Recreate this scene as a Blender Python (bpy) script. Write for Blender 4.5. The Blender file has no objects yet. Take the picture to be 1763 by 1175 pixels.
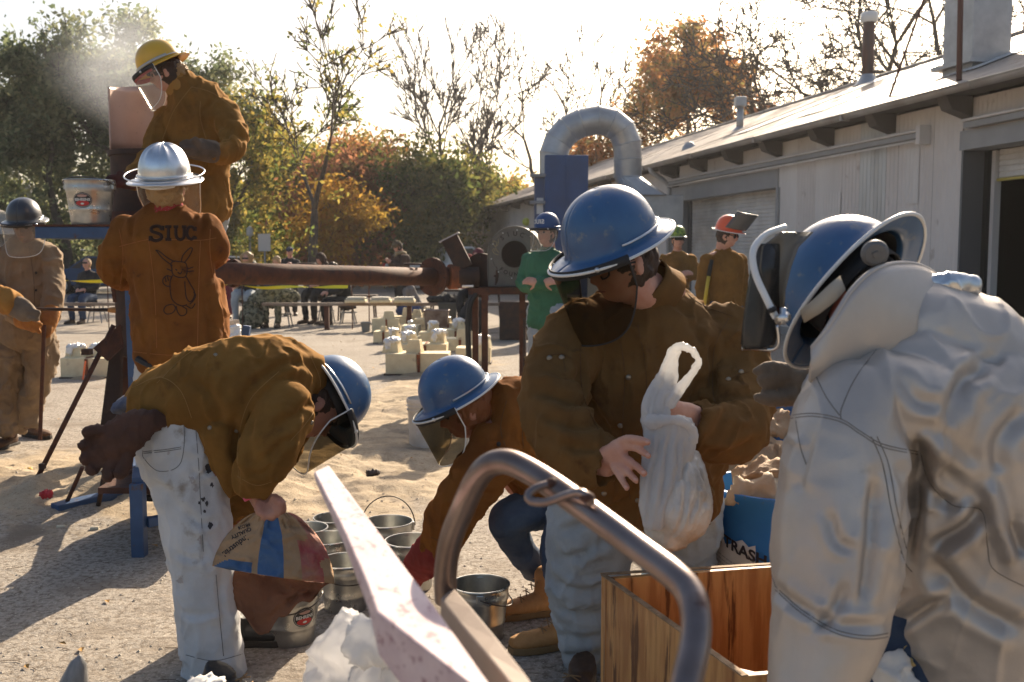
import bpy, math, random
import numpy as np
from mathutils import Vector, Matrix
from mathutils.bvhtree import BVHTree
random.seed(7); rng = np.random.default_rng(7)
C = bpy.context.scene.collection
SC = bpy.context.scene
R = math.radians
# ---------------------------------------------------------------- camera
CAM_H = 1.45; FPX = 1714.0; PITCH = math.atan(147.5/FPX)
cam_d = bpy.data.cameras.new('camera'); cam = bpy.data.objects.new('camera', cam_d); C.objects.link(cam)
cam.location = (0, 0, CAM_H); cam.rotation_euler = (R(90)-PITCH, 0, 0)
cam_d.sensor_width = 36; cam_d.lens = 35.0; cam_d.clip_start = .05; cam_d.clip_end = 2000
cam_d.dof.use_dof = True; cam_d.dof.focus_distance = 3.7; cam_d.dof.aperture_fstop = 5.6
SC.camera = cam
# ---------------------------------------------------------------- sky, sun, exposure
SUN_AZ = R(19); SUN_EL = R(28)      # azimuth clockwise from +Y
w = bpy.data.worlds.new('World'); SC.world = w; w.use_nodes = True
nt = w.node_tree; nt.nodes.clear()
sky = nt.nodes.new('ShaderNodeTexSky'); sky.sky_type = 'NISHITA'; sky.sun_disc = False
sky.sun_elevation = SUN_EL; sky.sun_rotation = SUN_AZ; sky.dust_density = 4.5; sky.air_density = 1.0; sky.ozone_density = 1.0
bg = nt.nodes.new('ShaderNodeBackground'); bg.inputs['Strength'].default_value = 0.082
wo = nt.nodes.new('ShaderNodeOutputWorld')
nt.links.new(sky.outputs[0], bg.inputs['Color']); nt.links.new(bg.outputs[0], wo.inputs['Surface'])
sun_d = bpy.data.lights.new('sun', 'SUN'); sun_d.energy = 5.0; sun_d.angle = R(.5); sun_d.color = (1, .84, .64)
sun = bpy.data.objects.new('sun', sun_d); C.objects.link(sun)
SUN_V = Vector((math.sin(SUN_AZ)*math.cos(SUN_EL), math.cos(SUN_AZ)*math.cos(SUN_EL), math.sin(SUN_EL)))
sun.rotation_euler = (-SUN_V).to_track_quat('-Z', 'Y').to_euler()
sun.location = (0, 0, 30)
SC.view_settings.view_transform = 'Standard'; SC.view_settings.look = 'None'
SC.view_settings.exposure = 1.08; SC.view_settings.gamma = 1; SC.view_settings.use_curve_mapping = False
cy = SC.cycles
cy.use_denoising = True
try: cy.denoiser = 'OPENIMAGEDENOISE'
except Exception: pass
cy.max_bounces = 7; cy.diffuse_bounces = 3; cy.glossy_bounces = 3; cy.transparent_max_bounces = 24; cy.transmission_bounces = 4
cy.volume_bounces = 0; cy.caustics_reflective = False; cy.caustics_refractive = False; cy.sample_clamp_indirect = 6
# ---------------------------------------------------------------- pixel <-> world (photo pixels, 1763x1175)
_cp, _sp = math.cos(PITCH), math.sin(PITCH)
def ray(px, py):
    a = (px-881.5)/FPX; b = (587.5-py)/FPX
    return Vector((a, _cp + b*_sp, -_sp + b*_cp))
def W(px, py, Y):
    d = ray(px, py); t = Y/d.y
    return Vector((d.x*t, Y, CAM_H + d.z*t))
def G(px, py, z=0.0):
    d = ray(px, py); t = (z-CAM_H)/d.z
    return Vector((d.x*t, d.y*t, z))
def PM(Y): return Y/FPX         # metres per photo pixel at depth Y
# ---------------------------------------------------------------- object bookkeeping
def prop(o, label=None, cat=None, group=None, kind=None):
    if label: o['label'] = label
    if cat: o['category'] = cat
    if group: o['group'] = group
    if kind: o['kind'] = kind
    return o
def thing(name, label, cat, loc=(0, 0, 0), group=None, rz=0):
    o = bpy.data.objects.new(name, None); C.objects.link(o); o.empty_display_size = .1
    o.location = loc; o.rotation_euler = (0, 0, rz)
    return prop(o, label, cat, group)
def attach(o, parent):
    if parent is not None:
        o.parent = parent
        if parent.type == 'EMPTY': o.matrix_parent_inverse = parent.matrix_basis.inverted()
    return o
def copy_tree(o, parent=None):
    c = o.copy(); C.objects.link(c)
    if parent is not None: c.parent = parent
    for ch in list(o.children): copy_tree(ch, c)
    return c
def mesh_obj(name, verts, faces, mat, parent=None, smooth=False, mats=None, midx=None):
    me = bpy.data.meshes.new(name)
    if isinstance(verts, np.ndarray): verts = verts.tolist()
    me.from_pydata(verts, [], faces); me.validate()
    for m in (mats or [mat]): me.materials.append(m)
    if midx is not None and len(midx) == len(me.polygons): me.polygons.foreach_set('material_index', midx)
    if smooth: me.polygons.foreach_set('use_smooth', [True]*len(me.polygons))
    o = bpy.data.objects.new(name, me); C.objects.link(o)
    return attach(o, parent)
def basis(t, ref=(0, 1, 0)):
    t = Vector(t).normalized(); r = Vector(ref)
    a = t.cross(r)
    if a.length < .15: a = t.cross(Vector((1, 0, 0)))
    if a.length < .15: a = t.cross(Vector((0, 0, 1)))
    a.normalize(); b = a.cross(t).normalized()
    return a, b
class MB:
    def __init__(s): s.v = []; s.f = []; s.m = []; s.cm = 0
    def add(s, vs, fs):
        n = len(s.v); s.v.extend([tuple(x) for x in vs]); s.f.extend([tuple(i+n for i in f) for f in fs]); s.m.extend([s.cm]*len(fs)); return s
    def box(s, c, size, rot=None, jit=0):
        c = Vector(c); hx, hy, hz = [q/2 for q in size]
        vs = [Vector((x*hx, y*hy, z*hz)) for x in (-1, 1) for y in (-1, 1) for z in (-1, 1)]
        if jit: vs = [q + Vector((random.uniform(-jit, jit) for _ in range(3))) for q in vs]
        if rot is not None: vs = [rot @ q for q in vs]
        return s.add([c+q for q in vs], [(0, 1, 3, 2), (4, 6, 7, 5), (0, 4, 5, 1), (2, 3, 7, 6), (0, 2, 6, 4), (1, 5, 7, 3)])
    def bar(s, a, b, wd, ht, up=(0, 0, 1)):
        a = Vector(a); b = Vector(b); t = (b-a).normalized(); x = t.cross(Vector(up))
        if x.length < 1e-3: x = t.cross(Vector((0, 1, 0)))
        x.normalize(); y = x.cross(t)
        vs = [p + x*(i*wd/2) + y*(j*ht/2) for p in (a, b) for i in (-1, 1) for j in (-1, 1)]
        return s.add(vs, [(0, 1, 3, 2), (4, 6, 7, 5), (0, 4, 5, 1), (2, 3, 7, 6), (0, 2, 6, 4), (1, 5, 7, 3)])
    def tube(s, pts, r, seg=8, caps=True, closed=False):
        pts = [Vector(p) for p in pts]; n = len(pts)
        rr = r if isinstance(r, (list, tuple)) else [r]*n
        vs = []; a = None
        for i, p in enumerate(pts):
            if closed: t = pts[(i+1) % n]-pts[i-1]
            else: t = pts[min(i+1, n-1)]-pts[max(i-1, 0)]
            t.normalize()
            if a is None: a, b = basis(t)
            else:
                a = a - t*a.dot(t); a.normalize(); b = a.cross(t)
            for k in range(seg):
                th = 2*math.pi*k/seg; vs.append(p + a*(math.cos(th)*rr[i]) + b*(math.sin(th)*rr[i]))
        fs = []
        m = n if closed else n-1
        for i in range(m):
            j = (i+1) % n
            for k in range(seg):
                k2 = (k+1) % seg; fs.append((i*seg+k, j*seg+k, j*seg+k2, i*seg+k2))
        if caps and not closed: fs.append(tuple(range(seg))); fs.append(tuple((n-1)*seg+k for k in range(seg-1, -1, -1)))
        return s.add(vs, fs)
    def lathe(s, prof, seg=24, M=None, caps=False):
        vs = []; fs = []; n = len(prof)
        for (r, z) in prof:
            for k in range(seg):
                th = 2*math.pi*k/seg; q = Vector((r*math.cos(th), r*math.sin(th), z)); vs.append(M @ q if M else q)
        for i in range(n-1):
            for k in range(seg):
                k2 = (k+1) % seg; fs.append((i*seg+k, i*seg+k2, (i+1)*seg+k2, (i+1)*seg+k))
        if caps: fs.append(tuple(range(seg-1, -1, -1))); fs.append(tuple((n-1)*seg+k for k in range(seg)))
        return s.add(vs, fs)
    def poly(s, pts): return s.add(pts, [tuple(range(len(pts)))])
    def prism(s, pts, d):
        n = len(pts); d = Vector(d); pts = [Vector(p) for p in pts]
        return s.add(pts+[p+d for p in pts], [tuple(range(n-1, -1, -1)), tuple(range(n, 2*n))]+[(i, (i+1) % n, n+(i+1) % n, n+i) for i in range(n)])
    def grid(s, rows):
        n = len(rows); m = len(rows[0])
        return s.add([p for r in rows for p in r], [(i*m+j, i*m+j+1, (i+1)*m+j+1, (i+1)*m+j) for i in range(n-1) for j in range(m-1)])
    def build(s, name, mat, parent=None, smooth=False, bevel=0, mats=None, solid=0):
        o = mesh_obj(name, s.v, s.f, mat, parent, smooth, mats, s.m if mats else None)
        if solid:
            md = o.modifiers.new('s', 'SOLIDIFY'); md.thickness = solid; md.offset = 0
        if bevel:
            md = o.modifiers.new('b', 'BEVEL'); md.width = bevel; md.segments = 2; md.limit_method = 'ANGLE'
        return o
def smooth_auto(o, ang=35):
    me = o.data; me.polygons.foreach_set('use_smooth', [True]*len(me.polygons))
    try: me.set_sharp_from_angle(angle=R(ang))
    except Exception: pass
    return o
def spline(pts, n=8, closed=False):
    P = [Vector(p) for p in pts]; out = []; m = len(P)
    for i in range(m if closed else m-1):
        if closed: p0, p1, p2, p3 = P[i-1], P[i], P[(i+1) % m], P[(i+2) % m]
        else: p0, p1, p2, p3 = P[max(i-1, 0)], P[i], P[i+1], P[min(i+2, m-1)]
        for k in range(n):
            t = k/n; out.append(.5*((2*p1) + (p2-p0)*t + (2*p0-5*p1+4*p2-p3)*t*t + (3*p1-p0-3*p2+p3)*t**3))
    if not closed: out.append(P[-1])
    return out
# ---------------------------------------------------------------- numpy noise
def _h(ix, iy, iz, s):
    n = (ix*374761393 + iy*668265263 + iz*2147483647 + s*1274126177) & 0xffffffff
    n = ((n ^ (n >> 13))*1274126177) & 0xffffffff
    n = ((n ^ (n >> 16))*2246822519) & 0xffffffff
    return ((n ^ (n >> 15)) & 0xffff)/32767.5 - 1.0
def vn(P, s=0):
    P = np.asarray(P, dtype=float); I = np.floor(P).astype(np.int64); f = P-I; f = f*f*f*(f*(f*6-15)+10)
    r = 0
    for dx in (0, 1):
        for dy in (0, 1):
            for dz in (0, 1):
                wgt = (f[..., 0] if dx else 1-f[..., 0])*(f[..., 1] if dy else 1-f[..., 1])*(f[..., 2] if dz else 1-f[..., 2])
                r = r + wgt*_h(I[..., 0]+dx, I[..., 1]+dy, I[..., 2]+dz, s)
    return r
def fbm(P, s=0, o=3):
    r = 0; a = 1; P = np.asarray(P, dtype=float)
    for i in range(o): r = r + a*vn(P, s+i*17); P = P*2.03; a *= .5
    return r
def ridge(P, s=0):
    Q = np.asarray(P, dtype=float) + .55*np.stack([vn(P*.9, s+3), vn(P*.9, s+5), vn(P*.9, s+9)], -1)
    return (1-np.abs(vn(Q, s))*2.2)
# ---------------------------------------------------------------- materials
MATS = {}
def M(name, col=(.5, .5, .5), rough=.6, metal=0., c2=None, vs=4., vlo=.35, vhi=.65, bs=0., bst=.3, bdist=.01, sheen=0., trans=None, spec=.5, c3=None, v3s=20., v3=(.6, .7), vdet=6., stretch=None, coat=0, rvar=0., hue=None, detail_bump=None):
    if name in MATS: return MATS[name]
    m = bpy.data.materials.new(name); m.use_nodes = True; MATS[name] = m
    nt = m.node_tree; p = nt.nodes['Principled BSDF']; L = nt.links
    p.inputs['Base Color'].default_value = (*col, 1); p.inputs['Roughness'].default_value = rough; p.inputs['Metallic'].default_value = metal
    p.inputs['Specular IOR Level'].default_value = spec
    if sheen: p.inputs['Sheen Weight'].default_value = sheen; p.inputs['Sheen Tint'].default_value = (min(col[0]*3, 1), min(col[1]*3, 1), min(col[2]*3, 1), 1); p.inputs['Sheen Roughness'].default_value = .5
    if coat: p.inputs['Coat Weight'].default_value = coat; p.inputs['Coat Roughness'].default_value = .12
    tc = nt.nodes.new('ShaderNodeTexCoord'); vec = tc.outputs['Object']
    if stretch:
        mp = nt.nodes.new('ShaderNodeMapping'); mp.inputs['Scale'].default_value = stretch; L.new(vec, mp.inputs[0]); vec = mp.outputs[0]
    def noise(sc, det=vdet):
        n = nt.nodes.new('ShaderNodeTexNoise'); n.inputs['Scale'].default_value = sc; n.inputs['Detail'].default_value = det; n.inputs['Roughness'].default_value = .6
        L.new(vec, n.inputs['Vector']); return n.outputs['Fac']
    def ramp(fac, lo, hi):
        r = nt.nodes.new('ShaderNodeMapRange'); r.inputs[1].default_value = lo; r.inputs[2].default_value = hi; r.clamp = True; L.new(fac, r.inputs[0]); return r.outputs[0]
    cur = None
    if c2 is not None:
        f = ramp(noise(vs), vlo, vhi); mx = nt.nodes.new('ShaderNodeMix'); mx.data_type = 'RGBA'
        mx.inputs[6].default_value = (*col, 1); mx.inputs[7].default_value = (*c2, 1); L.new(f, mx.inputs[0]); cur = mx.outputs[2]
        if rvar:
            rr = nt.nodes.new('ShaderNodeMapRange'); rr.inputs[3].default_value = rough-rvar; rr.inputs[4].default_value = rough+rvar; L.new(f, rr.inputs[0]); L.new(rr.outputs[0], p.inputs['Roughness'])
    if c3 is not None:
        f = ramp(noise(v3s), *v3); mx = nt.nodes.new('ShaderNodeMix'); mx.data_type = 'RGBA'
        if cur is None: mx.inputs[6].default_value = (*col, 1)
        else: L.new(cur, mx.inputs[6])
        mx.inputs[7].default_value = (*c3, 1); L.new(f, mx.inputs[0]); cur = mx.outputs[2]
    if cur is not None: L.new(cur, p.inputs['Base Color'])
    if bs:
        b = nt.nodes.new('ShaderNodeBump'); b.inputs['Strength'].default_value = bst; b.inputs['Distance'].default_value = bdist
        L.new(noise(bs, 5), b.inputs['Height'])
        if detail_bump:
            b2 = nt.nodes.new('ShaderNodeBump'); b2.inputs['Strength'].default_value = detail_bump[1]; b2.inputs['Distance'].default_value = detail_bump[2]
            L.new(noise(detail_bump[0], 2), b2.inputs['Height']); L.new(b.outputs[0], b2.inputs['Normal']); L.new(b2.outputs[0], p.inputs['Normal'])
        else: L.new(b.outputs[0], p.inputs['Normal'])
    if trans:      # thin see-through sheet: (transparency, tint)
        tr = nt.nodes.new('ShaderNodeBsdfTransparent'); tr.inputs[0].default_value = (*trans[1], 1)
        ms = nt.nodes.new('ShaderNodeMixShader'); ms.inputs[0].default_value = trans[0]
        out = nt.nodes['Material Output']; L.new(p.outputs[0], ms.inputs[1]); L.new(tr.outputs[0], ms.inputs[2]); L.new(ms.outputs[0], out.inputs['Surface'])
    return m
def leafmat(name, c1, c2, c3, tl=.6):
    c1, c2, c3 = [tuple(min(.8, q*1.35) for q in c) for c in (c1, c2, c3)]
    if name in MATS: return MATS[name]
    m = bpy.data.materials.new(name); m.use_nodes = True; MATS[name] = m; nt = m.node_tree; nt.nodes.clear(); L = nt.links
    g = nt.nodes.new('ShaderNodeNewGeometry'); tc = nt.nodes.new('ShaderNodeTexCoord')
    n = nt.nodes.new('ShaderNodeTexNoise'); n.inputs['Scale'].default_value = .55; n.inputs['Detail'].default_value = 3; L.new(tc.outputs['Object'], n.inputs['Vector'])
    ad = nt.nodes.new('ShaderNodeMath'); ad.operation = 'MULTIPLY_ADD'; ad.inputs[1].default_value = .35; L.new(g.outputs['Random Per Island'], ad.inputs[0]); 
    sb = nt.nodes.new('ShaderNodeMath'); sb.operation = 'SUBTRACT'; sb.inputs[1].default_value = .17; L.new(n.outputs['Fac'], sb.inputs[0]); L.new(sb.outputs[0], ad.inputs[2])
    cr = nt.nodes.new('ShaderNodeValToRGB'); e = cr.color_ramp.elements; e[0].position = .36; e[0].color = (*c1, 1); e[1].position = .66; e[1].color = (*c3, 1)
    k = e.new(.5); k.color = (*c2, 1); L.new(ad.outputs[0], cr.inputs[0])
    d = nt.nodes.new('ShaderNodeBsdfDiffuse'); t = nt.nodes.new('ShaderNodeBsdfTranslucent'); mx = nt.nodes.new('ShaderNodeMixShader'); mx.inputs[0].default_value = tl
    o = nt.nodes.new('ShaderNodeOutputMaterial'); L.new(cr.outputs[0], d.inputs[0]); L.new(cr.outputs[0], t.inputs[0]); L.new(d.outputs[0], mx.inputs[1]); L.new(t.outputs[0], mx.inputs[2]); L.new(mx.outputs[0], o.inputs[0])
    return m
suede = M('suede', (.215, .108, .026), .95, c2=(.155, .075, .018), vs=7, vlo=.4, vhi=.65, c3=(.11, .05, .015), v3s=13, v3=(.60, .76), bs=14, bst=.35, bdist=.012, sheen=.4, spec=.15, detail_bump=(350, .25, .001))
suede_r = M('suede_red', (.22, .085, .017), .95, c2=(.14, .048, .011), vs=5, c3=(.07, .028, .012), v3s=13, v3=(.62, .74), bs=12, bst=.3, bdist=.012, sheen=.2, spec=.15, detail_bump=(350, .2, .001))
suede_d = M('suede_dark', (.165, .088, .030), .95, c2=(.12, .063, .022), vs=6, c3=(.07, .034, .014), v3s=15, v3=(.60, .76), bs=13, bst=.35, bdist=.012, sheen=.2, spec=.15, detail_bump=(350, .25, .001))
stitch = M('stitching', (.10, .05, .015), .9)
tan_cloth = M('tan_cloth', (.27, .19, .115), .9, c2=(.18, .12, .07), vs=5, bs=10, bst=.5, bdist=.02, sheen=.1)
denim_l = M('denim_light', (.60, .61, .62), .9, c2=(.48, .49, .50), vs=6, bs=12, bst=.4, bdist=.012, c3=(.30, .26, .22), v3s=7, v3=(.62, .72), spec=.2, detail_bump=(500, .3, .001))
denim_m = M('denim_mid', (.28, .32, .36), .9, c2=(.40, .44, .47), vs=5, bs=9, bst=.6, bdist=.02, c3=(.22, .22, .22), v3s=6, v3=(.6, .75), spec=.2, detail_bump=(500, .3, .001))
denim_d = M('denim_dark', (.035, .055, .10), .9, c2=(.07, .10, .16), vs=6, bs=10, bst=.5, bdist=.015, spec=.2)
black_cloth = M('black_cloth', (.015, .015, .018), .9, c2=(.03, .03, .03), bs=12, bst=.4)
navy_cloth = M('navy_cloth', (.02, .03, .07), .9, bs=12, bst=.4)
grey_cloth = M('grey_cloth', (.18, .18, .18), .9, bs=12, bst=.4)
red_cloth = M('red_cloth', (.28, .02, .02), .9, bs=12, bst=.4)
maroon_cloth = M('maroon_cloth', (.12, .015, .03), .9, bs=12, bst=.4)
brown_cloth = M('brown_cloth', (.06, .035, .025), .9, bs=12, bst=.4)
green_cloth = M('green_cloth', (.035, .16, .085), .8, c2=(.02, .10, .05), vs=4, bs=8, bst=.5, bdist=.02)
camo_cloth = M('camo_cloth', (.20, .19, .12), .9, c2=(.05, .05, .03), vs=14, vlo=.48, vhi=.52, c3=(.30, .26, .18), v3s=10, v3=(.6, .62))
skin = M('skin', (.50, .25, .17), .5, c2=(.42, .18, .12), vs=18, bs=60, bst=.15, bdist=.002)
skin_p = M('skin_pale', (.60, .34, .25), .5, c2=(.52, .25, .18), vs=18, bs=60, bst=.15, bdist=.002)
hair_b = M('hair_brown', (.045, .022, .012), .55, bs=90, bst=.9, bdist=.01, stretch=(1, 1, .15))
hair_r = M('hair_ginger', (.25, .09, .03), .55, bs=90, bst=.9, bdist=.01, stretch=(1, 1, .15))
hair_y = M('hair_fair', (.40, .25, .11), .55, bs=90, bst=.9, bdist=.01)
glove_br = M('glove_brown', (.06, .028, .018), .9, c2=(.10, .045, .028), vs=12, bs=25, bst=.4, sheen=.15)
glove_red = M('glove_red', (.22, .022, .018), .9, c2=(.14, .015, .012), vs=10, bs=20, bst=.4, sheen=.15)
glove_tan = M('glove_tan', (.22, .16, .11), .9, c2=(.14, .10, .07), vs=10, bs=25, bst=.5, sheen=.15)
glove_or = M('glove_orange', (.40, .17, .035), .9, c2=(.28, .11, .03), vs=10, bs=25, bst=.5, sheen=.15)
helm_blue = M('helmet_blue', (.03, .095, .215), .42, c2=(.04, .125, .27), vs=9, c3=(.16, .19, .22), v3s=26, v3=(.58, .70), bs=7, bst=.2, bdist=.01, coat=.2, rvar=.1)
helm_black = M('helmet_black', (.03, .033, .04), .35, coat=.4)
helm_yellow = M('helmet_yellow', (.72, .42, .02), .35, c2=(.62, .36, .03), vs=8, coat=.3)
helm_orange = M('helmet_orange', (.85, .12, .03), .35, coat=.3)
helm_green = M('helmet_green', (.25, .35, .03), .4, c2=(.08, .14, .03), vs=25, vlo=.48, vhi=.52)
alu = M('aluminium', (.78, .78, .78), .28, 1., c2=(.6, .6, .6), vs=10, bs=20, bst=.1)
edge_white = M('edge_trim', (.72, .72, .70), .4)
liner = M('helmet_liner', (.02, .02, .022), .7)
visor_tint = M('visor_tinted', (.03, .027, .022), .22, trans=(.93, (.69, .65, .57)), spec=.5)
visor_clear = M('visor_clear', (.6, .57, .52), .15, trans=(.88, (.93, .92, .90)), spec=.8)
visor_dark = M('visor_dark', (.025, .024, .022), .2, trans=(.12, (.2, .2, .2)), c2=(.045, .042, .04), vs=12)
galv = M('galvanised_steel', (.52, .52, .50), .33, .95, c2=(.36, .36, .35), vs=16, vlo=.3, vhi=.7, rvar=.1, bs=30, bst=.08)
galv_l = M('galvanised_duct', (.50, .50, .49), .5, .75, c2=(.38, .38, .38), vs=3, vlo=.3, vhi=.7, rvar=.08)
rust = M('rusty_steel', (.07, .032, .022), .8, c2=(.12, .05, .03), vs=8, c3=(.05, .03, .028), v3s=20, v3=(.5, .7), bs=40, bst=.5, bdist=.006, spec=.3)
rust_d = M('rusty_dark', (.035, .022, .018), .8, c2=(.07, .035, .022), vs=10, bs=30, bst=.5, bdist=.006)
rust_or = M('rusty_orange', (.30, .09, .03), .85, c2=(.14, .05, .025), vs=12, bs=40, bst=.5, bdist=.006)
blue_paint = M('blue_painted_steel', (.045, .095, .20), .55, c2=(.03, .065, .14), vs=7, c3=(.10, .05, .03), v3s=11, v3=(.6, .68), bs=25, bst=.3, bdist=.004)
leather_b = M('boot_leather', (.46, .23, .08), .75, c2=(.36, .17, .055), vs=14, bs=30, bst=.3, sheen=.1)
leather_d = M('boot_dark', (.045, .025, .015), .6, c2=(.10, .055, .03), vs=10)
sole = M('boot_sole', (.20, .12, .05), .8)
white_pl = M('white_plastic', (.68, .64, .58), .5, c2=(.55, .5, .43), vs=8)
def filmmat(name, col, tl, tr, bs=14, bst=1.):
    m = bpy.data.materials.new(name); m.use_nodes = True; MATS[name] = m; nt = m.node_tree; L = nt.links; p = nt.nodes['Principled BSDF']; p.inputs['Base Color'].default_value = (*col, 1); p.inputs['Roughness'].default_value = .25
    n = nt.nodes.new('ShaderNodeTexNoise'); n.inputs['Scale'].default_value = bs; n.inputs['Detail'].default_value = 5; tc = nt.nodes.new('ShaderNodeTexCoord'); L.new(tc.outputs['Object'], n.inputs['Vector'])
    b = nt.nodes.new('ShaderNodeBump'); b.inputs['Strength'].default_value = bst; b.inputs['Distance'].default_value = .012; L.new(n.outputs['Fac'], b.inputs['Height']); L.new(b.outputs[0], p.inputs['Normal'])
    t = nt.nodes.new('ShaderNodeBsdfTranslucent'); t.inputs[0].default_value = (*col, 1); q = nt.nodes.new('ShaderNodeBsdfTransparent'); x = nt.nodes.new('ShaderNodeMixShader'); x.inputs[0].default_value = tl; y = nt.nodes.new('ShaderNodeMixShader'); y.inputs[0].default_value = tr
    o = nt.nodes['Material Output']; L.new(p.outputs[0], x.inputs[1]); L.new(t.outputs[0], x.inputs[2]); L.new(x.outputs[0], y.inputs[1]); L.new(q.outputs[0], y.inputs[2]); L.new(y.outputs[0], o.inputs['Surface']); return m
bag_white = filmmat('bag_film', (.76, .75, .74), .45, .14)
plaster = M('cream_sand', (.80, .69, .46), .9, c2=(.70, .58, .36), vs=9, bs=90, bst=.35, bdist=.004, c3=(.40, .30, .18), v3s=5, v3=(.62, .74))
foil = M('white_foil', (.85, .84, .82), .35, .3, bs=35, bst=1., bdist=.02)
dark_hole = M('dark_inside', (.01, .01, .01), .9)
rubber = M('black_rubber', (.015, .015, .015), .6)
brass = M('snap_metal', (.25, .22, .18), .4, .8)
# ================================================================ organic shapes
def limb(st, seg=18, step=.014, fold=0., ff=(16., 1.6), seed=0, ref=(0, 1, 0), cuff=0., rnd=True):
    """closed tube through stations (point, radius a, radius b); a is across the view, b along ref"""
    P = np.array([tuple(s[0]) for s in st], float); A = np.array([s[1] for s in st], float); B = np.array([(s[2] if len(s) > 2 else s[1]) for s in st], float)
    D = np.c_[P, A, B]; m = len(D); out = []
    for i in range(m-1):
        L = np.linalg.norm(P[i+1]-P[i]); n = max(2, int(L/step))
        p0, p1, p2, p3 = D[max(i-1, 0)], D[i], D[i+1], D[min(i+2, m-1)]
        for k in range(n):
            t = k/n; out.append(.5*((2*p1)+(p2-p0)*t+(2*p0-5*p1+4*p2-p3)*t*t+(3*p1-p0-3*p2+p3)*t**3))
    out.append(D[-1]); D = np.array(out)
    T = np.gradient(D[:, :3], axis=0); T /= np.linalg.norm(T, axis=1)[:, None]+1e-9
    rings = []; s = 0; th = np.linspace(0, 2*np.pi, seg, endpoint=False)
    def ring(p, a, b, ra, rb, s, k=1.):
        q = np.c_[np.cos(th)*ra, np.sin(th)*rb]
        if fold:
            c = np.c_[np.full(seg, s*ff[0]), np.cos(th)*ff[1]+7, np.sin(th)*ff[1]+3]
            q *= (1+fold*k*ridge(c, seed))[:, None]
        return p+q[:, :1]*a+q[:, 1:]*b
    ca = None; N = len(D)
    for i in range(N):
        t = T[i]; a = np.cross(t, ref)
        if np.linalg.norm(a) < .25 and ca is not None: a = ca - t*np.dot(ca, t)
        elif np.linalg.norm(a) < .1: a = np.cross(t, (1, 0, 0))
        a /= np.linalg.norm(a)+1e-9
        if ca is not None and np.dot(a, ca) < 0: a = -a
        ca = a; b = np.cross(a, t)
        if i: s += np.linalg.norm(D[i, :3]-D[i-1, :3])
        if i == 0 and rnd:
            for q in (80, 55, 28):
                c = math.cos(R(q)); h = math.sin(R(q))*min(D[0, 3], D[0, 4])*.8; rings.append(ring(D[0, :3]-t*h, a, b, D[0, 3]*c, D[0, 4]*c, 0, 0))
        rings.append(ring(D[i, :3], a, b, D[i, 3], D[i, 4], s))
        if i == N-1:
            if cuff:
                for (dz, k) in ((.006, 1.), (.004, 1-.008/D[i, 3]), (-cuff, .74)): rings.append(ring(D[i, :3]+t*dz, a, b, D[i, 3]*k, D[i, 4]*k, s, 0))
            elif rnd:
                for q in (28, 55, 80):
                    c = math.cos(R(q)); h = math.sin(R(q))*min(D[i, 3], D[i, 4])*.8; rings.append(ring(D[i, :3]+t*h, a, b, D[i, 3]*c, D[i, 4]*c, s, 0))
    V = np.concatenate(rings); n = len(rings); F = []
    for i in range(n-1):
        for k in range(seg):
            k2 = (k+1) % seg; F.append((i*seg+k, (i+1)*seg+k, (i+1)*seg+k2, i*seg+k2))
    F.append(tuple(range(seg))); F.append(tuple((n-1)*seg+k for k in range(seg-1, -1, -1)))
    return V, F
def ell(c, r, X=(1, 0, 0), Y=(0, 1, 0), Z=(0, 0, 1), seg=20):
    vs = []; n = seg//2
    for i in range(n+1):
        ph = math.pi*i/n
        for k in range(seg):
            th = 2*math.pi*k/seg; vs.append((math.sin(ph)*math.cos(th), math.sin(ph)*math.sin(th), math.cos(ph)))
    V = np.array(vs)*np.array(r); V = np.array(c)+V@np.array([X, Y, Z], float)
    F = [(i*seg+k, (i+1)*seg+k, (i+1)*seg+(k+1) % seg, i*seg+(k+1) % seg) for i in range(n) for k in range(seg)]
    return V, F
def normals(V, F):
    pass
def fuse(name, prims, mat, parent, voxel=.008, smooth=3, disp=None, sf=.5, keep=None, adapt=0.):
    V = []; F = []; n = 0
    for v, f in prims:
        V.append(v); F.extend([tuple(i+n for i in q) for q in f]); n += len(v)
    me = bpy.data.meshes.new('tmp'); me.from_pydata(np.concatenate(V).tolist(), [], F)
    o = bpy.data.objects.new('tmp', me); C.objects.link(o)
    md = o.modifiers.new('r', 'REMESH'); md.mode = 'VOXEL'; md.voxel_size = voxel; md.adaptivity = adapt
    if smooth: ms = o.modifiers.new('s', 'SMOOTH'); ms.iterations = smooth; ms.factor = sf
    dg = bpy.context.evaluated_depsgraph_get(); dg.update(); me2 = bpy.data.meshes.new_from_object(o.evaluated_get(dg))
    bpy.data.objects.remove(o); bpy.data.meshes.remove(me)
    N = len(me2.vertices)
    if disp is not None and N:
        co = np.empty(N*3); me2.vertices.foreach_get('co', co); co = co.reshape(-1, 3)
        no = np.empty(N*3); me2.vertices.foreach_get('normal', no); no = no.reshape(-1, 3)
        co = co + no*disp(co, no)[:, None]
        me2.vertices.foreach_set('co', co.ravel()); me2.update()
    me2.name = name; me2.materials.clear(); me2.materials.append(mat)
    me2.polygons.foreach_set('use_smooth', [True]*len(me2.polygons))
    o2 = bpy.data.objects.new(name, me2); C.objects.link(o2)
    return attach(o2, parent)
def to_px(co):
    d = co-np.array([0, 0, CAM_H]); zc = d[:, 1]*_cp-d[:, 2]*_sp; yc = d[:, 1]*_sp+d[:, 2]*_cp
    return np.stack([881.5+FPX*d[:, 0]/zc, 587.5-FPX*yc/zc], -1), d
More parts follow.
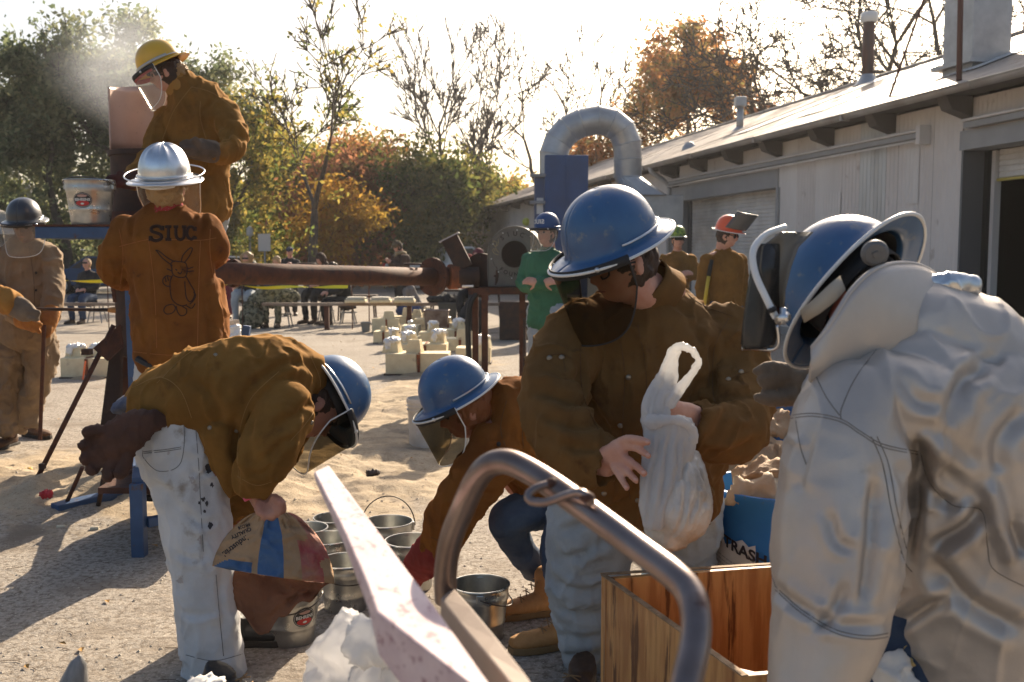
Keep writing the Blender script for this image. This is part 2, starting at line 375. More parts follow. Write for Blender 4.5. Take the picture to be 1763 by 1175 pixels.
def cloth(amp=.008, sc=9., seed=0, st=(1, 1, 1), fine=.3, edge=None, creases=()):
    def f(co, no):
        q = co*np.array(st)*sc
        d = amp*(ridge(q, seed)*.7+fbm(q*.5, seed+40, 2)*.8) + amp*fine*ridge(q*2.7, seed+11)
        w2 = ridge(q*1.35*np.array([1.5, 1., .6]), seed+21); d = d + amp*1.2*np.clip(w2, 0, 1)**3
        if creases:
            px, dv = to_px(co); face = np.clip(-(dv*no).sum(1)/np.linalg.norm(dv, axis=1)*3, 0, 1)
            px = px+3.5*np.stack([vn(q*2, seed+7), vn(q*2, seed+8)], -1)
            for pts, wd, dep in creases:
                P = np.array([tuple(v)[:2] for v in spline([Vector((x, y, 0)) for x, y in pts], 5)]); best = np.full(len(co), 1e9); tt = np.zeros(len(co))
                for i in range(len(P)-1):
                    a = P[i]; b = P[i+1]; ab = b-a; t = np.clip(((px-a)@ab)/(ab@ab+1e-9), 0, 1); dd = np.linalg.norm(px-(a+t[:, None]*ab), axis=1); m = dd < best; best = np.where(m, dd, best); tt = np.where(m, (i+t)/(len(P)-1), tt)
                tap = np.clip(np.minimum(tt, 1-tt)*5, .15, 1)
                d = d - dep*face*tap*(np.exp(-(best/wd)**2)-.45*np.exp(-((best-wd*1.9)/wd)**2))
        return d
    return f
def frame(F, U):
    F = Vector(F).normalized(); U = Vector(U); U = (U-F*U.dot(F)).normalized(); X = F.cross(U)
    return X, F, U
def head_prims(c, F, U, s=1., fat=1., nose=1.):
    X, F, U = frame(F, U); seg = 56; n = 40
    ph = np.linspace(0.001, np.pi-.001, n); th = np.linspace(0, 2*np.pi, seg, endpoint=False)
    PH, TH = np.meshgrid(ph, th, indexing='ij'); d = np.stack([np.sin(PH)*np.cos(TH), np.sin(PH)*np.sin(TH), np.cos(PH)], -1).reshape(-1, 3)
    x, y, z = d.T
    V = np.stack([x*.076*fat, y*.096, z*.116], -1)
    lo = np.clip(-z, 0, 1)
    V[:, 0] *= 1-.30*lo**1.3; V[:, 1] = np.where(y > 0, V[:, 1]*(1-.10*lo), V[:, 1]*(1-.45*lo)); V[:, 1] += .018*lo
    def bump(dx, dy, dz, wd, a, ax=1):
        q = np.array([dx, dy, dz]); q = q/np.linalg.norm(q); g = np.exp(-((d-q)**2).sum(1)/(2*wd*wd)); V[:, ax] += a*g
    bump(0, 1, -.13, .085, .026*nose); bump(0, 1, .02, .075, .014*nose); bump(0, 1, .14, .08, .005)
    for sx in (-1, 1):
        bump(.33*sx, .93, .10, .13, -.012); bump(.5*sx, .8, -.15, .2, .006); bump(.12*sx, .97, -.17, .06, .007); bump(.35*sx, .9, .28, .14, .006)
        bump(.5*sx, .5, -.65, .22, .007*sx, 0)
    bump(0, 1, -.40, .07, .009); bump(0, 1, -.52, .06, .008); bump(0, 1, -.46, .03, -.006); bump(0, .8, -.78, .17, .012)
    V *= s; Mx = np.array([X, F, U]); V = np.array(c)+V@Mx
    Fc = [(i*seg+k, (i+1)*seg+k, (i+1)*seg+(k+1) % seg, i*seg+(k+1) % seg) for i in range(n-1) for k in range(seg)]
    Fc.append(tuple(range(seg-1, -1, -1))); Fc.append(tuple((n-1)*seg+k for k in range(seg)))
    P = [(V, Fc)]
    cv = Vector(c)
    for sx in (-1, 1):
        e = cv+X*(.077*sx*s*fat)-F*.004*s-U*.012*s; z2 = (U*1-F*.25).normalized(); x2 = (X*1-F*.4*sx).normalized(); y2 = z2.cross(x2)
        P.append(ell(e, (.008*s, .019*s, .032*s), x2, y2, z2, 16))
    return P
def neck_prim(c, F, U, base, r=.058, s=1.):
    X, F, U = frame(F, U); c = Vector(c)
    return limb([(c-U*.03*s-F*.02*s, r*.95), (c-U*.10*s-F*.025*s, r), (Vector(base), r*1.15)], ref=tuple(X))
def hand_prims(w, D, N, side=1, s=1., curl=(.35, .4, .45, .5), spread=.06, thumb=(.75, .6, -.3), tc=.4, fat=1., th=1.):
    """w wrist, D direction of the fingers, N back-of-hand normal; side=+1 thumb on D x N side"""
    w = Vector(w); D = Vector(D).normalized(); N = Vector(N); N = (N-D*N.dot(D)).normalized(); X = D.cross(N)*side
    def P(x, y, z): return w+X*(x*s)+D*(y*s)+N*(z*s)
    out = [limb([(P(0, -.03, 0), .026*s*fat, .019*s*fat), (P(0, 0, 0), .028*s*fat, .019*s*fat), (P(.002, .04, 0), .039*s*fat, .018*s*fat), (P(0, .085, 0), .041*s*fat, .014*s*fat)], seg=18, step=.008, ref=tuple(N))]
    for i, (bx, by, L, r) in enumerate(((.030, .088, .074, .0092), (.010, .093, .082, .0096), (-.011, .089, .076, .0090), (-.030, .080, .060, .0080))):
        c = curl[i]; a = 0.; p = Vector((bx*.8, by-.03, 0)); yw = (bx)*spread*20
        pts = [(P(*p), r*fat*s*1.1)]; p = Vector((bx, by, 0)); pts.append((P(*p), r*fat*s*1.08))
        for k, q in enumerate((.46, .30, .24)):
            a += c*(1. if k else .8)
            p = p+Vector((math.sin(yw*.35), math.cos(a), -math.sin(a)))*L*q
            pts.append((P(*p), r*fat*s*(1.-.09*(k+1))))
        out.append(limb(pts, seg=10, step=.006, ref=tuple(N)))
    t = Vector(thumb).normalized(); b = Vector((.026, .018, -.006)); e = b+t*.045; t2 = (t+Vector((-.3*tc, .5*tc, -.4*tc))).normalized(); f = e+t2*.030*th
    out.append(limb([(P(.012, .0, -.002), .014*fat*s), (P(*b), .0145*fat*s), (P(*e), .0115*fat*s), (P(*f), .0095*fat*s)], seg=10, step=.006, ref=tuple(N)))
    return out
def helmet(parent, c, F, U, mat, s=1., brim=(.058, .032, .045), ridges=0, visor=None, vlen=.21, varc=78, vtilt=0., edge=edge_white, vrim=alu, dome=(.118, .142, .150), brimmat=None, knob=True, flat=0.):
    """full-brim hard hat; c = centre of the brim plane, F forwards, U up"""
    X, F, U = frame(F, U); c = Vector(c)
    def P(x, y, z): return c+X*(x*s)+F*(y*s)+U*(z*s)
    seg = 72; rx, ry, rz = dome
    def ring(rad, z, off=0, brimf=0):
        out = []
        for k in range(seg):
            th = 2*math.pi*k/seg; cx = math.sin(th); cyy = math.cos(th)
            k1 = max(cyy, 0); k2 = max(-cyy, 0); bw = brim[1]+(brim[0]-brim[1])*k1**1.5+(brim[2]-brim[1])*k2**1.5
            rr = rad
            ex = 1.
            if ridges and 0.05 < rad < .995:
                ex = 1+.055*sum(math.exp(-((((th+math.pi) % (2*math.pi))-math.pi-q)/.11)**2) for q in ridges)*(1-rad**4)
            droop = -.020*brimf*(abs(cx)**1.5)*.4-.012*brimf
            out.append(P(cx*(rx*rr*ex+bw*brimf), cyy*(ry*rr*ex+bw*brimf), z*ex+droop+off))
        return out
    prof = []
    for i in range(15):
        a = (i+.02)/14*math.pi/2; prof.append((math.sin(a)**.92, rz*max(math.cos(a), 0)**.86, 0))
    rows = [ring(p, z) for p, z, b in prof]
    rows += [ring(1.0, -.006, 0, .12)]+[ring(1.0, -.004, 0, b) for b in (.35, .6, .85, 1.)]
    m = MB(); m.cm = 0
    rows2 = [r+[r[0]] for r in rows]
    m.grid(rows2)
    o = m.build('helmet', mat, parent, smooth=True); md = o.modifiers.new('s', 'SOLIDIFY'); md.thickness = .004*s; md.offset = -1
    # edge trim
    e = MB(); e.tube(ring(1.0, -.006, 0, 1.02), .0042*s, 8, closed=True); e.build('brim_edge', edge, o, smooth=True)
    # inner headband
    l = MB(); l.grid([[P(math.sin(t)*.083, math.cos(t)*.105, z) for t in np.linspace(0, 2*math.pi, 41)] for z in (-.035, .012)])
    b = l.build('headband', liner, o, smooth=True, solid=.004)
    l = MB(); l.grid([[P(math.sin(t)*rx*q*.93, math.cos(t)*ry*q*.93, z) for t in np.linspace(0, 2*math.pi, 41)] for q, z in ((1, 0), (.93, .05), (.75, .095), (.4, .125), (.02, .133))])
    l.build('lining', liner, o, smooth=True)
    if visor:
        Rr = ry+.052; rows = []; na = 41
        zt = -.014
        for j in range(15):
            row = []
            for i in range(na):
                u = -1+2*i/(na-1); ph = R(varc)*u; zb = -vlen*(1-.55*abs(u)**5); z = zt+(zb-zt)*j/14
                rr = 1.-.10*(-z/.2)*abs(u); yy = math.cos(ph)*Rr*rr + vtilt*(-z); row.append(P(math.sin(ph)*(rx+.040)*rr, yy, z))
            rows.append(row)
        v = MB(); v.grid(rows); vo = v.build('face_shield', visor, o, smooth=True, solid=.0015)
        rim = MB(); rim.tube([r[0] for r in rows]+rows[-1][1:-1]+[r[-1] for r in rows[::-1]], .0026*s, 6); rim.build('shield_rim', vrim, vo, smooth=True)
        br = MB(); br.grid([[P(math.sin(R(varc)*(-1+2*i/30))*(rx+.042), math.cos(R(varc)*(-1+2*i/30))*(Rr+.002), z) for i in range(31)] for z in (-.036, -.010)])
        br.build('shield_bracket', liner, o, smooth=True, solid=.003)
        for sx in (-1, 1):
            k = MB(); pp = P(sx*(rx+.044)*math.sin(R(varc*.62)), Rr*math.cos(R(varc*.62))+.002, -.022); k.v = []; vv, ff = ell(pp, (.008*s, .008*s, .008*s), seg=10); k.add(vv, ff); k.build('rivet', alu, o, smooth=True)
        # band round the crown that holds the shield
        bd = MB(); ringp = [P(math.sin(t)*(rx+.006), math.cos(t)*(ry+.006), .006) for t in np.linspace(R(varc), 2*math.pi-R(varc), 30)]
        bd.tube(ringp, .004*s, 6); bd.build('shield_band', alu, o, smooth=True)
    return o
def bvh_of(*objs):
    V = []; F = []; dg = bpy.context.evaluated_depsgraph_get(); dg.update()
    for o in objs:
        oe = o.evaluated_get(dg); me = oe.to_mesh(); mw = oe.matrix_world; n = len(V)
        V.extend([mw @ v.co for v in me.vertices]); F.extend([tuple(i+n for i in p.vertices) for p in me.polygons]); oe.to_mesh_clear()
    return BVHTree.FromPolygons(V, F)
CAMP = Vector((0, 0, CAM_H))
def hit(b, px, py, off=.002):
    d = ray(px, py).normalized(); h = b.ray_cast(CAMP, d)
    return None if h[0] is None else h[0]-d*off
def seam(b, pts, r, mat, parent, name='seam', n=8, off=.001, seg=5):
    P = spline([Vector((x, y, 0)) for x, y in pts], n); Q = [hit(b, p.x, p.y, off) for p in P]; Q = [q for q in Q if q is not None]
    # break where the surface jumps
    m = MB(); run = []
    for q in Q:
        if run and (q-run[-1]).length > .12:
            if len(run) > 1: m.tube(run, r, seg); m.build(name, mat, parent, smooth=True); m = MB()
            run = []
        run.append(q)
    if len(run) > 1: m.tube(run, r, seg)
    return m.build(name, mat, parent, smooth=True) if m.v else None
def text_tris(s, size=1., bold=.0, sp=1.):
    cu = bpy.data.curves.new('t', 'FONT'); cu.body = s; cu.size = size; cu.align_x = 'CENTER'; cu.align_y = 'CENTER'; cu.offset = bold; cu.resolution_u = 4; cu.space_character = sp
    o = bpy.data.objects.new('t', cu); C.objects.link(o); dg = bpy.context.evaluated_depsgraph_get(); dg.update()
    me = bpy.data.meshes.new_from_object(o.evaluated_get(dg)); V = [tuple(v.co) for v in me.vertices]; F = [tuple(p.vertices) for p in me.polygons]
    bpy.data.objects.remove(o); bpy.data.meshes.remove(me); return V, F
def text_on(s, size, fn, mat, parent, name='lettering', bold=0., sp=1.):
    V, F = text_tris(s, size, bold, sp); return mesh_obj(name, [tuple(fn(x, y)) for x, y, z in V], F, mat, parent)
def boot(parent, heel, toe_dir, mat, s=1., up=.14, label=None, name='boot'):
    """work boot; heel = ground point under heel"""
    h = Vector(heel); d = Vector(toe_dir); d.normalize(); u = Vector((0, 0, 1)); u = (u-d*u.dot(d)).normalized(); x = d.cross(u)
    def P(y, z, xx=0): return h+d*(y*s)+u*(z*s)+x*(xx*s)
    pr = [limb([(P(-.02, .055), .034*s, .045*s), (P(.05, .055), .040*s, .042*s), (P(.13, .045), .046*s, .034*s), (P(.20, .040), .046*s, .030*s), (P(.235, .036), .036*s, .024*s)], ref=tuple(u)),
          limb([(P(.02, .06), .042*s, .055*s), (P(.02, .12), .042*s, .052*s), (P(.015, up+.03), .046*s, .056*s)], ref=tuple(d))]
    o = fuse(name, pr, mat, parent, .006, 2, cloth(.0015, 25, 3))
    sl = MB(); oc = [(-.06, .0), (-.055, .03), (.0, .037), (.08, .036), (.15, .05), (.21, .047), (.25, .03), (.262, 0), (.25, -.03), (.21, -.047), (.15, -.05), (.08, -.036), (0, -.037), (-.055, -.03)]
    sl.prism([P(y, 0.002, xx) for y, xx in oc], u*.026*s); sl.build('sole', sole if mat is leather_b else M('sole_dark', (.03, .025, .02), .8), o, bevel=.003)
    lc = MB()
    for k in range(5 if up > .1 else 2):
        y0 = .135-k*.022; z0 = .078+k*.024
        lc.tube([P(y0, z0-.006, -.03), P(y0-.004, z0+.004, 0), P(y0-.012, z0+.004, .03)], .0025*s, 5)
        lc.tube([P(y0, z0-.006, .03), P(y0-.004, z0+.006, 0), P(y0-.012, z0+.004, -.03)], .0025*s, 5)
    lc.build('lace', M('lace', (.25, .15, .07), .9), o, smooth=True)
    return o
# ================================================================ vegetation
def grow(base, height, r0, seed, spread=.55, levels=5, first=.25, lean=(0, 0), up=.25, kink=.12, nb=(2, 4), ratio=.72):
    """recursive branching; returns list of (polyline, radii) and tip points with level"""
    rr = random.Random(seed); segs = []; tips = []
    def br(p, d, L, r, lv):
        n = 5 if lv < 3 else 3; pts = [p]; rad = [r]; q = p.copy(); dd = d.copy()
        for k in range(n):
            dd = (dd+Vector((rr.gauss(0, kink), rr.gauss(0, kink), rr.gauss(0, kink)*.6+up*.12))).normalized(); q = q+dd*(L/n); pts.append(q.copy()); rad.append(r*(1-.45*(k+1)/n))
            if lv >= 1 and lv < levels-1 and k >= 1 and rr.random() < .45:
                ax = Vector((rr.gauss(0, 1), rr.gauss(0, 1), rr.gauss(0, 1))).cross(dd).normalized(); nd = (dd*math.cos(spread*1.2)+ax*math.sin(spread*1.2)).normalized()
                br(q.copy(), nd, L*ratio*rr.uniform(.5, .8), rad[-1]*.5, lv+1)
        segs.append((pts, rad, lv))
        if lv >= levels-1: tips.append((q, dd, lv)); tips.append((pts[1], dd, lv)); return
        m = rr.randint(*nb)
        a0 = rr.random()*6.28
        for i in range(m):
            a = a0+6.283*i/m+rr.gauss(0, .3); s = spread*rr.uniform(.6, 1.3); u, v = basis(dd); nd = (dd*math.cos(s)+(u*math.cos(a)+v*math.sin(a))*math.sin(s)+Vector((0, 0, up*.5))).normalized()
            br(q.copy(), nd, L*ratio*rr.uniform(.75, 1.15), rad[-1]*(.85 if i == 0 else .62), lv+1)
    d0 = Vector((lean[0], lean[1], 1)).normalized(); br(Vector(base), d0, height*first, r0, 0)
    zs = max(p.z for s_ in segs for p in s_[0])-base[2]; k = height/zs
    def sc(p): return Vector((base[0]+(p.x-base[0])*k, base[1]+(p.y-base[1])*k, base[2]+(p.z-base[2])*k))
    return [([sc(p) for p in a], b, lv) for a, b, lv in segs], [(sc(p), d, l) for p, d, l in tips]
bark = M('bark', (.10, .075, .055), .9, c2=(.05, .038, .03), vs=6, bs=20, bst=.6, bdist=.03)
bark_p = M('bark_pale', (.20, .17, .14), .9, c2=(.11, .09, .075), vs=4, bs=20, bst=.5, bdist=.03)
def make_tree(name, label, base, height, r0, seed, leaf=None, n=9000, size=.13, clump=.75, bm=None, group=None, minr=.012, keep=1., squash=1., skirt=0., **kw):
    t = thing(name, label, 'tree', base, group); segs, tips = grow(Vector(base), height, r0, seed, **kw)
    m = MB()
    for pts, rad, lv in segs: m.tube(pts, [max(x, minr) for x in rad], 8 if lv < 2 else (5 if lv < 4 else 3), caps=False)
    m.build('trunk', bm or bark, t, smooth=True)
    if leaf is not None:
        T = np.array([tuple(p) for p, d, l in tips]); pick = rng.random(len(T)) < keep; T = T[pick] if pick.sum() > 3 else T
        if skirt: 
            T2 = T.copy(); T2[:, 2] = base[2]+(T2[:, 2]-base[2])*rng.uniform(.15, .8, len(T2)); T = np.r_[T, T2[:int(len(T2)*skirt)]]
        idx = rng.integers(0, len(T), n); cs = rng.uniform(.4, 1.3, len(T))*clump
        P = T[idx]+rng.normal(0, .45, (n, 3))*cs[idx][:, None]*np.array([1, 1, squash])
        a = rng.normal(0, 1, (n, 3)); a /= np.linalg.norm(a, axis=1)[:, None]; b = rng.normal(0, 1, (n, 3)); b -= a*(a*b).sum(1)[:, None]; b /= np.linalg.norm(b, axis=1)[:, None]
        s = size*rng.uniform(.5, 1.3, n)[:, None]; a *= s; b *= s*.62
        V = np.stack([P-a, P+b*.8-a*.15, P+a, P-b*.8+a*.15], 1).reshape(-1, 3); F = np.arange(n*4).reshape(-1, 4).tolist()
        o = mesh_obj('crown', V, F, leaf, t); o['kind'] = 'stuff'
    return t
# ================================================================ ground
def ground_mat():
    m = bpy.data.materials.new('lot_ground'); m.use_nodes = True; nt = m.node_tree; L = nt.links; p = nt.nodes['Principled BSDF']
    p.inputs['Roughness'].default_value = .92; p.inputs['Specular IOR Level'].default_value = .2
    tc = nt.nodes.new('ShaderNodeTexCoord').outputs['Object']
    def noise(sc, d=6, r=.6):
        n = nt.nodes.new('ShaderNodeTexNoise'); n.inputs['Scale'].default_value = sc; n.inputs['Detail'].default_value = d; n.inputs['Roughness'].default_value = r; L.new(tc, n.inputs['Vector']); return n.outputs['Fac']
    def mr(f, a, b, c=0, d=1):
        r = nt.nodes.new('ShaderNodeMapRange'); r.inputs[1].default_value = a; r.inputs[2].default_value = b; r.inputs[3].default_value = c; r.inputs[4].default_value = d; L.new(f, r.inputs[0]); return r.outputs[0]
    def mix(f, a, b):
        x = nt.nodes.new('ShaderNodeMix'); x.data_type = 'RGBA'; L.new(f, x.inputs[0])
        for i, v in ((6, a), (7, b)):
            if isinstance(v, tuple): x.inputs[i].default_value = (*v, 1)
            else: L.new(v, x.inputs[i])
        return x.outputs[2]
    at = nt.nodes.new('ShaderNodeAttribute'); at.attribute_name = 'sand'
    base = mix(mr(noise(.5), .35, .65), (.31, .27, .225), (.39, .345, .29))
    base = mix(mr(noise(38, 4), .45, .62), base, (.19, .155, .12))
    base = mix(mr(noise(90, 2), .62, .68), base, (.52, .47, .40))
    sand = mix(mr(noise(9), .35, .65), (.46, .37, .26), (.37, .29, .195))
    sand = mix(mr(noise(60, 3), .58, .7), sand, (.25, .17, .10))
    ad = nt.nodes.new('ShaderNodeMath'); ad.operation = 'ADD'; L.new(at.outputs['Fac'], ad.inputs[0]); L.new(mr(noise(3.2), .3, .7, -.28, .28), ad.inputs[1])
    col = mix(mr(ad.outputs[0], .35, .65), base, sand)
    col = mix(mr(noise(1.7, 5), .54, .70), col, (.21, .17, .13))
    L.new(col, p.inputs['Base Color'])
    b = nt.nodes.new('ShaderNodeBump'); b.inputs['Strength'].default_value = .7; b.inputs['Distance'].default_value = .006; L.new(noise(110, 4), b.inputs['Height'])
    b2 = nt.nodes.new('ShaderNodeBump'); b2.inputs['Strength'].default_value = .5; b2.inputs['Distance'].default_value = .03; L.new(noise(9, 5), b2.inputs['Height']); L.new(b.outputs[0], b2.inputs['Normal']); L.new(b2.outputs[0], p.inputs['Normal'])
    return m
GM = ground_mat()
x0, x1, y0, y1 = -5.2, 4.4, 2.2, 22.
ys = np.concatenate([np.arange(y0, 10, .028), np.arange(10, y1+.03, .06)]); ys[-1] = y1
xs = np.linspace(x0, x1, int((x1-x0)/.032)+1)
X, Y = np.meshgrid(xs, ys); P2 = np.stack([X, Y, X*0], -1)
def blob(cx, cy, rx, ry): return np.exp(-(((X-cx)/rx)**2+((Y-cy)/ry)**2))
sandm = .85*np.clip(1.0*blob(-2.9, 6.4, 1.7, 1.2)+1.0*blob(-1.6, 7.2, 1.1, 1.6)+.5*blob(-.9, 6.0, .7, .9)+1.0*blob(-.9, 9.5, .6, 2.2)+1.0*blob(-.9, 14.5, .8, 4)+.9*blob(-3.4, 12, 1.0, .7)+.7*blob(-2.7, 18.5, 1.3, .5)+.35*blob(.3, 8.5, 1.5, 2), 0, 1.3)
edge = np.clip(np.minimum.reduce([X-x0, x1-X, Y-y0, y1-Y])/.4, 0, 1)
lump = fbm(P2*3.3, 2, 4); foot = np.clip(vn(P2*np.array([6.5, 5.0, 1]), 8)-.15, 0, 1)
mound = .10*blob(-2.6, 6.1, 1.2, .55)+.05*blob(-1.2, 6.6, .7, .8)+.05*blob(-3.4, 5.6, 1, .4)+.03*blob(-.9, 9.6, .5, 2.)
Z = edge*(np.clip(sandm, 0, 1)*(.008*lump-.024*foot+.008*fbm(P2*16, 5, 4)+.010)+mound*(1+.5*lump)+.0025*fbm(P2*9, 4, 4))
ZG = Z
def gz(x, y):
    if x < x0 or x > x1 or y < y0 or y > y1: return 0.
    i = int(np.clip(np.searchsorted(ys, y), 0, len(ys)-1)); j = int(np.clip((x-x0)/(xs[1]-xs[0]), 0, len(xs)-1)); return float(ZG[i, j])
ny, nx = X.shape
idx = np.arange(ny*nx).reshape(ny, nx)
q = np.stack([idx[:-1, :-1], idx[:-1, 1:], idx[1:, 1:], idx[1:, :-1]], -1).reshape(-1, 4)
V = np.stack([X, Y, Z], -1).reshape(-1, 3).tolist(); F = q.tolist(); n0 = len(V)
BIG = 900
V += [(x0, y0, 0), (x1, y0, 0), (x1, y1, 0), (x0, y1, 0), (-BIG, -60, 0), (BIG, -60, 0), (BIG, BIG, 0), (-BIG, BIG, 0)]
F += [(n0+4, n0+5, n0+1, n0), (n0+5, n0+6, n0+2, n0+1), (n0+6, n0+7, n0+3, n0+2), (n0+7, n0+4, n0, n0+3)]
g = mesh_obj('ground', V, F, GM, None, smooth=True); prop(g, 'sandy concrete lot strewn with foundry sand and grit', kind='structure')
a = g.data.attributes.new('sand', 'FLOAT', 'POINT'); a.data.foreach_set('value', np.concatenate([sandm.ravel(), np.zeros(8)]))
def Gz(px, py):
    p = G(px, py); p.z = gz(p.x, p.y); return p
# grit, leaves and twigs lying about
def scatter(name, label, n, size, col, box, flat=.5, seed=1, kind='stone', mat=None):
    r = np.random.default_rng(seed); m = MB()
    for i in range(n):
        y = box[2]+(box[3]-box[2])*r.random()**1.6; x = box[0]+(box[1]-box[0])*r.random(); s = size*r.uniform(.4, 1.5)
        if kind == 'stone':
            q = Matrix.Rotation(r.random()*6.28, 3, 'Z'); vs = [(s, 0, 0), (0, s*.8, 0), (-s*.9, 0, 0), (0, -s*.7, 0), (s*.1, 0, s*flat), (0, 0, -s*.3)]
            m.add([q @ Vector(v)+Vector((x, y, gz(x, y)+s*.15)) for v in vs], [(0, 1, 4), (1, 2, 4), (2, 3, 4), (3, 0, 4)])
        elif kind == 'leaf':
            q = Matrix.Rotation(r.random()*6.28, 3, 'Z') @ Matrix.Rotation(r.uniform(-.4, .4), 3, 'X'); vs = [(s, 0, .004), (0, s*.5, 0.008), (-s, 0, .002), (0, -s*.5, .008)]
            m.add([q @ Vector(v)+Vector((x, y, gz(x, y)+.004)) for v in vs], [(0, 1, 2), (0, 2, 3)])
        else:
            a0 = r.random()*6.28; L = s*r.uniform(2, 6); p = [Vector((x+math.cos(a0+k*.25)*L*k/3, y+math.sin(a0+k*.25)*L*k/3, gz(x, y)+.004)) for k in range(4)]; m.tube(p, .0012, 3, caps=False)
    o = m.build(name, mat or M(name+'_mat', col, .9), None); prop(o, label, kind='stuff'); return o
scatter('gravel', 'pale grit and small stones scattered over the lot', 2600, .007, (.42, .37, .30), (-4, 3, 2.6, 13), seed=3)
scatter('gravel', 'dark grit and cinders scattered over the lot', 1500, .008, (.08, .065, .05), (-4, 3, 2.6, 13), seed=4)
scatter('fallen_leaves', 'dry yellow and brown leaves lying on the concrete', 160, .022, (.40, .22, .06), (-5, 4.4, 3, 20), seed=5, kind='leaf')
scatter('twigs', 'thin twigs and pine needles on the concrete', 260, .014, (.09, .055, .03), (-3.5, 2, 2.6, 7), seed=6, kind='twig')
# far lawn and road
def sheet(name, pts, z, mat, label):
    o = MB().poly([(x, y, z) for x, y in pts]).build(name, mat, None); prop(o, label, kind='structure'); return o
grass_m = M('lawn', (.10, .10, .035), .95, c2=(.16, .12, .05), vs=.8, bs=8, bst=1, bdist=.1)
sheet('lawn', [(-90, 62), (40, 62), (60, 160), (-120, 160)], .02, grass_m, 'leaf strewn lawn beyond the parked cars')
sheet('road', [(-80, 40), (12, 40), (12, 61), (-80, 61)], .012, M('asphalt_far', (.24, .22, .20), .9, c2=(.30, .27, .24), vs=.7, bs=10, bst=.4), 'grey parking road with parked cars beyond the lot')
# ================================================================ long shed
D_ = Vector((-.209, .978, 0)); N_ = Vector((-.978, -.209, 0)); B_ = Vector((9.0, 0, 0))
def FP(s, out, z): return B_+D_*s+N_*out+Vector((0, 0, z))
def S_at(px):
    k = (px-881.5)/FPX; return 9/(.209+.978*k)
shed = thing('workshop_building', 'long grey corrugated metal shed with roller doors and stained tin roof', 'building', FP(12, 0, 0))
wall_p = M('painted_tin', (.70, .65, .61), .7, c2=(.61, .56, .52), vs=1.2, c3=(.36, .30, .26), v3s=4., v3=(.62, .76), bs=18, bst=.2, stretch=(1, 1, .6), spec=.3)
wall_q = M('painted_tin_pale', (.75, .71, .67), .65, c2=(.64, .60, .56), vs=2, spec=.3, stretch=(1, 1, .3))
wall_w = M('bright_tin', (.62, .62, .60), .45, .3, c2=(.45, .44, .42), vs=3, stretch=(1, 1, .2))
trim_g = M('grey_trim', (.36, .36, .36), .6, c2=(.30, .30, .30), vs=2)
jamb_g = M('dark_grey_jamb', (.12, .12, .125), .6)
roof_m = M('tin_roof', (.44, .38, .33), .6, .3, c2=(.31, .255, .21), vs=.9, c3=(.16, .11, .08), v3s=2.6, v3=(.56, .72), bs=10, bst=.25, rvar=.08, stretch=(1, 1, 1))
skyl_m = M('roof_skylight_sheet', (.72, .71, .68), .3, c2=(.6, .58, .55), vs=2)
def corr(m, s0, s1, z0, z1, out=.0, pitch=.09, amp=.012, top=None):
    """vertical corrugations with real depth"""
    n = max(2, int((s1-s0)/pitch*4)); rows = [[], []]
    for i in range(n+1):
        s = s0+(s1-s0)*i/n; o = out+amp*(.5+.5*math.sin(2*math.pi*(s/pitch)))
        rows[0].append(FP(s, o, z0)); rows[1].append(FP(s, o, z1))
    m.grid(rows)
def panel(s0, s1, z0, z1, mat, out=0., pitch=.09, amp=.012):
    m = MB(); corr(m, s0, s1, z0, z1, out, pitch, amp); return m.build('wall_panel', mat, shed, smooth=True)
Ze = 3.58; o1a, o1b = S_at(1335), 24.2; o2a, o2b = 9.6, 13.9; Zd1 = 2.72; Zd2 = 2.86; END = 54.0
# panels between openings
random.seed(5)
cuts = [o2b+.02, S_at(1600), S_at(1540), S_at(1520), S_at(1475), S_at(1440), S_at(1400), S_at(1368), o1a-.03]
cuts = sorted(cuts)
for i in range(len(cuts)-1):
    a_, b_ = cuts[i]+.008, cuts[i+1]-.004; mt = [wall_p, wall_p, wall_w, wall_p, wall_p, wall_q, wall_p, wall_q][i % 8]
    mt = wall_w if i == 3 else (wall_q if i in (5, 7) else wall_p)
    panel(a_, b_, 0.05, Ze-.05, mt, out=random.uniform(0, .008), pitch=.105 if mt is not wall_q else .3, amp=.016 if mt is not wall_q else .006)
s = o1b+.45
while s < END-.1:
    e = min(s+2.4, END-.02)
    if not (46.5 < s < 50.5): panel(s, e-.006, .05, Ze-.05, wall_p if int(s) % 2 else wall_q, out=random.uniform(0, .006), pitch=.16)
    else: panel(s, e-.006, 3.0, Ze-.05, wall_p, pitch=.16)
    s = e
panel(o1a, o1b, 3.06, Ze-.05, wall_p); panel(o2a, o2b, 3.12, Ze-.05, wall_p); panel(4, o2a, .05, Ze-.05, wall_p)
# pale patch plates
for px, zz, h_, w_ in ((1430, 2.25, .5, .55), (1565, 2.6, .8, .35)):
    s_ = S_at(px); m = MB(); corr(m, s_-w_/2, s_+w_/2, zz-h_/2, zz+h_/2, .022, .09, .012); m.build('patch_plate', wall_q, shed, smooth=True)
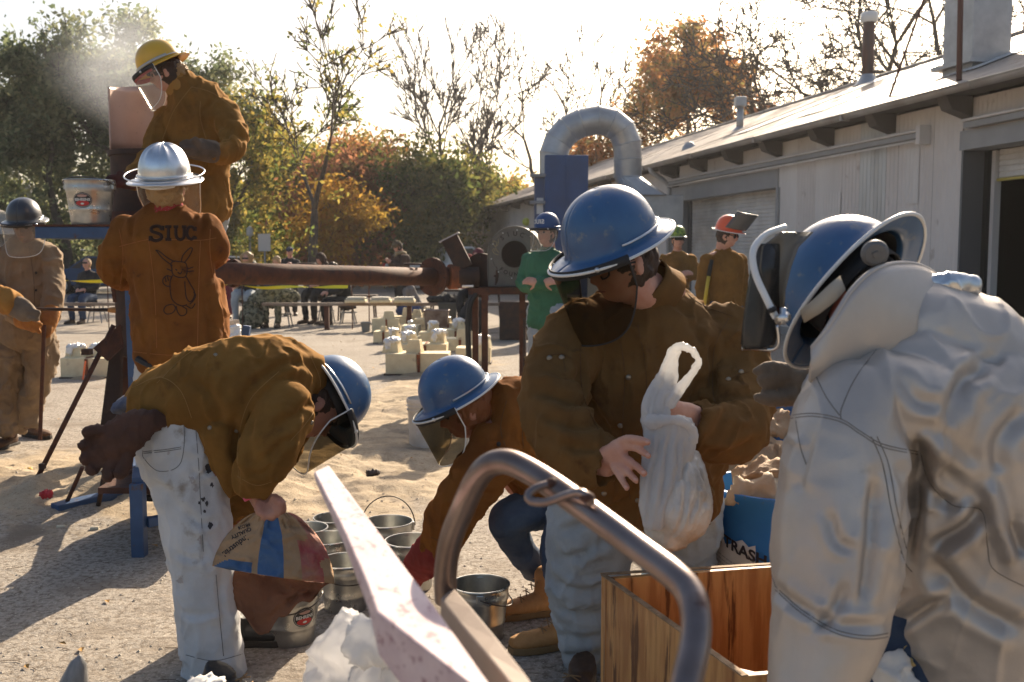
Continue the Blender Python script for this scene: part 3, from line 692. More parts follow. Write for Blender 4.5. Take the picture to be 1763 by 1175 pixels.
# door 1
t = MB(); t.box(FP((o1a+o1b)/2, .03, (Zd1+3.06)/2), (.001, .001, .001)); 
def fbox(m, s0, s1, out0, out1, z0, z1):
    pts = [FP(s_, o_, z_) for s_ in (s0, s1) for o_ in (out0, out1) for z_ in (z0, z1)]
    m.add(pts, [(0, 1, 3, 2), (4, 6, 7, 5), (0, 4, 5, 1), (2, 3, 7, 6), (0, 2, 6, 4), (1, 5, 7, 3)])
def fb(name, mat, s0, s1, out0, out1, z0, z1, bevel=0, parent=None):
    m = MB(); fbox(m, s0, s1, out0, out1, z0, z1); return m.build(name, mat, parent or shed, bevel=bevel)
fb('door_lintel', trim_g, o1a-.05, o1b+.42, -.25, .035, Zd1, 3.055)
fb('door_jamb', trim_g, o1b, o1b+.42, -.32, .03, .0, Zd1-.003); fb('door_jamb', trim_g, o1a-.10, o1a-.003, -.32, .045, 0, Zd1-.003)
fb('door_track', jamb_g, o1b-.16, o1b-.004, -.30, -.22, 0, Zd1-.006)
door_m = M('roller_door_white', (.76, .74, .70), .6, c2=(.58, .55, .51), vs=2)
def roller(s0, s1, z0, z1, out):
    d = MB(); z = z0; pts0 = []; pts1 = []; rows = []
    while z < z1:
        for dz, oo in ((0, 0), (.012, .018), (.062, .018), (.074, 0)):
            rows.append([FP(s0, out+oo, z+dz), FP(s1, out+oo, z+dz)])
        z += .078
    d.grid(rows); return d.build('roller_door', door_m, shed)
roller(o1a, o1b-.17, .02, Zd1-.01, -.28)
# doorway 2 with the raised roller door and dark room behind
fb('door_lintel', trim_g, o2a-.4, o2b+.05, -.34, .035, Zd2, 3.115)
fb('door_jamb', jamb_g, o2b-.02, o2b+.02, -.42, .02, 0, Zd2-.003)
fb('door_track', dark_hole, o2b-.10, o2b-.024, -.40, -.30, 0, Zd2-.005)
fb('door_post', wall_q, o2b-.18, o2b-.11, -.45, -.35, 0, Zd2-.01)
roller(o2a, o2b-.19, 2.48, Zd2-.01, -.42)
fb('door_edge', M('yellow_edge', (.5, .4, .1), .6), o2a, o2b-.19, -.43, -.37, 2.44, 2.475)
# the far small door
roller(46.6, 50.6, .02, 2.95, .0); fb('door_lintel', trim_g, 46.4, 50.8, -.0, .05, 2.96, 3.06)
# inside: floor, back wall, end walls, shelves
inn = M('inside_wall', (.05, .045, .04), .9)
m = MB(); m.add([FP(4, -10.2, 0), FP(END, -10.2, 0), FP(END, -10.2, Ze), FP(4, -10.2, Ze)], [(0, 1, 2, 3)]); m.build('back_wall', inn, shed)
m = MB()
for s_ in (4, END): m.add([FP(s_, 0, 0), FP(s_, -10.2, 0), FP(s_, -10.2, Ze), FP(s_, -5.1, 5.72), FP(s_, 0, Ze)], [(0, 1, 2, 3, 4)])
m.build('gable_wall', wall_p, shed)['kind'] = 'stuff'
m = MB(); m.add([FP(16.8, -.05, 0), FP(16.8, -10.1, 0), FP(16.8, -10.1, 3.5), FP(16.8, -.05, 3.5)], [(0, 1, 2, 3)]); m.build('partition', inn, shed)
for k in range(3): fb('shelf', M('shelf_wood', (.13, .09, .06), .8), 12.4, 14.6, -5.2, -4.4, .5+.6*k, .54+.6*k)
fb('cabinet', M('cabinet_dark', (.05, .045, .04), .6), 13.0, 14.3, -4.2, -3.3, 0, 1.5, .02)
# corner boards and flashing
fb('corner_board', wall_q, END-.12, END+.02, -.05, .06, 0, Ze-.02)
fb('wall_base', M('concrete', (.3, .28, .26), .9), o2b+.05, o1a-.1, .03, .055, 0, .14)
# rail over the doors
fb('door_rail', trim_g, S_at(1590), o1b+.5, .04, .13, 3.12, 3.20, .01); fb('door_rail', wall_q, S_at(1588), o1b+.5, .035, .16, 3.203, 3.24, .01)
m = MB(); m.tube([FP(S_at(1588), .14, 3.08), FP(o1b+.5, .14, 3.08)], .018, 8); m.build('conduit', wall_q, shed, smooth=True)
fb('rail_end', wall_q, S_at(1595), S_at(1588)-.005, .03, .20, 3.02, 3.28)
fb('door_rail', trim_g, o2a, o2b-.15, .04, .14, 3.125, 3.21, .01); fb('door_rail', wall_q, o2a, o2b-.12, .035, .17, 3.213, 3.25, .01)
# rafter tails under the eave
br = M('bracket_dark', (.10, .085, .075), .8)
for px in (1655, 1528, 1425, 1338, 1272, 1212, 1160):
    s_ = S_at(px); wd = .22; m = MB()
    m.prism([FP(s_-wd/2, .018, Ze-.02), FP(s_-wd/2, .42, Ze-.03), FP(s_-wd/2, .33, Ze-.20), FP(s_-wd/2, .018, Ze-.30)], D_*wd); m.build('rafter_tail', br, shed)
for s_ in (27, 29.4, 31.8, 34.2, 36.6, 39, 41.4, 43.8, 46.2, 48.6, 51): 
    m = MB(); m.prism([FP(s_, .018, Ze-.02), FP(s_, .42, Ze-.03), FP(s_, .33, Ze-.18), FP(s_, .018, Ze-.26)], D_*.2); m.build('rafter_tail', br, shed)
# roof sheets
ez = Ze+.02; rz_ = 5.75; W0 = .50; WR = -5.1
def RP(s_, out, up=0): 
    t_ = (W0-out)/(W0-WR); return FP(s_, out, ez+(rz_-ez)*t_+up)
s_ = 4.0; i = 0
skl = [(14.9, 15.7), (19.3, 20.3), (22.4, 23.4)]
while s_ < END+.3:
    e = s_+1.02; up = .004*(i % 3)+random.uniform(0, .006); n = 44; rows = []
    for (o_, dz) in ((W0, 0), (-2.2, random.uniform(-.01, .01)), (WR, 0)):
        rows.append([RP(s_+(e+.05-s_)*k/n, o_, up+dz+.010*math.sin(2*math.pi*k/n*13)) for k in range(n+1)])
    MB().grid(rows).build('roof_sheet', roof_m, shed, smooth=True); s_ = e; i += 1
for a_, b_ in skl:
    m = MB(); m.grid([[RP(a_+(b_-a_)*k/20, o_, .035+.01*math.sin(2*math.pi*k/20*8)) for k in range(21)] for o_ in (-.9, -4.6)]); m.build('skylight_strip', skyl_m, shed, smooth=True)
m = MB(); m.add([FP(4, WR, rz_), FP(END+.3, WR, rz_), FP(END+.3, -10.7, ez), FP(4, -10.7, ez)], [(0, 1, 2, 3)]); m.build('roof_back', roof_m, shed)
m = MB(); m.tube([RP(4, WR, .03), RP(END+.3, WR, .03)], .06, 8); m.build('ridge_cap', roof_m, shed, smooth=True)
m = MB(); m.add([FP(4, .0, Ze-.01), FP(END+.2, .0, Ze-.01), FP(END+.2, W0-.02, Ze-.005), FP(4, W0-.02, Ze-.005)], [(0, 1, 2, 3)]); m.build('soffit', br, shed)
# gutter in lengths
gut = M('gutter_tin', (.42, .39, .36), .5, .3, c2=(.30, .26, .22), vs=2)
s_ = 4.
while s_ < END+.2:
    e = min(s_+3.0, END+.3); m = MB(); rows = []
    for k in range(9):
        a_ = math.pi*(k/8); rows.append([FP(q_, W0+.06-.065*math.cos(a_), Ze+.02-.085*math.sin(a_)+.003*(int(s_) % 2)) for q_ in (s_+.01, e)])
    m.grid(rows); m.tube([FP(s_+.01, W0+.125, Ze+.02), FP(e, W0+.125, Ze+.02)], .012, 6)
    m.build('gutter', gut, shed, smooth=True, solid=.004); 
    if s_ > 10: fb('gutter_joint', gut, e-.03, e+.03, W0-.01, W0+.135, Ze-.075, Ze+.03)
    s_ = e
def downspout(s_, x=0):
    m = MB(); m.tube(spline([FP(s_, W0+.06, Ze-.03), FP(s_, W0+.02, Ze-.16), FP(s_, .25, Ze-.32), FP(s_, .10, Ze-.5), FP(s_, .09, Ze-.9), FP(s_, .09, .1)], 6), .055, 10); m.build('downspout', M('downspout_white', (.55, .53, .5), .5), shed, smooth=True)
downspout(S_at(1155)); downspout(END-.3)
# rust streaks of debris on the roof edge
# wall fittings
m = MB(); m.tube([FP(S_at(1638), .05, 1.15), FP(S_at(1638), .05, .95)], .03, 8); m.tube([FP(S_at(1630), .06, 1.02), FP(S_at(1646), .06, 1.02)], .02, 6); m.build('hose_tap', rust_or, shed)
m = MB(); m.v = []; vv, ff = ell(FP(S_at(910), .1, 2.75), (.16, .16, .16), seg=12); m.add(vv, ff); m.build('yard_light', M('lamp_yellowgreen', (.55, .6, .1), .4), shed, smooth=True)
# roof furniture (things on the roof)
def on_roof(px, out): s_ = (9-out*.978 - (px-881.5)/FPX*0)/(1); return s_
def roof_at(px, out):
    k = (px-881.5)/FPX; s_ = (9+N_.x*out - k*N_.y*out)/(.209+k*.978); return s_, RP(s_, out)
s_, p = roof_at(1482, -4.7)
vp = thing('vent_pipe', 'rust streaked vent pipe with white cap standing near the roof ridge', 'vent pipe', p)
m = MB(); m.tube([p-Vector((0, 0, .2)), p+Vector((0, 0, 1.62))], .135, 16); m.build('pipe', M('vent_rust', (.07, .045, .04), .7, c2=(.13, .05, .03), vs=5, stretch=(1, 1, .3)), vp, smooth=True)
m = MB(); m.lathe([(.16, 1.42), (.20, 1.45), (.20, 1.63), (.17, 1.66), (0, 1.67)], 18, Matrix.Translation(p)); m.build('cap', edge_white, vp, smooth=True)
m = MB(); m.lathe([(.34, -.08), (.25, .02), (.17, .16), (.14, .2)], 18, Matrix.Translation(p)); m.build('flashing', galv_l, vp, smooth=True)
s_, p = roof_at(1268, -2.2)
vp = thing('roof_vent', 'small galvanised roof vent with square cowl halfway along the roof', 'vent', p)
m = MB(); m.tube([p-Vector((0, 0, .1)), p+Vector((0, 0, .55))], .09, 12); m.build('pipe', galv_l, vp, smooth=True)
m = MB(); m.box(p+Vector((0, 0, .68)), (.27, .27, .24)); m.build('cowl', galv_l, vp, bevel=.02)
m = MB(); m.lathe([(.22, -.06), (.1, .06)], 12, Matrix.Translation(p)); m.build('flashing', galv_l, vp, smooth=True)
s_, p = roof_at(1183, -.9)
vp = MB().lathe([(.2, -.05), (.18, .03), (.10, .15), (0, .17)], 10, Matrix.Translation(p)).build('roof_hood', galv_l, None, smooth=True); prop(vp, 'low tin hood near the gutter left of the square roof vent', 'vent')
s_, p = roof_at(1664, -1.5)
st = thing('square_stack', 'tall square galvanised exhaust stack with rusty pipe down its front', 'exhaust stack', p)
m = MB(); rm = Matrix.Rotation(math.atan2(D_.y, D_.x), 3, 'Z'); m.box(p+Vector((0, 0, 1.35)), (.72, .66, 3.3), rm); m.build('duct', galv_l, st, bevel=.01)
for zz in (1.0, 2.15): m = MB(); m.box(p+Vector((0, 0, zz)), (.735, .675, .025), rm); m.build('duct_seam', galv_l, st)
m = MB(); m.box(p+Vector((0, 0, .0)), (.95, .9, .06), rm); m.build('flashing', galv_l, st)
m = MB(); a_ = RP(roof_at(1637, .0)[0], .0, .02); m.tube([a_, a_+Vector((.08, .30, 2.7))], .04, 8); m.build('brace_pipe', rust_or if False else M('rust_pipe', (.10, .04, .03), .7), st, smooth=True)
s2, a_ = roof_at(1520, -.35); m = MB(); m.tube([a_, p+N_*.35+D_*.0+Vector((0, 0, 2.6))], .02, 6); m.build('guy_rod', MATS['rust_pipe'], st, smooth=True)
# ================================================================ dust collector with its duct
Yc = 21.5; c0 = W(920, 440, Yc).x; c1 = W(1012, 440, Yc).x; zt = W(966, 267, Yc).z
dc = thing('dust_collector', 'tall dark blue dust collector cabinet with curved silver duct', 'dust collector', ((c0+c1)/2, Yc, 0))
navy = M('navy_paint', (.018, .070, .21), .5, c2=(.015, .055, .16), vs=2)
xs0 = W(938, 300, Yc).x
m = MB(); m.box(((xs0+c1)/2, Yc+.6, zt/2+.3), (c1-xs0, 1.2, zt-.6)); m.build('cabinet', navy, dc, bevel=.015)
m = MB(); m.box((W(976, 0, Yc).x, Yc-.02, zt/2+.3), (.05, .03, zt-.7)); m.build('corner_rib', navy, dc, bevel=.005)
m = MB(); m.box((c0+.12, Yc+.5, zt/2+.1), (.22, .8, zt-1.0)); m.build('side_panel', M('navy_light', (.05, .08, .17), .5), dc)
for zz in (.88, .72, .55, .38): m = MB(); m.box((c0+.08, Yc+.08, zt*zz), (.36, .16, .07)); m.build('clamp_bar', M('grey_metal', (.22, .23, .25), .5, .5), dc, bevel=.01)
m = MB(); m.box((c0+.12, Yc+.09, zt*.7), (.14, .02, .34)); m.build('notice', M('notice_white', (.6, .6, .58), .6), dc)
for xx in (xs0+.06, c1-.06):
    for yy in (Yc+.06, Yc+1.1): m = MB(); m.box((xx, yy, .3), (.1, .1, .6)); m.build('leg', navy, dc)
Yd = Yc+.5; ru = 24*PM(Yd)
path = [(966, 300), (966, 262), (972, 240), (990, 218), (1015, 203), (1042, 221-19), (1065, 212), (1082, 232), (1086, 262), (1088, 298)]
path = [(953, 300), (953, 266), (961, 243), (977, 224), (1001, 212), (1030, 207), (1054, 212), (1071, 226), (1080, 248), (1081, 275), (1081, 305)]
def yd(i): return Yd+.35*i/10
pw = [W(x, y, yd(i)) for i, (x, y) in enumerate(path)]
for i in range(len(pw)-1):      # each elbow gore is its own segment
    a_, b_ = pw[i], pw[i+1]; t_ = (b_-a_).normalized(); m = MB()
    n1 = (pw[i]-pw[i-1]).normalized() if i else t_; n2 = (pw[i+2]-pw[i+1]).normalized() if i+2 < len(pw) else t_
    ax = Vector((0, 1, 0)); vs = []
    for cpt, nn, kk in ((a_, n1+t_, 1.0), (b_, n2+t_, 1.0)):
        nn.normalize(); sd = nn.cross(ax).normalized(); k_ = 1/max(.5, nn.dot(t_))
        for q_ in range(28): th = 2*math.pi*q_/28; vs.append(cpt+sd*(math.cos(th)*ru*k_)+ax*(math.sin(th)*ru))
    m.add(vs, [(q_, (q_+1) % 28, 28+(q_+1) % 28, 28+q_) for q_ in range(28)]); o = smooth_auto(m.build('duct_gore', galv_l, dc))
    rg = MB(); rg.tube(vs[28:], .016, 5, closed=True); rg.build('duct_seam', galv_l, o)
e_ = pw[-1]; m = MB(); r1 = ru
ring1 = [e_+Vector((math.cos(2*math.pi*q_/28)*ru, math.sin(2*math.pi*q_/28)*ru, 0)) for q_ in range(28)]
hx, hy = .62, .5; ctr = W(1108, 338, Yd+.35)
ring2 = []
for q_ in range(28):
    th = 2*math.pi*q_/28; k_ = 1/max(abs(math.cos(th)), abs(math.sin(th))); ring2.append(ctr+Vector((math.cos(th)*k_*hx*.75, math.sin(th)*k_*hy, 0)))
m.add(ring1+ring2, [(q_, (q_+1) % 28, 28+(q_+1) % 28, 28+q_) for q_ in range(28)]); m.build('duct_boot', galv_l, dc)
m = MB(); m.box(ctr+Vector((.20, .1, -.42)), (1.25, 1.0, .84)); m.build('duct_box', galv_l, dc, bevel=.01)
# ================================================================ trees
lf_green = leafmat('leaf_greygreen', (.10, .13, .07), (.15, .17, .09), (.24, .24, .13))
lf_yg = leafmat('leaf_yellowgreen', (.09, .12, .03), (.19, .18, .04), (.34, .25, .06))
lf_gold = leafmat('leaf_gold', (.26, .17, .03), (.40, .24, .045), (.30, .14, .03))
lf_org = leafmat('leaf_orange', (.17, .15, .05), (.36, .20, .07), (.42, .18, .06))
lf_rust = leafmat('leaf_rust', (.22, .10, .05), (.30, .13, .07), (.13, .11, .045))
lf_dk = leafmat('leaf_darkgreen', (.055, .075, .02), (.11, .12, .03), (.20, .17, .045))
def TB(px, Y): return (W(px, 440, Y).x, Y, 0)
make_tree('oak_tree', 'tallest grey green tree behind the furnace smoke', TB(275, 40), 11.3, .34, 11, lf_green, 30000, .13, .62, skirt=.15, spread=.58, levels=6, up=.12, minr=.015)
make_tree('oak_tree', 'grey green tree at the far left reaching over the parked cars', TB(125, 39), 9.9, .30, 12, lf_green, 30000, .13, .62, skirt=.15, spread=.66, levels=6, up=.08, minr=.015)
make_tree('oak_tree', 'lower olive tree right of the yellow hard hat', TB(384, 44), 8.2, .25, 14, lf_yg, 9000, .13, .6, skirt=.2, spread=.5, levels=5)
make_tree('maple_tree', 'tall thin crowned maple with a straight dark trunk in the middle', TB(533, 33), 9.6, .21, 21, lf_yg, 1500, .09, .35, first=.28, spread=.52, levels=6, up=.22, minr=.022, keep=.3, skirt=.1)
make_tree('maple_tree', 'golden leaved low tree beside the straight dark trunk', TB(590, 37), 4.2, .12, 22, lf_gold, 6500, .10, .7, spread=.75, levels=5, up=.05, squash=.7)
bg_trees = [(440, 52, 7.2, lf_yg, 31, 'yellow green tree behind the sign board'), (505, 55, 7.2, lf_dk, 32, 'dark green tree behind the straight trunk'), (600, 56, 8.0, lf_yg, 33, 'yellow green tree right of the straight trunk'), (655, 50, 7.4, lf_org, 34, 'orange brown tree left of the bare trees'), (700, 46, 6.6, lf_rust, 35, 'rust brown tree above the man in the knit hat'), (748, 43, 6.5, lf_dk, 36, 'dense dark green tree above the scoop chute'), (800, 47, 5.2, lf_dk, 37, 'short dark tree beside the end of the shed'), (845, 56, 6.6, lf_yg, 38, 'sparse yellowing tree behind the end of the shed'), (880, 60, 6.0, lf_org, 39, 'orange tinted tree just left of the blue dust collector'), (395, 60, 6.0, lf_dk, 40, 'dark tree behind the oldest parked cars'), (330, 58, 6.5, lf_yg, 47, 'yellow green tree behind the woman in the silver hat'), (20, 60, 5.6, lf_dk, 48, 'dark low tree beyond the left edge of the lot')]
for px, Y, h, lf, sd, lb in bg_trees:
    make_tree('shade_tree', lb, TB(px, Y), h, .2, sd, lf, 12000, .15, .95, group='trees beyond the parking road', spread=.62, levels=5, up=.1, skirt=.5, minr=.02)
make_tree('shade_tree', 'orange brown oak behind the shed roof, left of the bare tree', TB(1165, 52), 13.0, .35, 51, lf_org, 22000, .14, .8, spread=.58, levels=6, up=.15, minr=.02)
make_tree('shade_tree', 'rust leaved tree peeping over the shed roof between vents', TB(1345, 60), 11.2, .3, 52, lf_rust, 8000, .15, 1.0, spread=.6, levels=5, up=.1, minr=.02)
make_tree('shade_tree', 'small orange tree rising behind the silver duct', TB(1062, 50), 8.8, .2, 53, lf_org, 7000, .13, .9, spread=.55, levels=5)
make_tree('bare_tree', 'leafless pale tree left of the blue dust collector', TB(800, 50), 13.4, .30, 61, None, bm=bark_p, first=.28, spread=.42, levels=6, up=.34, minr=.028, nb=(2, 3))
make_tree('bare_tree', 'slender leafless tree just behind the first pale bare tree', TB(835, 53), 12.2, .2, 66, None, bm=bark_p, first=.36, spread=.36, levels=6, up=.34, minr=.028, nb=(2, 3))
make_tree('bare_tree', 'leafless tree whose crown spreads above the silver duct', TB(935, 56), 14.8, .40, 63, None, first=.34, spread=.58, levels=6, up=.2, minr=.034, nb=(2, 3))
make_tree('bare_tree', 'leafless tree whose crown spreads left of the vent pipe', (W(1490, 440, 42).x, 42, 0), 15.2, .46, 64, None, first=.38, spread=.75, levels=6, up=.02, minr=.028, nb=(3, 4), lean=(-.12, 0), kink=.16)
make_tree('bare_tree', 'bare tree with a straight trunk right of the vent pipe', (W(1552, 440, 40).x, 40, 0), 17.5, .30, 65, None, first=.62, spread=.55, levels=5, up=.2, minr=.016)
make_tree('bare_tree', 'thick limbed bare tree behind the square exhaust stack', (W(1740, 440, 36).x, 36, 0), 17.0, .42, 67, None, first=.45, spread=.8, levels=6, up=.0, minr=.018, nb=(3, 4), lean=(-.25, 0), kink=.15)
# far brick building, low walls
fbk = thing('brick_building', 'dim red brick building under the far trees', 'building', TB(680, 70))
m = MB(); m.box((W(690, 0, 70).x, 73, 1.9), (13, 6, 3.8)); m.build('wall', M('far_brick', (.13, .06, .045), .9, c2=(.09, .045, .035), vs=2), fbk)
m = MB(); m.box((W(690, 0, 70).x, 73, 3.9), (13.8, 7, .3)); m.build('roof', M('far_roof', (.05, .045, .04), .8), fbk)
for px, w_ in ((600, 1.4), (645, .9), (690, 1.4), (735, 1.4), (790, 1.0)):
    m = MB(); m.box((W(px, 0, 69.9).x, 69.96, 1.6), (w_, .1, 1.6)); o = m.build('window', M('far_trim', (.35, .33, .3), .7), fbk)
    m = MB(); m.box((W(px, 0, 69.8).x, 69.88, 1.6), (w_-.25, .08, 1.35)); m.build('pane', M('far_glass', (.03, .035, .04), .15), o)
hb = thing('house', 'pale low building at the left edge of the lot', 'building', TB(-60, 33))
m = MB(); m.box((W(-80, 0, 33).x-3.0, 36, 1.15), (4.6, 6, 2.3)); m.build('wall', wall_p, hb)
xr = W(80, 0, 33).x-2.9; m = MB(); m.prism([(xr-8, 32.6, 2.25), (xr, 32.6, 2.2), (xr-.1, 32.6, 2.32), (xr-4, 32.6, 4.0)], (0, 7, 0)); m.build('roof', M('pale_roof', (.5, .47, .43), .6, c2=(.4, .37, .33), vs=1), hb)
# far treeline
r_ = np.random.default_rng(4); n = 26000
Pp = np.stack([r_.uniform(-75, 60, n), r_.uniform(84, 92, n), np.zeros(n)], -1); hh = 5.2+2.0*vn(np.stack([Pp[:, 0]*.12, Pp[:, 0]*0, Pp[:, 0]*0], -1), 3)+1.2*vn(np.stack([Pp[:, 0]*.5, Pp[:, 0]*0, Pp[:, 0]*0], -1), 5); Pp[:, 2] = r_.random(n)**.8*hh
a_ = r_.normal(0, 1, (n, 3)); a_ /= np.linalg.norm(a_, axis=1)[:, None]; b_ = r_.normal(0, 1, (n, 3)); b_ -= a_*(a_*b_).sum(1)[:, None]; b_ /= np.linalg.norm(b_, axis=1)[:, None]; a_ *= .42; b_ *= .3
o = mesh_obj('far_woods', np.stack([Pp-a_, Pp+b_, Pp+a_, Pp-b_], 1).reshape(-1, 3), np.arange(n*4).reshape(-1, 4).tolist(), lf_dk, None); prop(o, 'far hedge of woods closing the view behind everything', kind='stuff')
# ================================================================ people: general builder
def scl(st, k, lo=0): return [(s[0], max(s[1]*k, lo), max((s[2] if len(s) > 2 else s[1])*k, lo)) for s in st]
def build_person(label, loc, torso, arms, legs, head, top, bottom, sk=None, voxel=.008, hands=(), group=None, folds=.05, amp=.007, sc=9., seed=0, neck_r=.058, cuff=.03, hs=1., face=1, hairm=None, hair_s=1., boots=None, boot_up=.14, extra_top=(), extra_body=(), leg_fold=.06, body_vox=None, tsm=3, shoe=None, tseg=28, pelvis=None, creases=(), lcreases=(), collar=None, legmat_amp=None, jname='jacket'):
    t = thing('person', label, 'person', loc, group)
    sk = sk or skin; c, Fh, Uh = head; X, Fv, Uv = frame(Fh, Uh); c = Vector(c)
    # clothes
    pr = [limb(torso, seg=tseg, fold=folds*.6, ff=(7, 1.3), seed=seed)]
    for i, a in enumerate(arms): pr.append(limb(a, seg=20, fold=folds*1.3, ff=(20, 1.5), seed=seed+5+i, cuff=cuff, rnd=True))
    pr += list(extra_top)
    jk = fuse(jname, pr, top, t, voxel, tsm, cloth(amp, sc, seed, creases=creases))
    if collar:
        cp, cr, ct, cm = collar; m = MB(); rows = []
        T_ = Vector(ct).normalized(); a_, b_ = basis(T_)
        for h_, k_ in ((-.02, 1.15), (.02, 1.02), (.05, 1.06)):
            rows.append([Vector(cp)+T_*h_+(a_*math.cos(q)+b_*math.sin(q))*cr*k_ for q in np.linspace(0, 2*math.pi, 25)])
        m.grid(rows); m.build('collar', cm, jk, smooth=True, solid=.006)
    lp = [limb(l, seg=20, fold=leg_fold, ff=(11, 1.6), seed=seed+9+i, cuff=.03) for i, l in enumerate(legs)]
    if pelvis: lp.append(limb(pelvis, seg=24))
    tr = fuse('trousers', lp, bottom, t, voxel, tsm, cloth(legmat_amp if legmat_amp is not None else amp*.8, sc*1.1, seed+3, creases=lcreases)) if lp else None
    # one continuous body under them
    nb = Vector(torso[0][0]); bp = head_prims(c, Fv, Uv, hs)+[neck_prim(c, Fv, Uv, nb-(c-nb)*.25, neck_r, hs)]
    bp.append(limb(scl(torso, .58)))
    for a in arms: bp.append(limb([(torso[0][0], .04, .04), (torso[1][0], .05, .05)]+scl(a, .48, .024)))
    for l in legs: bp.append(limb([(torso[-1][0], .06, .06)]+scl(l, .5, .03)))
    for h in hands:
        if h.get('mat') is None: bp += h['prims']
    bp += list(extra_body)
    bd = fuse('body', bp, sk, t, body_vox or voxel, 2 if (body_vox or voxel) <= .008 else 1, (lambda co, no: .0006*ridge(co*70, 5)+.0006*ridge(co*150, 6)) if (body_vox or voxel) <= .006 else None)
    for h in hands:
        if h.get('mat') is not None: fuse('glove', h['prims'], h['mat'], t, h.get('v', .006), 2, cloth(.0025, 30, 4))
    if face:
        for sx in (-1, 1):
            m = MB(); vv, ff = ell(c+X*(.031*sx*hs)+Fv*(.079*hs)+Uv*(.012*hs), (.0125*hs,)*3, seg=12); m.add(vv, ff); m.build('eye', M('eye', (.06, .045, .04), .2), t, smooth=True)
            m = MB(); m.tube([c+X*(sx*q*hs)+Fv*((.094-.25*abs(q)**1.2)*hs)+Uv*((.034+z)*hs) for q, z in ((.014, 0), (.03, .006), (.048, .0))], .0035*hs, 5); m.build('eyebrow', hair_b, t, smooth=True)
        m = MB(); m.tube([c+X*(q*hs)+Fv*((.098-.9*q*q*8)*hs)+Uv*(-.052*hs) for q in (-.022, -.01, 0, .01, .022)], [.001, .003, .0035, .003, .001], 6); m.build('mouth', M('lips', (.34, .12, .10), .5), t, smooth=True)
    if hairm:
        P_ = ell(c-Fv*.014*hs+Uv*.010*hs, (.081*hs*hair_s, .096*hs*hair_s, .114*hs), X, Fv, Uv, 32)
        fuse('hair', [P_], hairm, t, .007, 1, lambda co, no: .006*ridge(co*45, 3)+.004*ridge(co*20, 5))
    if shoe is not None:
        for (hp, dr) in boots or []: boot(t, hp, dr, shoe, up=boot_up)
    return t, jk, tr, bd
def std_person(label, px, Y, pose, yaw, top, bottom, z0=0., hairm=hair_b, sk=None, group=None, head_pitch=0., voxel=.014, lean=0., armpose='down', seed=0, hat=None, scale=1., Xoff=None, head_yaw=0., seat=.45, shoe=leather_d, bulk=1.):
    bx = Xoff if Xoff is not None else W(px, 440, Y).x
    loc = Vector((bx, Y, z0)); q = Matrix.Rotation(yaw, 3, 'Z')      # yaw 0 faces +Y
    def P(x, y, z): return loc+q @ Vector((x*scale, y*scale, z*scale))
    ref = tuple(q @ Vector((0, 1, 0)))
    if pose == 'stand': hz = .93; hipy = 0.
    else: hz = seat+.10; hipy = -.05
    sh = hz+.52; b = bulk
    def T(z, r1, r2, dy=0): return (P(0, hipy+lean*(z-hz)+dy, z), r1*scale*b, r2*scale*b)
    torso = [T(sh+.05, .062, .062), T(sh+.01, .14, .085), T(sh-.08, .185, .12), T(sh-.25, .175, .125), T(hz+.08, .165, .125), T(hz-.10, .18, .13)]
    ly = lean*(sh-hz)+hipy
    arms = []; hands = []
    for sx in (-1, 1):
        S_ = P(.175*sx, ly, sh-.04)
        if armpose == 'down': E = P(.235*sx, ly-.02, sh-.31); Wr = P(.235*sx, ly+.06, sh-.56); hd = Vector((0, .1, -1))
        elif armpose == 'crossed': E = P(.23*sx, ly+.05, sh-.28); Wr = P(-.03*sx, ly+.20, sh-.24); hd = Vector((-sx, .1, .1))
        elif armpose == 'lap': E = P(.22*sx, ly+.03, sh-.28); Wr = P(.09*sx, ly+.25, sh-.34); hd = Vector((-.4*sx, 1, -.1))
        else: E = P(.22*sx, ly+.08, sh-.26); Wr = P(.06*sx, ly+.26, sh-.14); hd = Vector((-.5*sx, 1, .5))
        arms.append([(S_, .065*scale*b, .065*scale*b), (E, .056*scale*b, .056*scale*b), (Wr, .045*scale, .045*scale)])
        hands.append(dict(prims=hand_prims(Wr, q @ hd, q @ Vector((0, 1, .3)), sx, scale)))
    legs = []; boots = []
    for sx in (-1, 1):
        if pose == 'stand':
            legs.append([(P(.09*sx, 0, hz), .105*b, .115*b), (P(.10*sx, .02, .50), .075, .08), (P(.10*sx, -.02, .09), .058, .062)]); boots.append((P(.10*sx, -.04, 0), q @ Vector((.12*sx, 1, 0))))
        else:
            legs.append([(P(.09*sx, hipy, hz-.02), .11*b, .105*b), (P(.13*sx, .38, seat+.07), .08, .08), (P(.12*sx, .38, .09), .055, .06)]); boots.append((P(.12*sx, .36, 0), q @ Vector((.12*sx, 1, 0))))
    hc = P(0, ly+.035+.08*math.sin(head_pitch), sh+.20-.03*abs(head_pitch))
    hq = q @ Matrix.Rotation(head_yaw, 3, 'Z')
    Fh = hq @ Vector((0, math.cos(head_pitch), -math.sin(head_pitch))); Uh = hq @ Vector((0, math.sin(head_pitch), math.cos(head_pitch)))
    t, jk, tr, bd = build_person(label, loc, torso, arms, legs, (hc, Fh, Uh), top, bottom, sk or skin_p, voxel, hands, group, folds=.06, amp=.010, sc=7, seed=seed, hairm=hairm, boots=boots, shoe=shoe, hs=scale, body_vox=min(voxel, .011), face=1 if Y < 16 else 0)
    return t, hc, Fh, Uh, jk, P
def knit_hat(t, hc, Fh, Uh, mat):
    X_, F_, U_ = frame(Fh, Uh); o = fuse('knit_hat', [ell(Vector(hc)+U_*.055, (.098, .112, .085), X_, F_, U_), ell(Vector(hc)+U_*.155, (.035, .035, .035))], mat, t, .01, 1, cloth(.006, 40, 2)); return o
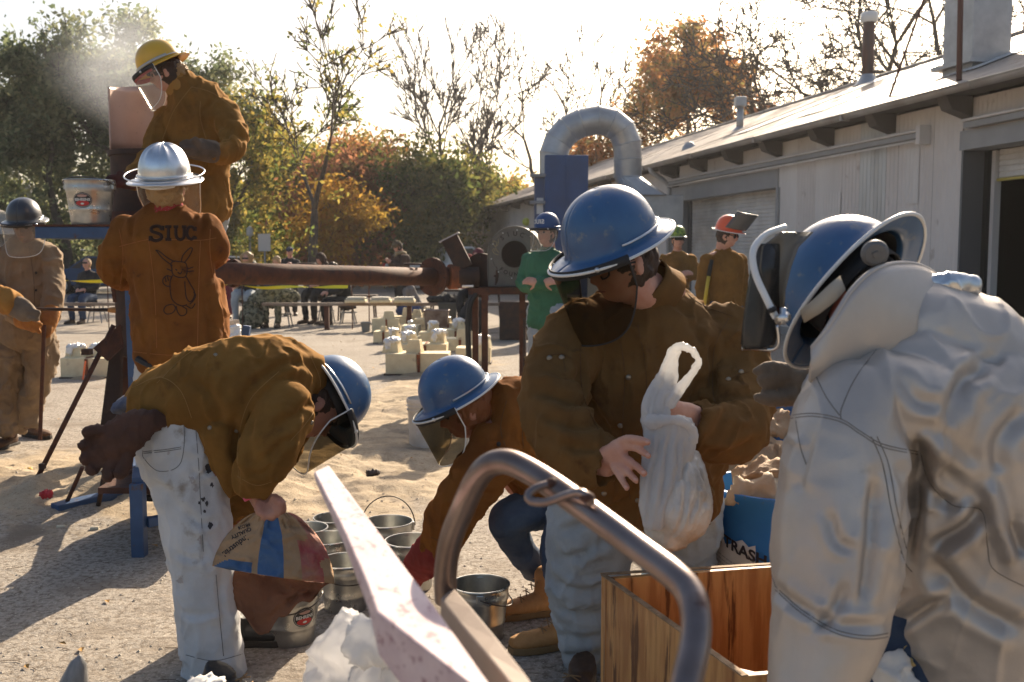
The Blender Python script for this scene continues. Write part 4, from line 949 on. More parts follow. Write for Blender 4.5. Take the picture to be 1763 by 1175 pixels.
def hood(t, hc, Fh, Uh, mat, s=1.):
    X_, F_, U_ = frame(Fh, Uh); return fuse('hood', [ell(Vector(hc)-F_*.03+U_*.01, (.11*s, .115*s, .14*s), X_, F_, U_), ell(Vector(hc)-F_*.02-U_*.13, (.12*s, .11*s, .07*s), X_, F_, U_)], mat, t, .011, 2, cloth(.006, 14, 2))
# ---------------------------------------------------------------- spectators by the benches
GS = 'onlookers sitting and standing behind the tape'
Ys = 23.0
def sit(*a, **k): return std_person(*a, **k)
t, hc, Fh, Uh, jk, P_ = std_person('seated woman in dark jacket, jeans and sunglasses on the left bench', 148, 21.5, 'sit', R(170), black_cloth, denim_d, hairm=hair_y, group=GS, armpose='lap', seed=1, voxel=.018)
m = MB(); m.box(hc+Fh*.098+Uh*.018, (.13, .02, .035)); m.build('sunglasses', black_cloth, t)
t, hc, Fh, Uh, jk, P_ = std_person('dark haired man in a red top half hidden by the brown jacket', 386, Ys, 'stand', R(185), red_cloth, maroon_cloth, hairm=hair_b, group=GS, armpose='down', seed=2, voxel=.018, scale=.92)
m = MB(); m.box(hc+Fh*.098+Uh*.018, (.13, .02, .035)); m.build('sunglasses', black_cloth, t)
t, hc, Fh, Uh, jk, P_ = std_person('man with bushy fair hair, beard and black jacket holding a phone', 424, 20.5, 'sit', R(178), black_cloth, denim_m, hairm=hair_y, group=GS, armpose='fwd', seed=3, voxel=.018, seat=.55, bulk=1.1)
X_, F_, U_ = frame(Fh, Uh); fuse('beard', [ell(hc+Fh*.05-Uh*.08, (.06, .05, .06), X_, F_, U_), ell(hc-Fh*.03+Uh*.02, (.13, .10, .13), X_, F_, U_)], hair_y, t, .012, 1, cloth(.012, 25, 2))
m = MB(); m.box(hc+Fh*.100+Uh*.018, (.13, .02, .035)); m.build('sunglasses', black_cloth, t)
t, hc, Fh, Uh, jk, P_ = std_person('fair haired man in a navy jacket looking down, wrapped in a camouflage blanket', 477, 20.3, 'sit', R(175), navy_cloth, camo_cloth, hairm=hair_y, group=GS, armpose='lap', head_pitch=.7, seed=4, voxel=.018, seat=.52, bulk=1.15)
fuse('blanket', [limb([(P_(-.35, .15, .60), .14, .16), (P_(0, .25, .62), .2, .17), (P_(.35, .35, .50), .16, .2), (P_(.4, .45, .2), .12, .15)])], camo_cloth, t, .018, 2, cloth(.03, 6, 3))
t, hc, Fh, Uh, jk, P_ = std_person('woman in a navy cap behind the man in the blanket', 499, 24, 'stand', R(190), black_cloth, black_cloth, hairm=hair_y, group=GS, armpose='fwd', seed=5, voxel=.018, scale=.93)
o = fuse('cap', [ell(hc+Uh*.05, (.09, .105, .07)), limb([(hc+Uh*.05+Fh*.06, .07, .012), (hc+Uh*.04+Fh*.17, .06, .01)])], navy_cloth, t, .01, 1)
t, hc, Fh, Uh, jk, P_ = std_person('hooded figure in brown on a tall stool behind the pipe', 553, 21.5, 'sit', R(150), brown_cloth, black_cloth, group=GS, armpose='lap', head_pitch=.5, seed=6, voxel=.018, seat=.55)
hood(t, hc, Fh, Uh, brown_cloth)
t, hc, Fh, Uh, jk, P_ = std_person('figure in black bent over beside the tall stool', 592, 21.0, 'sit', R(120), black_cloth, black_cloth, group=GS, armpose='lap', head_pitch=.9, lean=.35, seed=7, voxel=.018, seat=.40)
t, hc, Fh, Uh, jk, P_ = std_person('standing person in brown coat, knit pom hat and long scarf', 690, 22.5, 'stand', R(120), brown_cloth, black_cloth, group=GS, armpose='fwd', head_pitch=.45, seed=8, voxel=.018, bulk=1.15, hairm=hair_b)
knit_hat(t, hc, Fh, Uh, M('knit_olive', (.16, .12, .07), .95, c2=(.08, .06, .04), vs=40))
fuse('scarf', [ell(hc-Uh*.15, (.13, .13, .05)), limb([(hc-Uh*.15+Fh*.12, .05, .04), (hc-Uh*.5+Fh*.16, .06, .03), (hc-Uh*.85+Fh*.14, .05, .03)])], M('scarf', (.30, .24, .14), .95), t, .014, 1, cloth(.008, 20))
t, hc, Fh, Uh, jk, P_ = std_person('crouched person in blue jeans behind the storage tubs', 716, 22.5, 'sit', R(90), grey_cloth, M('jeans_blue', (.04, .07, .18), .9), group=GS, armpose='lap', head_pitch=1.0, lean=.6, seed=9, voxel=.018, seat=.18, scale=.9)
t, hc, Fh, Uh, jk, P_ = std_person('woman in a maroon hood seated left of the blower', 822, 19.0, 'sit', R(150), maroon_cloth, black_cloth, group=GS, armpose='lap', head_pitch=.1, seed=10, voxel=.018, seat=.62)
hood(t, hc, Fh, Uh, maroon_cloth)
t, hc, Fh, Uh, jk, P_ = std_person('person in a bright red hood half hidden by the maroon hood', 807, 21.5, 'sit', R(190), red_cloth, black_cloth, group=GS, armpose='lap', head_pitch=.4, seed=12, voxel=.018, seat=.52)
hood(t, hc, Fh, Uh, red_cloth)
# ---------------------------------------------------------------- workers further back
t, hc, Fh, Uh, jk, P_ = std_person('man in a green jacket and lettered navy hat beside the blower, arms crossed', 944, 9.3, 'stand', R(158), green_cloth, denim_m, group=None, armpose='crossed', seed=21, voxel=.010, z0=-.0, hairm=hair_b, bulk=1.08, head_yaw=R(-20))
hm = helmet(t, hc+Uh*.060, Fh, Uh, navy, s=.92, brim=(.035, .006, .006), visor=visor_clear, vlen=.24, edge=MATS['navy_paint'])
X_, F_, U_ = frame(Fh, Uh)
V_, Ff = text_tris('SIUC', .055, .002, 1.1)
mesh_obj('lettering', [tuple(hc+Uh*(.105+y)+X_*(math.sin(-x/.11)*-.108)+F_*(.135*math.cos(x/.11)*.94+.004)) for x, y, z in V_], Ff, M('lettering_white', (.7, .72, .7), .6), hm)
t, hc, Fh, Uh, jk, P_ = std_person('worker in mustard jacket and orange hard hat with raised dark visor', 1246, 9.9, 'stand', R(200), suede, denim_d, armpose='down', seed=22, voxel=.010, hairm=hair_b, bulk=1.12, head_pitch=.25, head_yaw=R(38))
X_, F_, U_ = frame(Fh, Uh)
m = MB(); 
for sx in (-1, 1): vv, ff = ell(hc+X_*(.034*sx)+F_*.092+U_*.012, (.028, .012, .020), X_, F_, U_, 12); m.add(vv, ff)
m.tube([hc+X_*.08+U_*.02, hc+X_*.06+F_*.085+U_*.018, hc-X_*.06+F_*.085+U_*.018, hc-X_*.08+U_*.02], .004, 5); m.build('sunglasses', black_cloth, t, smooth=True)
hm = helmet(t, hc+U_*.066, F_+U_*.05, U_, helm_orange, s=.95, brim=(.045, .014, .03))
m = MB(); rows = []
for j in range(8):
    a_ = R(-5+10*j); rows.append([hc+U_*.085+(F_*.42+U_*.90)*(.028*j)+F_*(math.cos(u*1.5)*.165)+X_*(math.sin(u*1.5)*.15) for u in np.linspace(-1, 1, 15)])
m.grid(rows); m.build('raised_visor', M('visor_grey', (.10, .10, .10), .3), hm, smooth=True, solid=.003)
hp = P_(.27, .16, .93)
hd_ = thing('long_handled_tool', 'black and yellow tool handle standing beside the worker in the orange hat', 'tool', W(1212, 520, 9.7))
m = MB(); m.tube([W(1212, 530, 9.7), W(1220, 476, 9.75)], .018, 8); m.build('handle', M('handle_yellow', (.6, .42, .04), .5), hd_, smooth=True); m = MB(); m.tube([W(1220, 476, 9.75), W(1225, 448, 9.78)], .021, 8); m.build('grip', rubber, hd_, smooth=True); m = MB(); m.tube([W(1212, 530, 9.7), W(1200, 700, 9.6)], .017, 8); m.build('shaft', M('handle_yellow', (.6, .42, .04), .5), hd_, smooth=True)
t, hc, Fh, Uh, jk, P_ = std_person('worker in green patterned hard hat far back by the garage door', 1166, 13.6, 'stand', R(180), suede, denim_d, armpose='crossed', seed=23, voxel=.014, hairm=hair_b)
X_, F_, U_ = frame(Fh, Uh)
hm = helmet(t, hc+U_*.066, F_, U_, helm_green, s=.92, brim=(.045, .014, .03))
m = MB(); m.box(hc+F_*.098+U_*.018, (.12, .02, .03)); m.build('safety_glasses', black_cloth, t)
# ================================================================ cars
def car(label, px, Y, yaw, paint, kind='sedan', L=4.5, group='cars parked beyond the lot'):
    t = thing('parked_car', label, 'car', (W(px, 440, Y).x, Y, 0), group, 0); q = Matrix.Rotation(yaw, 3, 'Z'); o0 = Vector((W(px, 440, Y).x, Y, 0))
    Wd = 1.75; H = 1.42 if kind == 'sedan' else 1.75
    if kind == 'sedan': side = [(-.5, .32), (-.5, .68), (-.46, .82), (-.28, .88), (-.16, 1.36), (.12, 1.42), (.26, .98), (.47, .84), (.5, .62), (.5, .30)]; gl = [(-.25, .90), (-.155, 1.32), (.115, 1.37), (.235, .98)]
    elif kind == 'suv': side = [(-.5, .4), (-.5, 1.0), (-.47, 1.1), (-.44, 1.68), (.15, 1.75), (.25, 1.15), (.46, 1.05), (.5, .8), (.5, .38)]; gl = [(-.44, 1.12), (-.42, 1.62), (.14, 1.68), (.235, 1.14)]
    else: side = [(-.5, .55), (-.5, 1.1), (-.05, 1.12), (-.04, 1.80), (.16, 1.82), (.27, 1.25), (.47, 1.15), (.5, .9), (.5, .5)]; gl = [(-.02, 1.25), (-.02, 1.72), (.15, 1.74), (.25, 1.25)]
    def P(x, y, z): return o0+q @ Vector((x, y, z))
    m = MB(); rows = []
    n = len(side); ys_ = [-Wd/2, -Wd/2+.12, 0, Wd/2-.12, Wd/2]
    m.prism([P(x*L, -Wd/2, z) for x, z in side], q @ Vector((0, Wd, 0))); b = m.build('body', paint, t, bevel=.08)
    for sy in (-1, 1):
        m = MB(); y_ = sy*(Wd/2+.004); a_ = [P(x*L, y_, z) for x, z in gl]; m.poly(a_ if sy < 0 else a_[::-1]); m.build('window', M('car_glass', (.02, .025, .03), .08), t)
    for x_, z_ in ((-.5, 1), (.5, 1)): pass
    m = MB(); a0 = gl[0]; a1 = gl[1]; g3 = gl[3]; g2 = gl[2]
    for (xa, za), (xb, zb), o_ in ((g3, g2, .06), (a0, a1, -.06)):
        m.add([P(xa*L+o_, -Wd/2+.12, za), P(xb*L+o_, -Wd/2+.16, zb), P(xb*L+o_, Wd/2-.16, zb), P(xa*L+o_, Wd/2-.12, za)], [(0, 1, 2, 3)])
    m.build('windscreen', MATS['car_glass'], t)
    for wx in (-.30, .31):
        for sy in (-1, 1):
            cc = P(wx*L, sy*(Wd/2-.08), .33); mx = Matrix.Translation(cc) @ (q @ Matrix.Rotation(math.pi/2, 3, 'X')).to_4x4()
            m = MB(); m.lathe([(.20, -.11), (.31, -.11), (.335, -.08), (.335, .08), (.31, .11), (.20, .11)], 20, mx); wh = m.build('wheel', rubber, t, smooth=True)
            m = MB(); m.lathe([(0, -.09), (.2, -.10), (.2, .10), (0, .09)], 16, mx); m.build('rim', M('rim_silver', (.5, .5, .5), .3, .8), wh)
    for sx, mt in ((-1, M('tail_lamp', (.6, .01, .01), .3)), (1, M('head_lamp', (.8, .8, .78), .2))):
        for sy in (-1, 1):
            m = MB(); zz = side[1][1]-.08 if sx < 0 else side[-2][1]+.02; m.box(P(sx*L*.5, sy*(Wd/2-.17), zz), (.1, .28, .2), q); m.build('lamp', mt, t, bevel=.02)
    for sy in (-1, 1): m = MB(); m.box(P(.13*L, sy*(Wd/2+.09), g3[1]+.03), (.12, .16, .12), q); m.build('mirror', paint, t, bevel=.02)
    return t
silver = M('car_silver', (.45, .45, .44), .3, .6); bluep = M('car_blue', (.02, .07, .17), .25, .3); whitep = M('car_white', (.7, .7, .68), .3); greyp = M('car_dark', (.04, .045, .05), .3, .4)
car('boxy silver grey estate parked behind the blue car', 128, 47, R(178), M('car_champagne', (.30, .29, .27), .35, .6), 'suv', 4.6)
car('dark blue car behind the seated woman on the left', 185, 38, R(184), bluep, 'sedan', 4.5)
car('silver saloon parked alone in the middle distance', 637, 62, R(182), silver, 'sedan', 4.6)
car('white pickup with red tail lamp behind the scoop chute', 772, 42, R(20), whitep, 'pickup', 5.2)
car('pale car between the onlookers near the sign board', 410, 46, R(180), silver, 'sedan', 4.6)
car('dark estate car partly hidden by the steel chute', 735, 58, R(178), greyp, 'suv', 4.6)
# signs and lamps
def signpost(label, px, Y, ytop, wd, ht, mat, shape='rect', base=440):
    p = Vector((W(px, 440, Y).x, Y, 0)); t = thing('sign_post', label, 'sign', p); zt = W(px, ytop, Y).z
    m = MB(); m.tube([p, p+Vector((0, 0, zt))], .03, 8); m.build('post', M('post_grey', (.3, .3, .3), .5, .5), t, smooth=True)
    m = MB()
    if shape == 'rect': m.box(p+Vector((0, -.04, zt-ht/2)), (wd, .02, ht))
    else: m.box(p+Vector((0, -.04, zt-ht/2)), (wd, .02, wd), Matrix.Rotation(R(45), 3, 'Y'))
    m.build('board', mat, t); return t
signpost('pale back of a road sign between the seated men', 456, 36, 403, .44, .62, M('sign_back', (.55, .52, .48), .5))
signpost('grey back of a tall narrow sign near the silver saloon', 645, 50, 426, .40, .62, MATS['sign_back'])
signpost('yellow diamond warning sign in front of the dim brick building', 574, 58, 430, .46, .5, M('sign_yellow', (.75, .45, .03), .5), 'dia')
signpost('small white parking sign above the yellow diamond sign', 571, 57, 416, .32, .5, MATS['notice_white'])
for px, Y, lb in ((431, 44, 'lamp post beside the sign board'), (644, 66, 'distant lamp post above the silver saloon'), (54, 46, 'slender pole at the left above the black helmet')):
    p = Vector((W(px, 440, Y).x, Y, 0)); t = thing('lamp_post', lb, 'lamp post', p); m = MB(); m.tube([p, p+Vector((0, 0, 2.3 if px != 54 else 4.2))], .05, 8); m.build('pole', MATS['post_grey'], t); m = MB(); m.lathe([(.05, 0), (.16, .1), (.14, .38), (.03, .48)], 10, Matrix.Translation(p+Vector((0, 0, 2.25 if px != 54 else 4.2)))); m.build('lantern', MATS['notice_white'] if px != 54 else MATS['post_grey'], t)
# ================================================================ long low pipe rails with trays
def rail(label, x0, x1, ypx, Y, zt, posts):
    t = thing('pipe_bench', label, 'bench rail', W((x0+x1)/2, 440, Y)*1)
    a = Vector((W(x0, 0, Y).x, Y, zt)); b = Vector((W(x1, 0, Y).x, Y, zt)); m = MB(); m.bar(a, b, .10, .06); m.build('rail', M('weathered_steel', (.30, .25, .20), .6, .3, c2=(.2, .13, .09), vs=3), t, bevel=.006)
    for px in posts: m = MB(); p = Vector((W(px, 0, Y).x, Y, 0)); m.bar(p+Vector((0, 0, -.02)), p+Vector((0, 0, zt-.032)), .09, .09, (0, 1, 0)); m.build('post', rust, t)
    return t
rail('long low steel rail on rusty posts in front of the seated onlookers', 440, 905, 524, 19.4, .50, (554, 700, 880))
rail('low steel rail on one rusty post behind the tan clad worker', -60, 240, 524, 19.4, .50, (20, 189))
TR = [(606, 'wide cream tray of papers on the rail'), (650, 'thin white tray on the rail, second from the left'), (692, 'rounded pale tray on the rail below the knit hat person')]
for px, lb in TR:
    p = Vector((W(px, 0, 19.35).x, 19.35, .53)); t = thing('tray', lb, 'tray', p); m = MB(); m.box(p+Vector((0, 0, .035)), (.40, .3, .06)); m.build('tray_base', plaster, t, bevel=.012); m = MB()
    for k in range(4): m.box(p+Vector((random.uniform(-.02, .02), 0, .075+.012*k)), (.34, .24, .009), Matrix.Rotation(random.uniform(-.1, .1), 3, 'Z'))
    m.build('sheets', M('paper', (.72, .68, .58), .8), t)
# folding table, stool, chairs
def stool(label, px, Y, h):
    p = Vector((W(px, 0, Y).x, Y, 0)); t = thing('stool', label, 'stool', p); m = MB(); m.lathe([(0, h), (.17, h), (.18, h-.02), (.17, h-.05), (0, h-.05)], 16, Matrix.Translation(p)); m.build('seat', rust_d, t)
    for a in range(4): d = Vector((math.cos(a*1.57+.8), math.sin(a*1.57+.8), 0)); m = MB(); m.tube([p+d*.12+Vector((0, 0, h-.05)), p+d*.22], .014, 6); m.build('leg', MATS['post_grey'], t)
    m = MB(); m.tube([p+Vector((.18*math.cos(q), .18*math.sin(q), .25)) for q in np.linspace(0, 5.5, 9)], .01, 5, closed=True); m.build('stretcher', MATS['post_grey'], t)
stool('tall metal stool under the hooded figure in brown', 553, 21.5, .53)
stool('low stool under the figure in black', 592, 21, .38)
stool('seat under the man with bushy fair hair', 424, 20.5, .53); stool('seat under the man in the camouflage blanket', 477, 20.3, .5)
stool('seat under the woman in the maroon hood', 822, 19, .60); stool('seat under the red hooded person', 807, 21.5, .50); stool('seat under the woman in jeans on the left', 148, 21.5, .43)
def ptable(label, px, Y, w_, h, d=.7):
    p = Vector((W(px, 0, Y).x, Y, 0)); t = thing('folding_table', label, 'table', p); m = MB(); m.box(p+Vector((0, 0, h)), (w_, d, .04)); m.build('tabletop', rust_d, t, bevel=.01)
    for sx in (-1, 1):
        for sy in (-1, 1): m = MB(); m.tube([p+Vector((sx*w_*.42, sy*d*.4, h-.02)), p+Vector((sx*w_*.45, sy*d*.45, 0))], .018, 6); m.build('leg', rust_d, t)
    return t
ptable('dark folding table left of the blower stand', 800, 20.5, 1.6, .74)
ptable('small dark picnic seat with curved feet behind the rail', 608, 22.3, .9, .55, .35)
# tubs and bags
def tub(label, px, Y, w_, h, mat, name='storage_tub', cat='tub'):
    p = Vector((W(px, 0, Y).x, Y, 0)); t = thing(name, label, cat, p); m = MB(); k = .82
    b = w_/2; d_ = b*.7; lo = [(-b*k, -d_*k, .0), (b*k, -d_*k, .0), (b*k, d_*k, .0), (-b*k, d_*k, .0)]; hi = [(-b, -d_, h), (b, -d_, h), (b, d_, h), (-b, d_, h)]; hi2 = [(x*.93, y*.93, h) for x, y, z in hi]; lo2 = [(x*.7, y*.7, .1) for x, y, z in hi]
    V_ = [p+Vector(v) for v in lo+hi+hi2+lo2]; F_ = [(3, 2, 1, 0)]+[(i, (i+1) % 4, 4+(i+1) % 4, 4+i) for i in range(4)]+[(4+i, 4+(i+1) % 4, 8+(i+1) % 4, 8+i) for i in range(4)]+[(8+i, 8+(i+1) % 4, 12+(i+1) % 4, 12+i) for i in range(4)]+[(12, 13, 14, 15)]
    m.add(V_, F_); m.build('tub_body', mat, t, bevel=.01); m = MB(); m.tube([p+Vector(v)*1.0 for v in hi], .018, 6, closed=True); m.build('rim', mat, t); return t
tub('clear plastic tub of brown things by the rail', 748, 18.6, .46, .42, M('tub_clear', (.30, .22, .17), .4, c2=(.15, .08, .05), vs=8))
tub('dark grey bin with a black liner beside the clear tub', 768, 19.4, .36, .52, M('bin_grey', (.07, .075, .07), .5))
tub('small grey bucket on the ground under the rail', 623, 18.9, .17, .17, M('pail_grey', (.25, .24, .21), .6), 'small_pail', 'pail')
bp = W(765, 495, 20); o = fuse('bin_liner', [ell((bp.x, 19.6, .58), (.30, .25, .09))], black_cloth, None, .02, 1, cloth(.03, 8, 4)); prop(o, 'black bag spilling over the grey bin', 'bag')
bp = W(812, 515, 17.5); o = fuse('backpack', [limb([((bp.x, 17.5, .10), .20, .15), ((bp.x, 17.5, .35), .22, .17), ((bp.x+.1, 17.5, .62), .16, .12)])], black_cloth, None, .015, 2, cloth(.015, 7, 4)); prop(o, 'large black bag on the ground left of the blower legs', 'bag')
bp = W(428, 540, 19.6); o = fuse('backpack', [ell((bp.x, 19.8, .20), (.24, .18, .22))], camo_cloth, None, .015, 2, cloth(.02, 9, 4)); prop(o, 'camouflage pack on the ground before the bushy haired man', 'bag')
bp = W(402, 560, 15); o = fuse('foil_bundle', [limb([((bp.x, 15, .05), .09, .09), ((bp.x, 15, .2), .10, .10), ((bp.x, 15, .38), .07, .07)])], foil, None, .01, 1, cloth(.02, 14, 4)); prop(o, 'crumpled white bundle beside the brown jacket hem', 'bundle')
# caution tape on thin stakes
yel = M('tape_yellow', (.85, .72, .02), .5)
def tape(label, pts, Y):
    t = thing('caution_tape', label, 'barrier tape', W(pts[0][0], 440, Y)); m = MB(); P_ = spline([W(x, y, Y) for x, y in pts], 6); rows = []
    for i, p in enumerate(P_): h = .036*math.cos(i*.21)+.004; rows.append([p+Vector((0, .02*math.sin(i*.4), -h)), p+Vector((0, -.02*math.sin(i*.4), h))])
    m.grid(rows); m.build('tape', yel, t)
    return t
t = tape('yellow caution tape sagging in front of the onlookers', [(372, 487), (405, 490), (450, 496), (500, 494), (550, 495), (599, 493)], 19.6)
for px in (405, 599, 629): p = Vector((W(px, 0, 19.6).x, 19.6, 0)); MBm = MB(); MBm.tube([p, p+Vector((0, 0, 1.0))], .011, 6); MBm.build('stake', rust, t)
t = tape('yellow caution tape left of the blue post', [(60, 481), (105, 483), (150, 485), (195, 484)], 19.6)
for px in (60, 168): p = Vector((W(px, 0, 19.6).x, 19.6, 0)); MBm = MB(); MBm.tube([p, p+Vector((0, 0, 1.0))], .011, 6); MBm.build('stake', rust, t)
# ================================================================ sand moulds
GM_ = 'cream sand moulds laid out in rows for pouring'
def mold(label, px, py, wpx, hpx, cups=((0, 1),), dep=.42, yaw=0., strap=True, seed=0, group=GM_):
    p = Gz(px, py); Y = p.y; w_ = wpx*PM(Y)*.98; h = hpx*PM(Y); t = thing('sand_mould', label, 'mould', p, group); q = Matrix.Rotation(yaw, 3, 'Z'); p = p+Vector((0, dep/2, 0)); r_ = random.Random(seed)
    def bx(name, c, s_, mat, bev=.006): m = MB(); m.box(p+q @ Vector(c), s_, q, jit=.006); return m.build(name, mat, t, bevel=bev)
    bx('mould_half', (-w_*.25, 0, h/2+.01), (w_*.498, dep, h), plaster); bx('mould_half', (w_*.25, 0, h/2+.01), (w_*.494, dep*.99, h*.985), plaster)
    bx('base_board', (0, 0, .0), (w_*1.04, dep*1.08, .03), rust_d)
    if strap: bx('strap', (w_*.03, -dep/2-.004, h*.52), (.035, .006, h*.94), rust_or, 0); bx('strap', (w_*.03, 0, h+.014), (.035, dep*.98, .006), rust_or, 0)
    for i, (cx, kind) in enumerate(cups):
        c = p+q @ Vector((cx*w_, r_.uniform(-.1, .05), h)); s_ = min(.16, w_*.3)*r_.uniform(.85, 1.15); hh = s_*r_.uniform(.8, 1.15)
        m = MB(); k = .72; lo = [(-s_/1.6, -s_/2), (s_/1.6, -s_/2), (s_/1.6, s_/2), (-s_/1.6, s_/2)]; qq = Matrix.Rotation(r_.uniform(-.5, .5), 3, 'Z')
        V_ = [c+qq @ Vector((x, y, 0.002)) for x, y in lo]+[c+qq @ Vector((x*k, y*k, hh)) for x, y in lo]+[c+qq @ Vector((x*k*.7, y*k*.7, hh)) for x, y in lo]+[c+qq @ Vector((x*.3, y*.3, hh*.4)) for x, y in lo]
        m.add(V_, [(3, 2, 1, 0)]+[(a, (a+1) % 4, 4+(a+1) % 4, 4+a) for a in range(4)]+[(4+a, 4+(a+1) % 4, 8+(a+1) % 4, 8+a) for a in range(4)]+[(8+a, 8+(a+1) % 4, 12+(a+1) % 4, 12+a) for a in range(4)]+[(12, 13, 14, 15)])
        m.build('pouring_cup', plaster, t, bevel=.006)
        if kind == 2: fuse('foil_cover', [ell(c+Vector((0, 0, hh*.92)), (s_*.58, s_*.50, hh*.22)), ell(c+Vector((-s_*.3, -s_*.4, hh*.6)), (s_*.2, s_*.12, hh*.35))], foil, t, .009, 0, cloth(.012, 26, seed+i))
    m = MB(); mh, fh = ell(p+Vector((w_*.1, -dep/2-.05, -.01)), (w_*.38, .10, .05), seg=14); m.add(mh, fh); m.build('sand_heap', M('sand_heap', (.36, .27, .17), .95, bs=40, bst=.6, bdist=.01), t, smooth=True)
    return t
ML = [ # px, base y, width, height, cups
 (718, 648, 112, 36, ((-.42, 2), (-.05, 1))), (815, 628, 62, 26, ((.3, 2),)), (730, 622, 80, 26, ((-.38, 2), (.30, 2))), (790, 606, 66, 22, ((.1, 1), (.35, 1))),
 (693, 606, 56, 24, ((-.3, 2), (.25, 2))), (745, 596, 50, 22, ((0, 2),)), (783, 590, 55, 20, ((.1, 2),)), (660, 592, 34, 20, ((0, 1),)),
 (664, 574, 48, 24, ((.1, 1),)), (706, 578, 30, 16, ((0, 2),)), (738, 570, 50, 20, ((0, 2),)), (700, 562, 50, 16, ((0, 1), (.35, 1))), (770, 574, 32, 16, ((0, 2),)), (735, 556, 36, 14, ((0, 1),))]
LB = ['largest front cream mould, split down the middle by a rusty strap', 'cream mould at the right end of the front row by the rusty legs', 'cream mould with two foil covered cups just behind the front one', 'cream mould with bare cups next to the blower legs', 'cream mould with crumpled foil at the left of the third row', 'cream mould with one large foil topped cup in the middle', 'cream mould under a wide white foil sheet, right of the middle', 'short cream mould with scraps at the left edge of the rows', 'tall cream mould at the far left with one bare cup', 'small foil topped mould between two taller ones', 'cream mould with pale foil cup near the back', 'cream mould with two bare cups in the back row', 'small foil topped mould at the back right', 'rearmost small cream mould near the clear tub']
for i, (a_, lb) in enumerate(zip(ML, LB)): mold(lb, *a_[:4], cups=a_[4], yaw=random.uniform(-.05, .05), seed=i, dep=.36 if i else .40)
ml = mold('single cream mould standing apart under the braced furnace leg', 147, 652, 88, 34, cups=((-.28, 2), (.1, 2)), seed=40)
fl = MB(); a_ = Gz(150, 655); b_ = W(147, 622, a_.y-.05); fl.add([b_+Vector((-.01, 0, 0)), b_+Vector((.01, 0, 0)), Vector((a_.x+.012, a_.y-.12, .02)), Vector((a_.x-.008, a_.y-.12, .02))], [(0, 1, 2, 3)]); o = fl.build('marker_ribbon', M('ribbon_orange', (.9, .18, .05), .6), None, solid=.002); prop(o, 'orange ribbon hanging from the braced furnace leg', 'ribbon')
# ================================================================ furnace, heat shield, stand
Yf = 6.6; fc = W(262, 440, Yf)
fu = thing('cupola_furnace', 'dark iron cupola furnace with a tall curved heat shield plate', 'furnace', (fc.x, Yf, 0))
ztop = W(0, 266, Yf).z; rF = 62*PM(Yf)
m = MB(); m.lathe([(rF*.6, .75), (rF, .8), (rF, ztop-.02), (rF+.015, ztop-.02), (rF+.015, ztop+.012), (rF-.02, ztop+.012), (rF-.03, ztop-.3)], 32, Matrix.Translation((fc.x, Yf, 0))); smooth_auto(m.build('furnace_shell', rust_d, fu))
for zz in (1.25, 1.7): m = MB(); m.lathe([(rF+.002, zz-.03), (rF+.02, zz-.03), (rF+.02, zz+.03), (rF+.002, zz+.03)], 32, Matrix.Translation((fc.x, Yf, 0))); m.build('band', rust, fu)
for a in range(4):
    d = Vector((math.cos(a*1.57+.78), math.sin(a*1.57+.78), 0)); m = MB(); m.bar(Vector((fc.x, Yf, .85))+d*rF*.8, Vector((fc.x, Yf, 0))+d*rF*1.2, .05, .05); m.build('leg', rust, fu)
# heat shield: part of a cylinder open to the camera's right
zs = W(0, 132, Yf).z; m = MB(); rows = []
for z_ in np.linspace(ztop+.014, zs, 7): rows.append([Vector((fc.x+math.cos(a)*rF*1.02, Yf+math.sin(a)*rF*1.02, z_-(.07*((a-1.4)/1.8) if z_ > zs-.01 else 0))) for a in np.linspace(1.35, 3.25, 18)])
m.grid(rows); m.build('heat_shield', M('shield_plate', (.62, .47, .40), .45, .25, c2=(.52, .38, .32), vs=4, c3=(.25, .17, .14), v3s=60, v3=(.66, .72), bs=6, bst=.1), fu, smooth=True, solid=.008)
# platform with blue beam
Yp = 5.9
sd = thing('blue_stand', 'blue painted steel stand and platform around the furnace', 'stand', (W(215, 0, Yp).x, Yp, 0))
zp = W(0, 402, Yp).z; xa, xb = W(70, 0, Yp).x, W(200, 0, Yp).x
def bar(name, a, b, w_, h_, mat=blue_paint, par=None, up=(0, 0, 1)): m = MB(); m.bar(a, b, w_, h_, up); return m.build(name, mat, par or sd, bevel=.004)
bar('platform_beam', (xa, Yp-.16, zp), (xb+.1, Yp-.16, zp), .05, .065); bar('platform_beam', (xa, Yp+.24, zp), (xb+.1, Yp+.24, zp), .05, .065)
bar('platform_beam', (xa+.02, Yp-.13, zp), (xa+.02, Yp+.21, zp), .05, .065)
m = MB(); m.box(((xa+xb)/2+.05, Yp+.04, zp+.040), (xb-xa+.12, .46, .012)); m.build('platform_plate', rust, sd)
bar('brace', (xa+.25, Yp+.2, zp-.04), (xa+.25, Yp+.3, zp-.42), .02, .02, rust, up=(0, 1, 0)); bar('brace', (xb-.1, Yp+.2, zp-.04), (xb-.1, Yp+.3, zp-.42), .02, .02, rust, up=(0, 1, 0))
pb = G(217, 868); P1 = Vector((W(215, 0, 5.8).x, 5.8, 0)); bar('post', P1+Vector((0, 0, 0)), P1+Vector((-.005, 0, W(0, 490, 5.8).z)), .075, .075, up=(0, 1, 0))
bar('post', (xb+.14, Yp+.24, 0), (xb+.14, Yp+.24, zp), .06, .06, up=(0, 1, 0))
a_ = G(95, 893); b_ = G(196, 872); bar('foot_beam', a_+Vector((0, 0, .04)), b_+Vector((0, 0, .05)), .09, .08)
bar('foot_beam', b_+Vector((.0, 0, .10)), P1+Vector((0, -.02, .10)), .07, .07)
bar('foot_beam', b_+Vector((-.02, 0, .0)), b_+Vector((-.02, 0, .13)), .07, .07, up=(0, 1, 0))
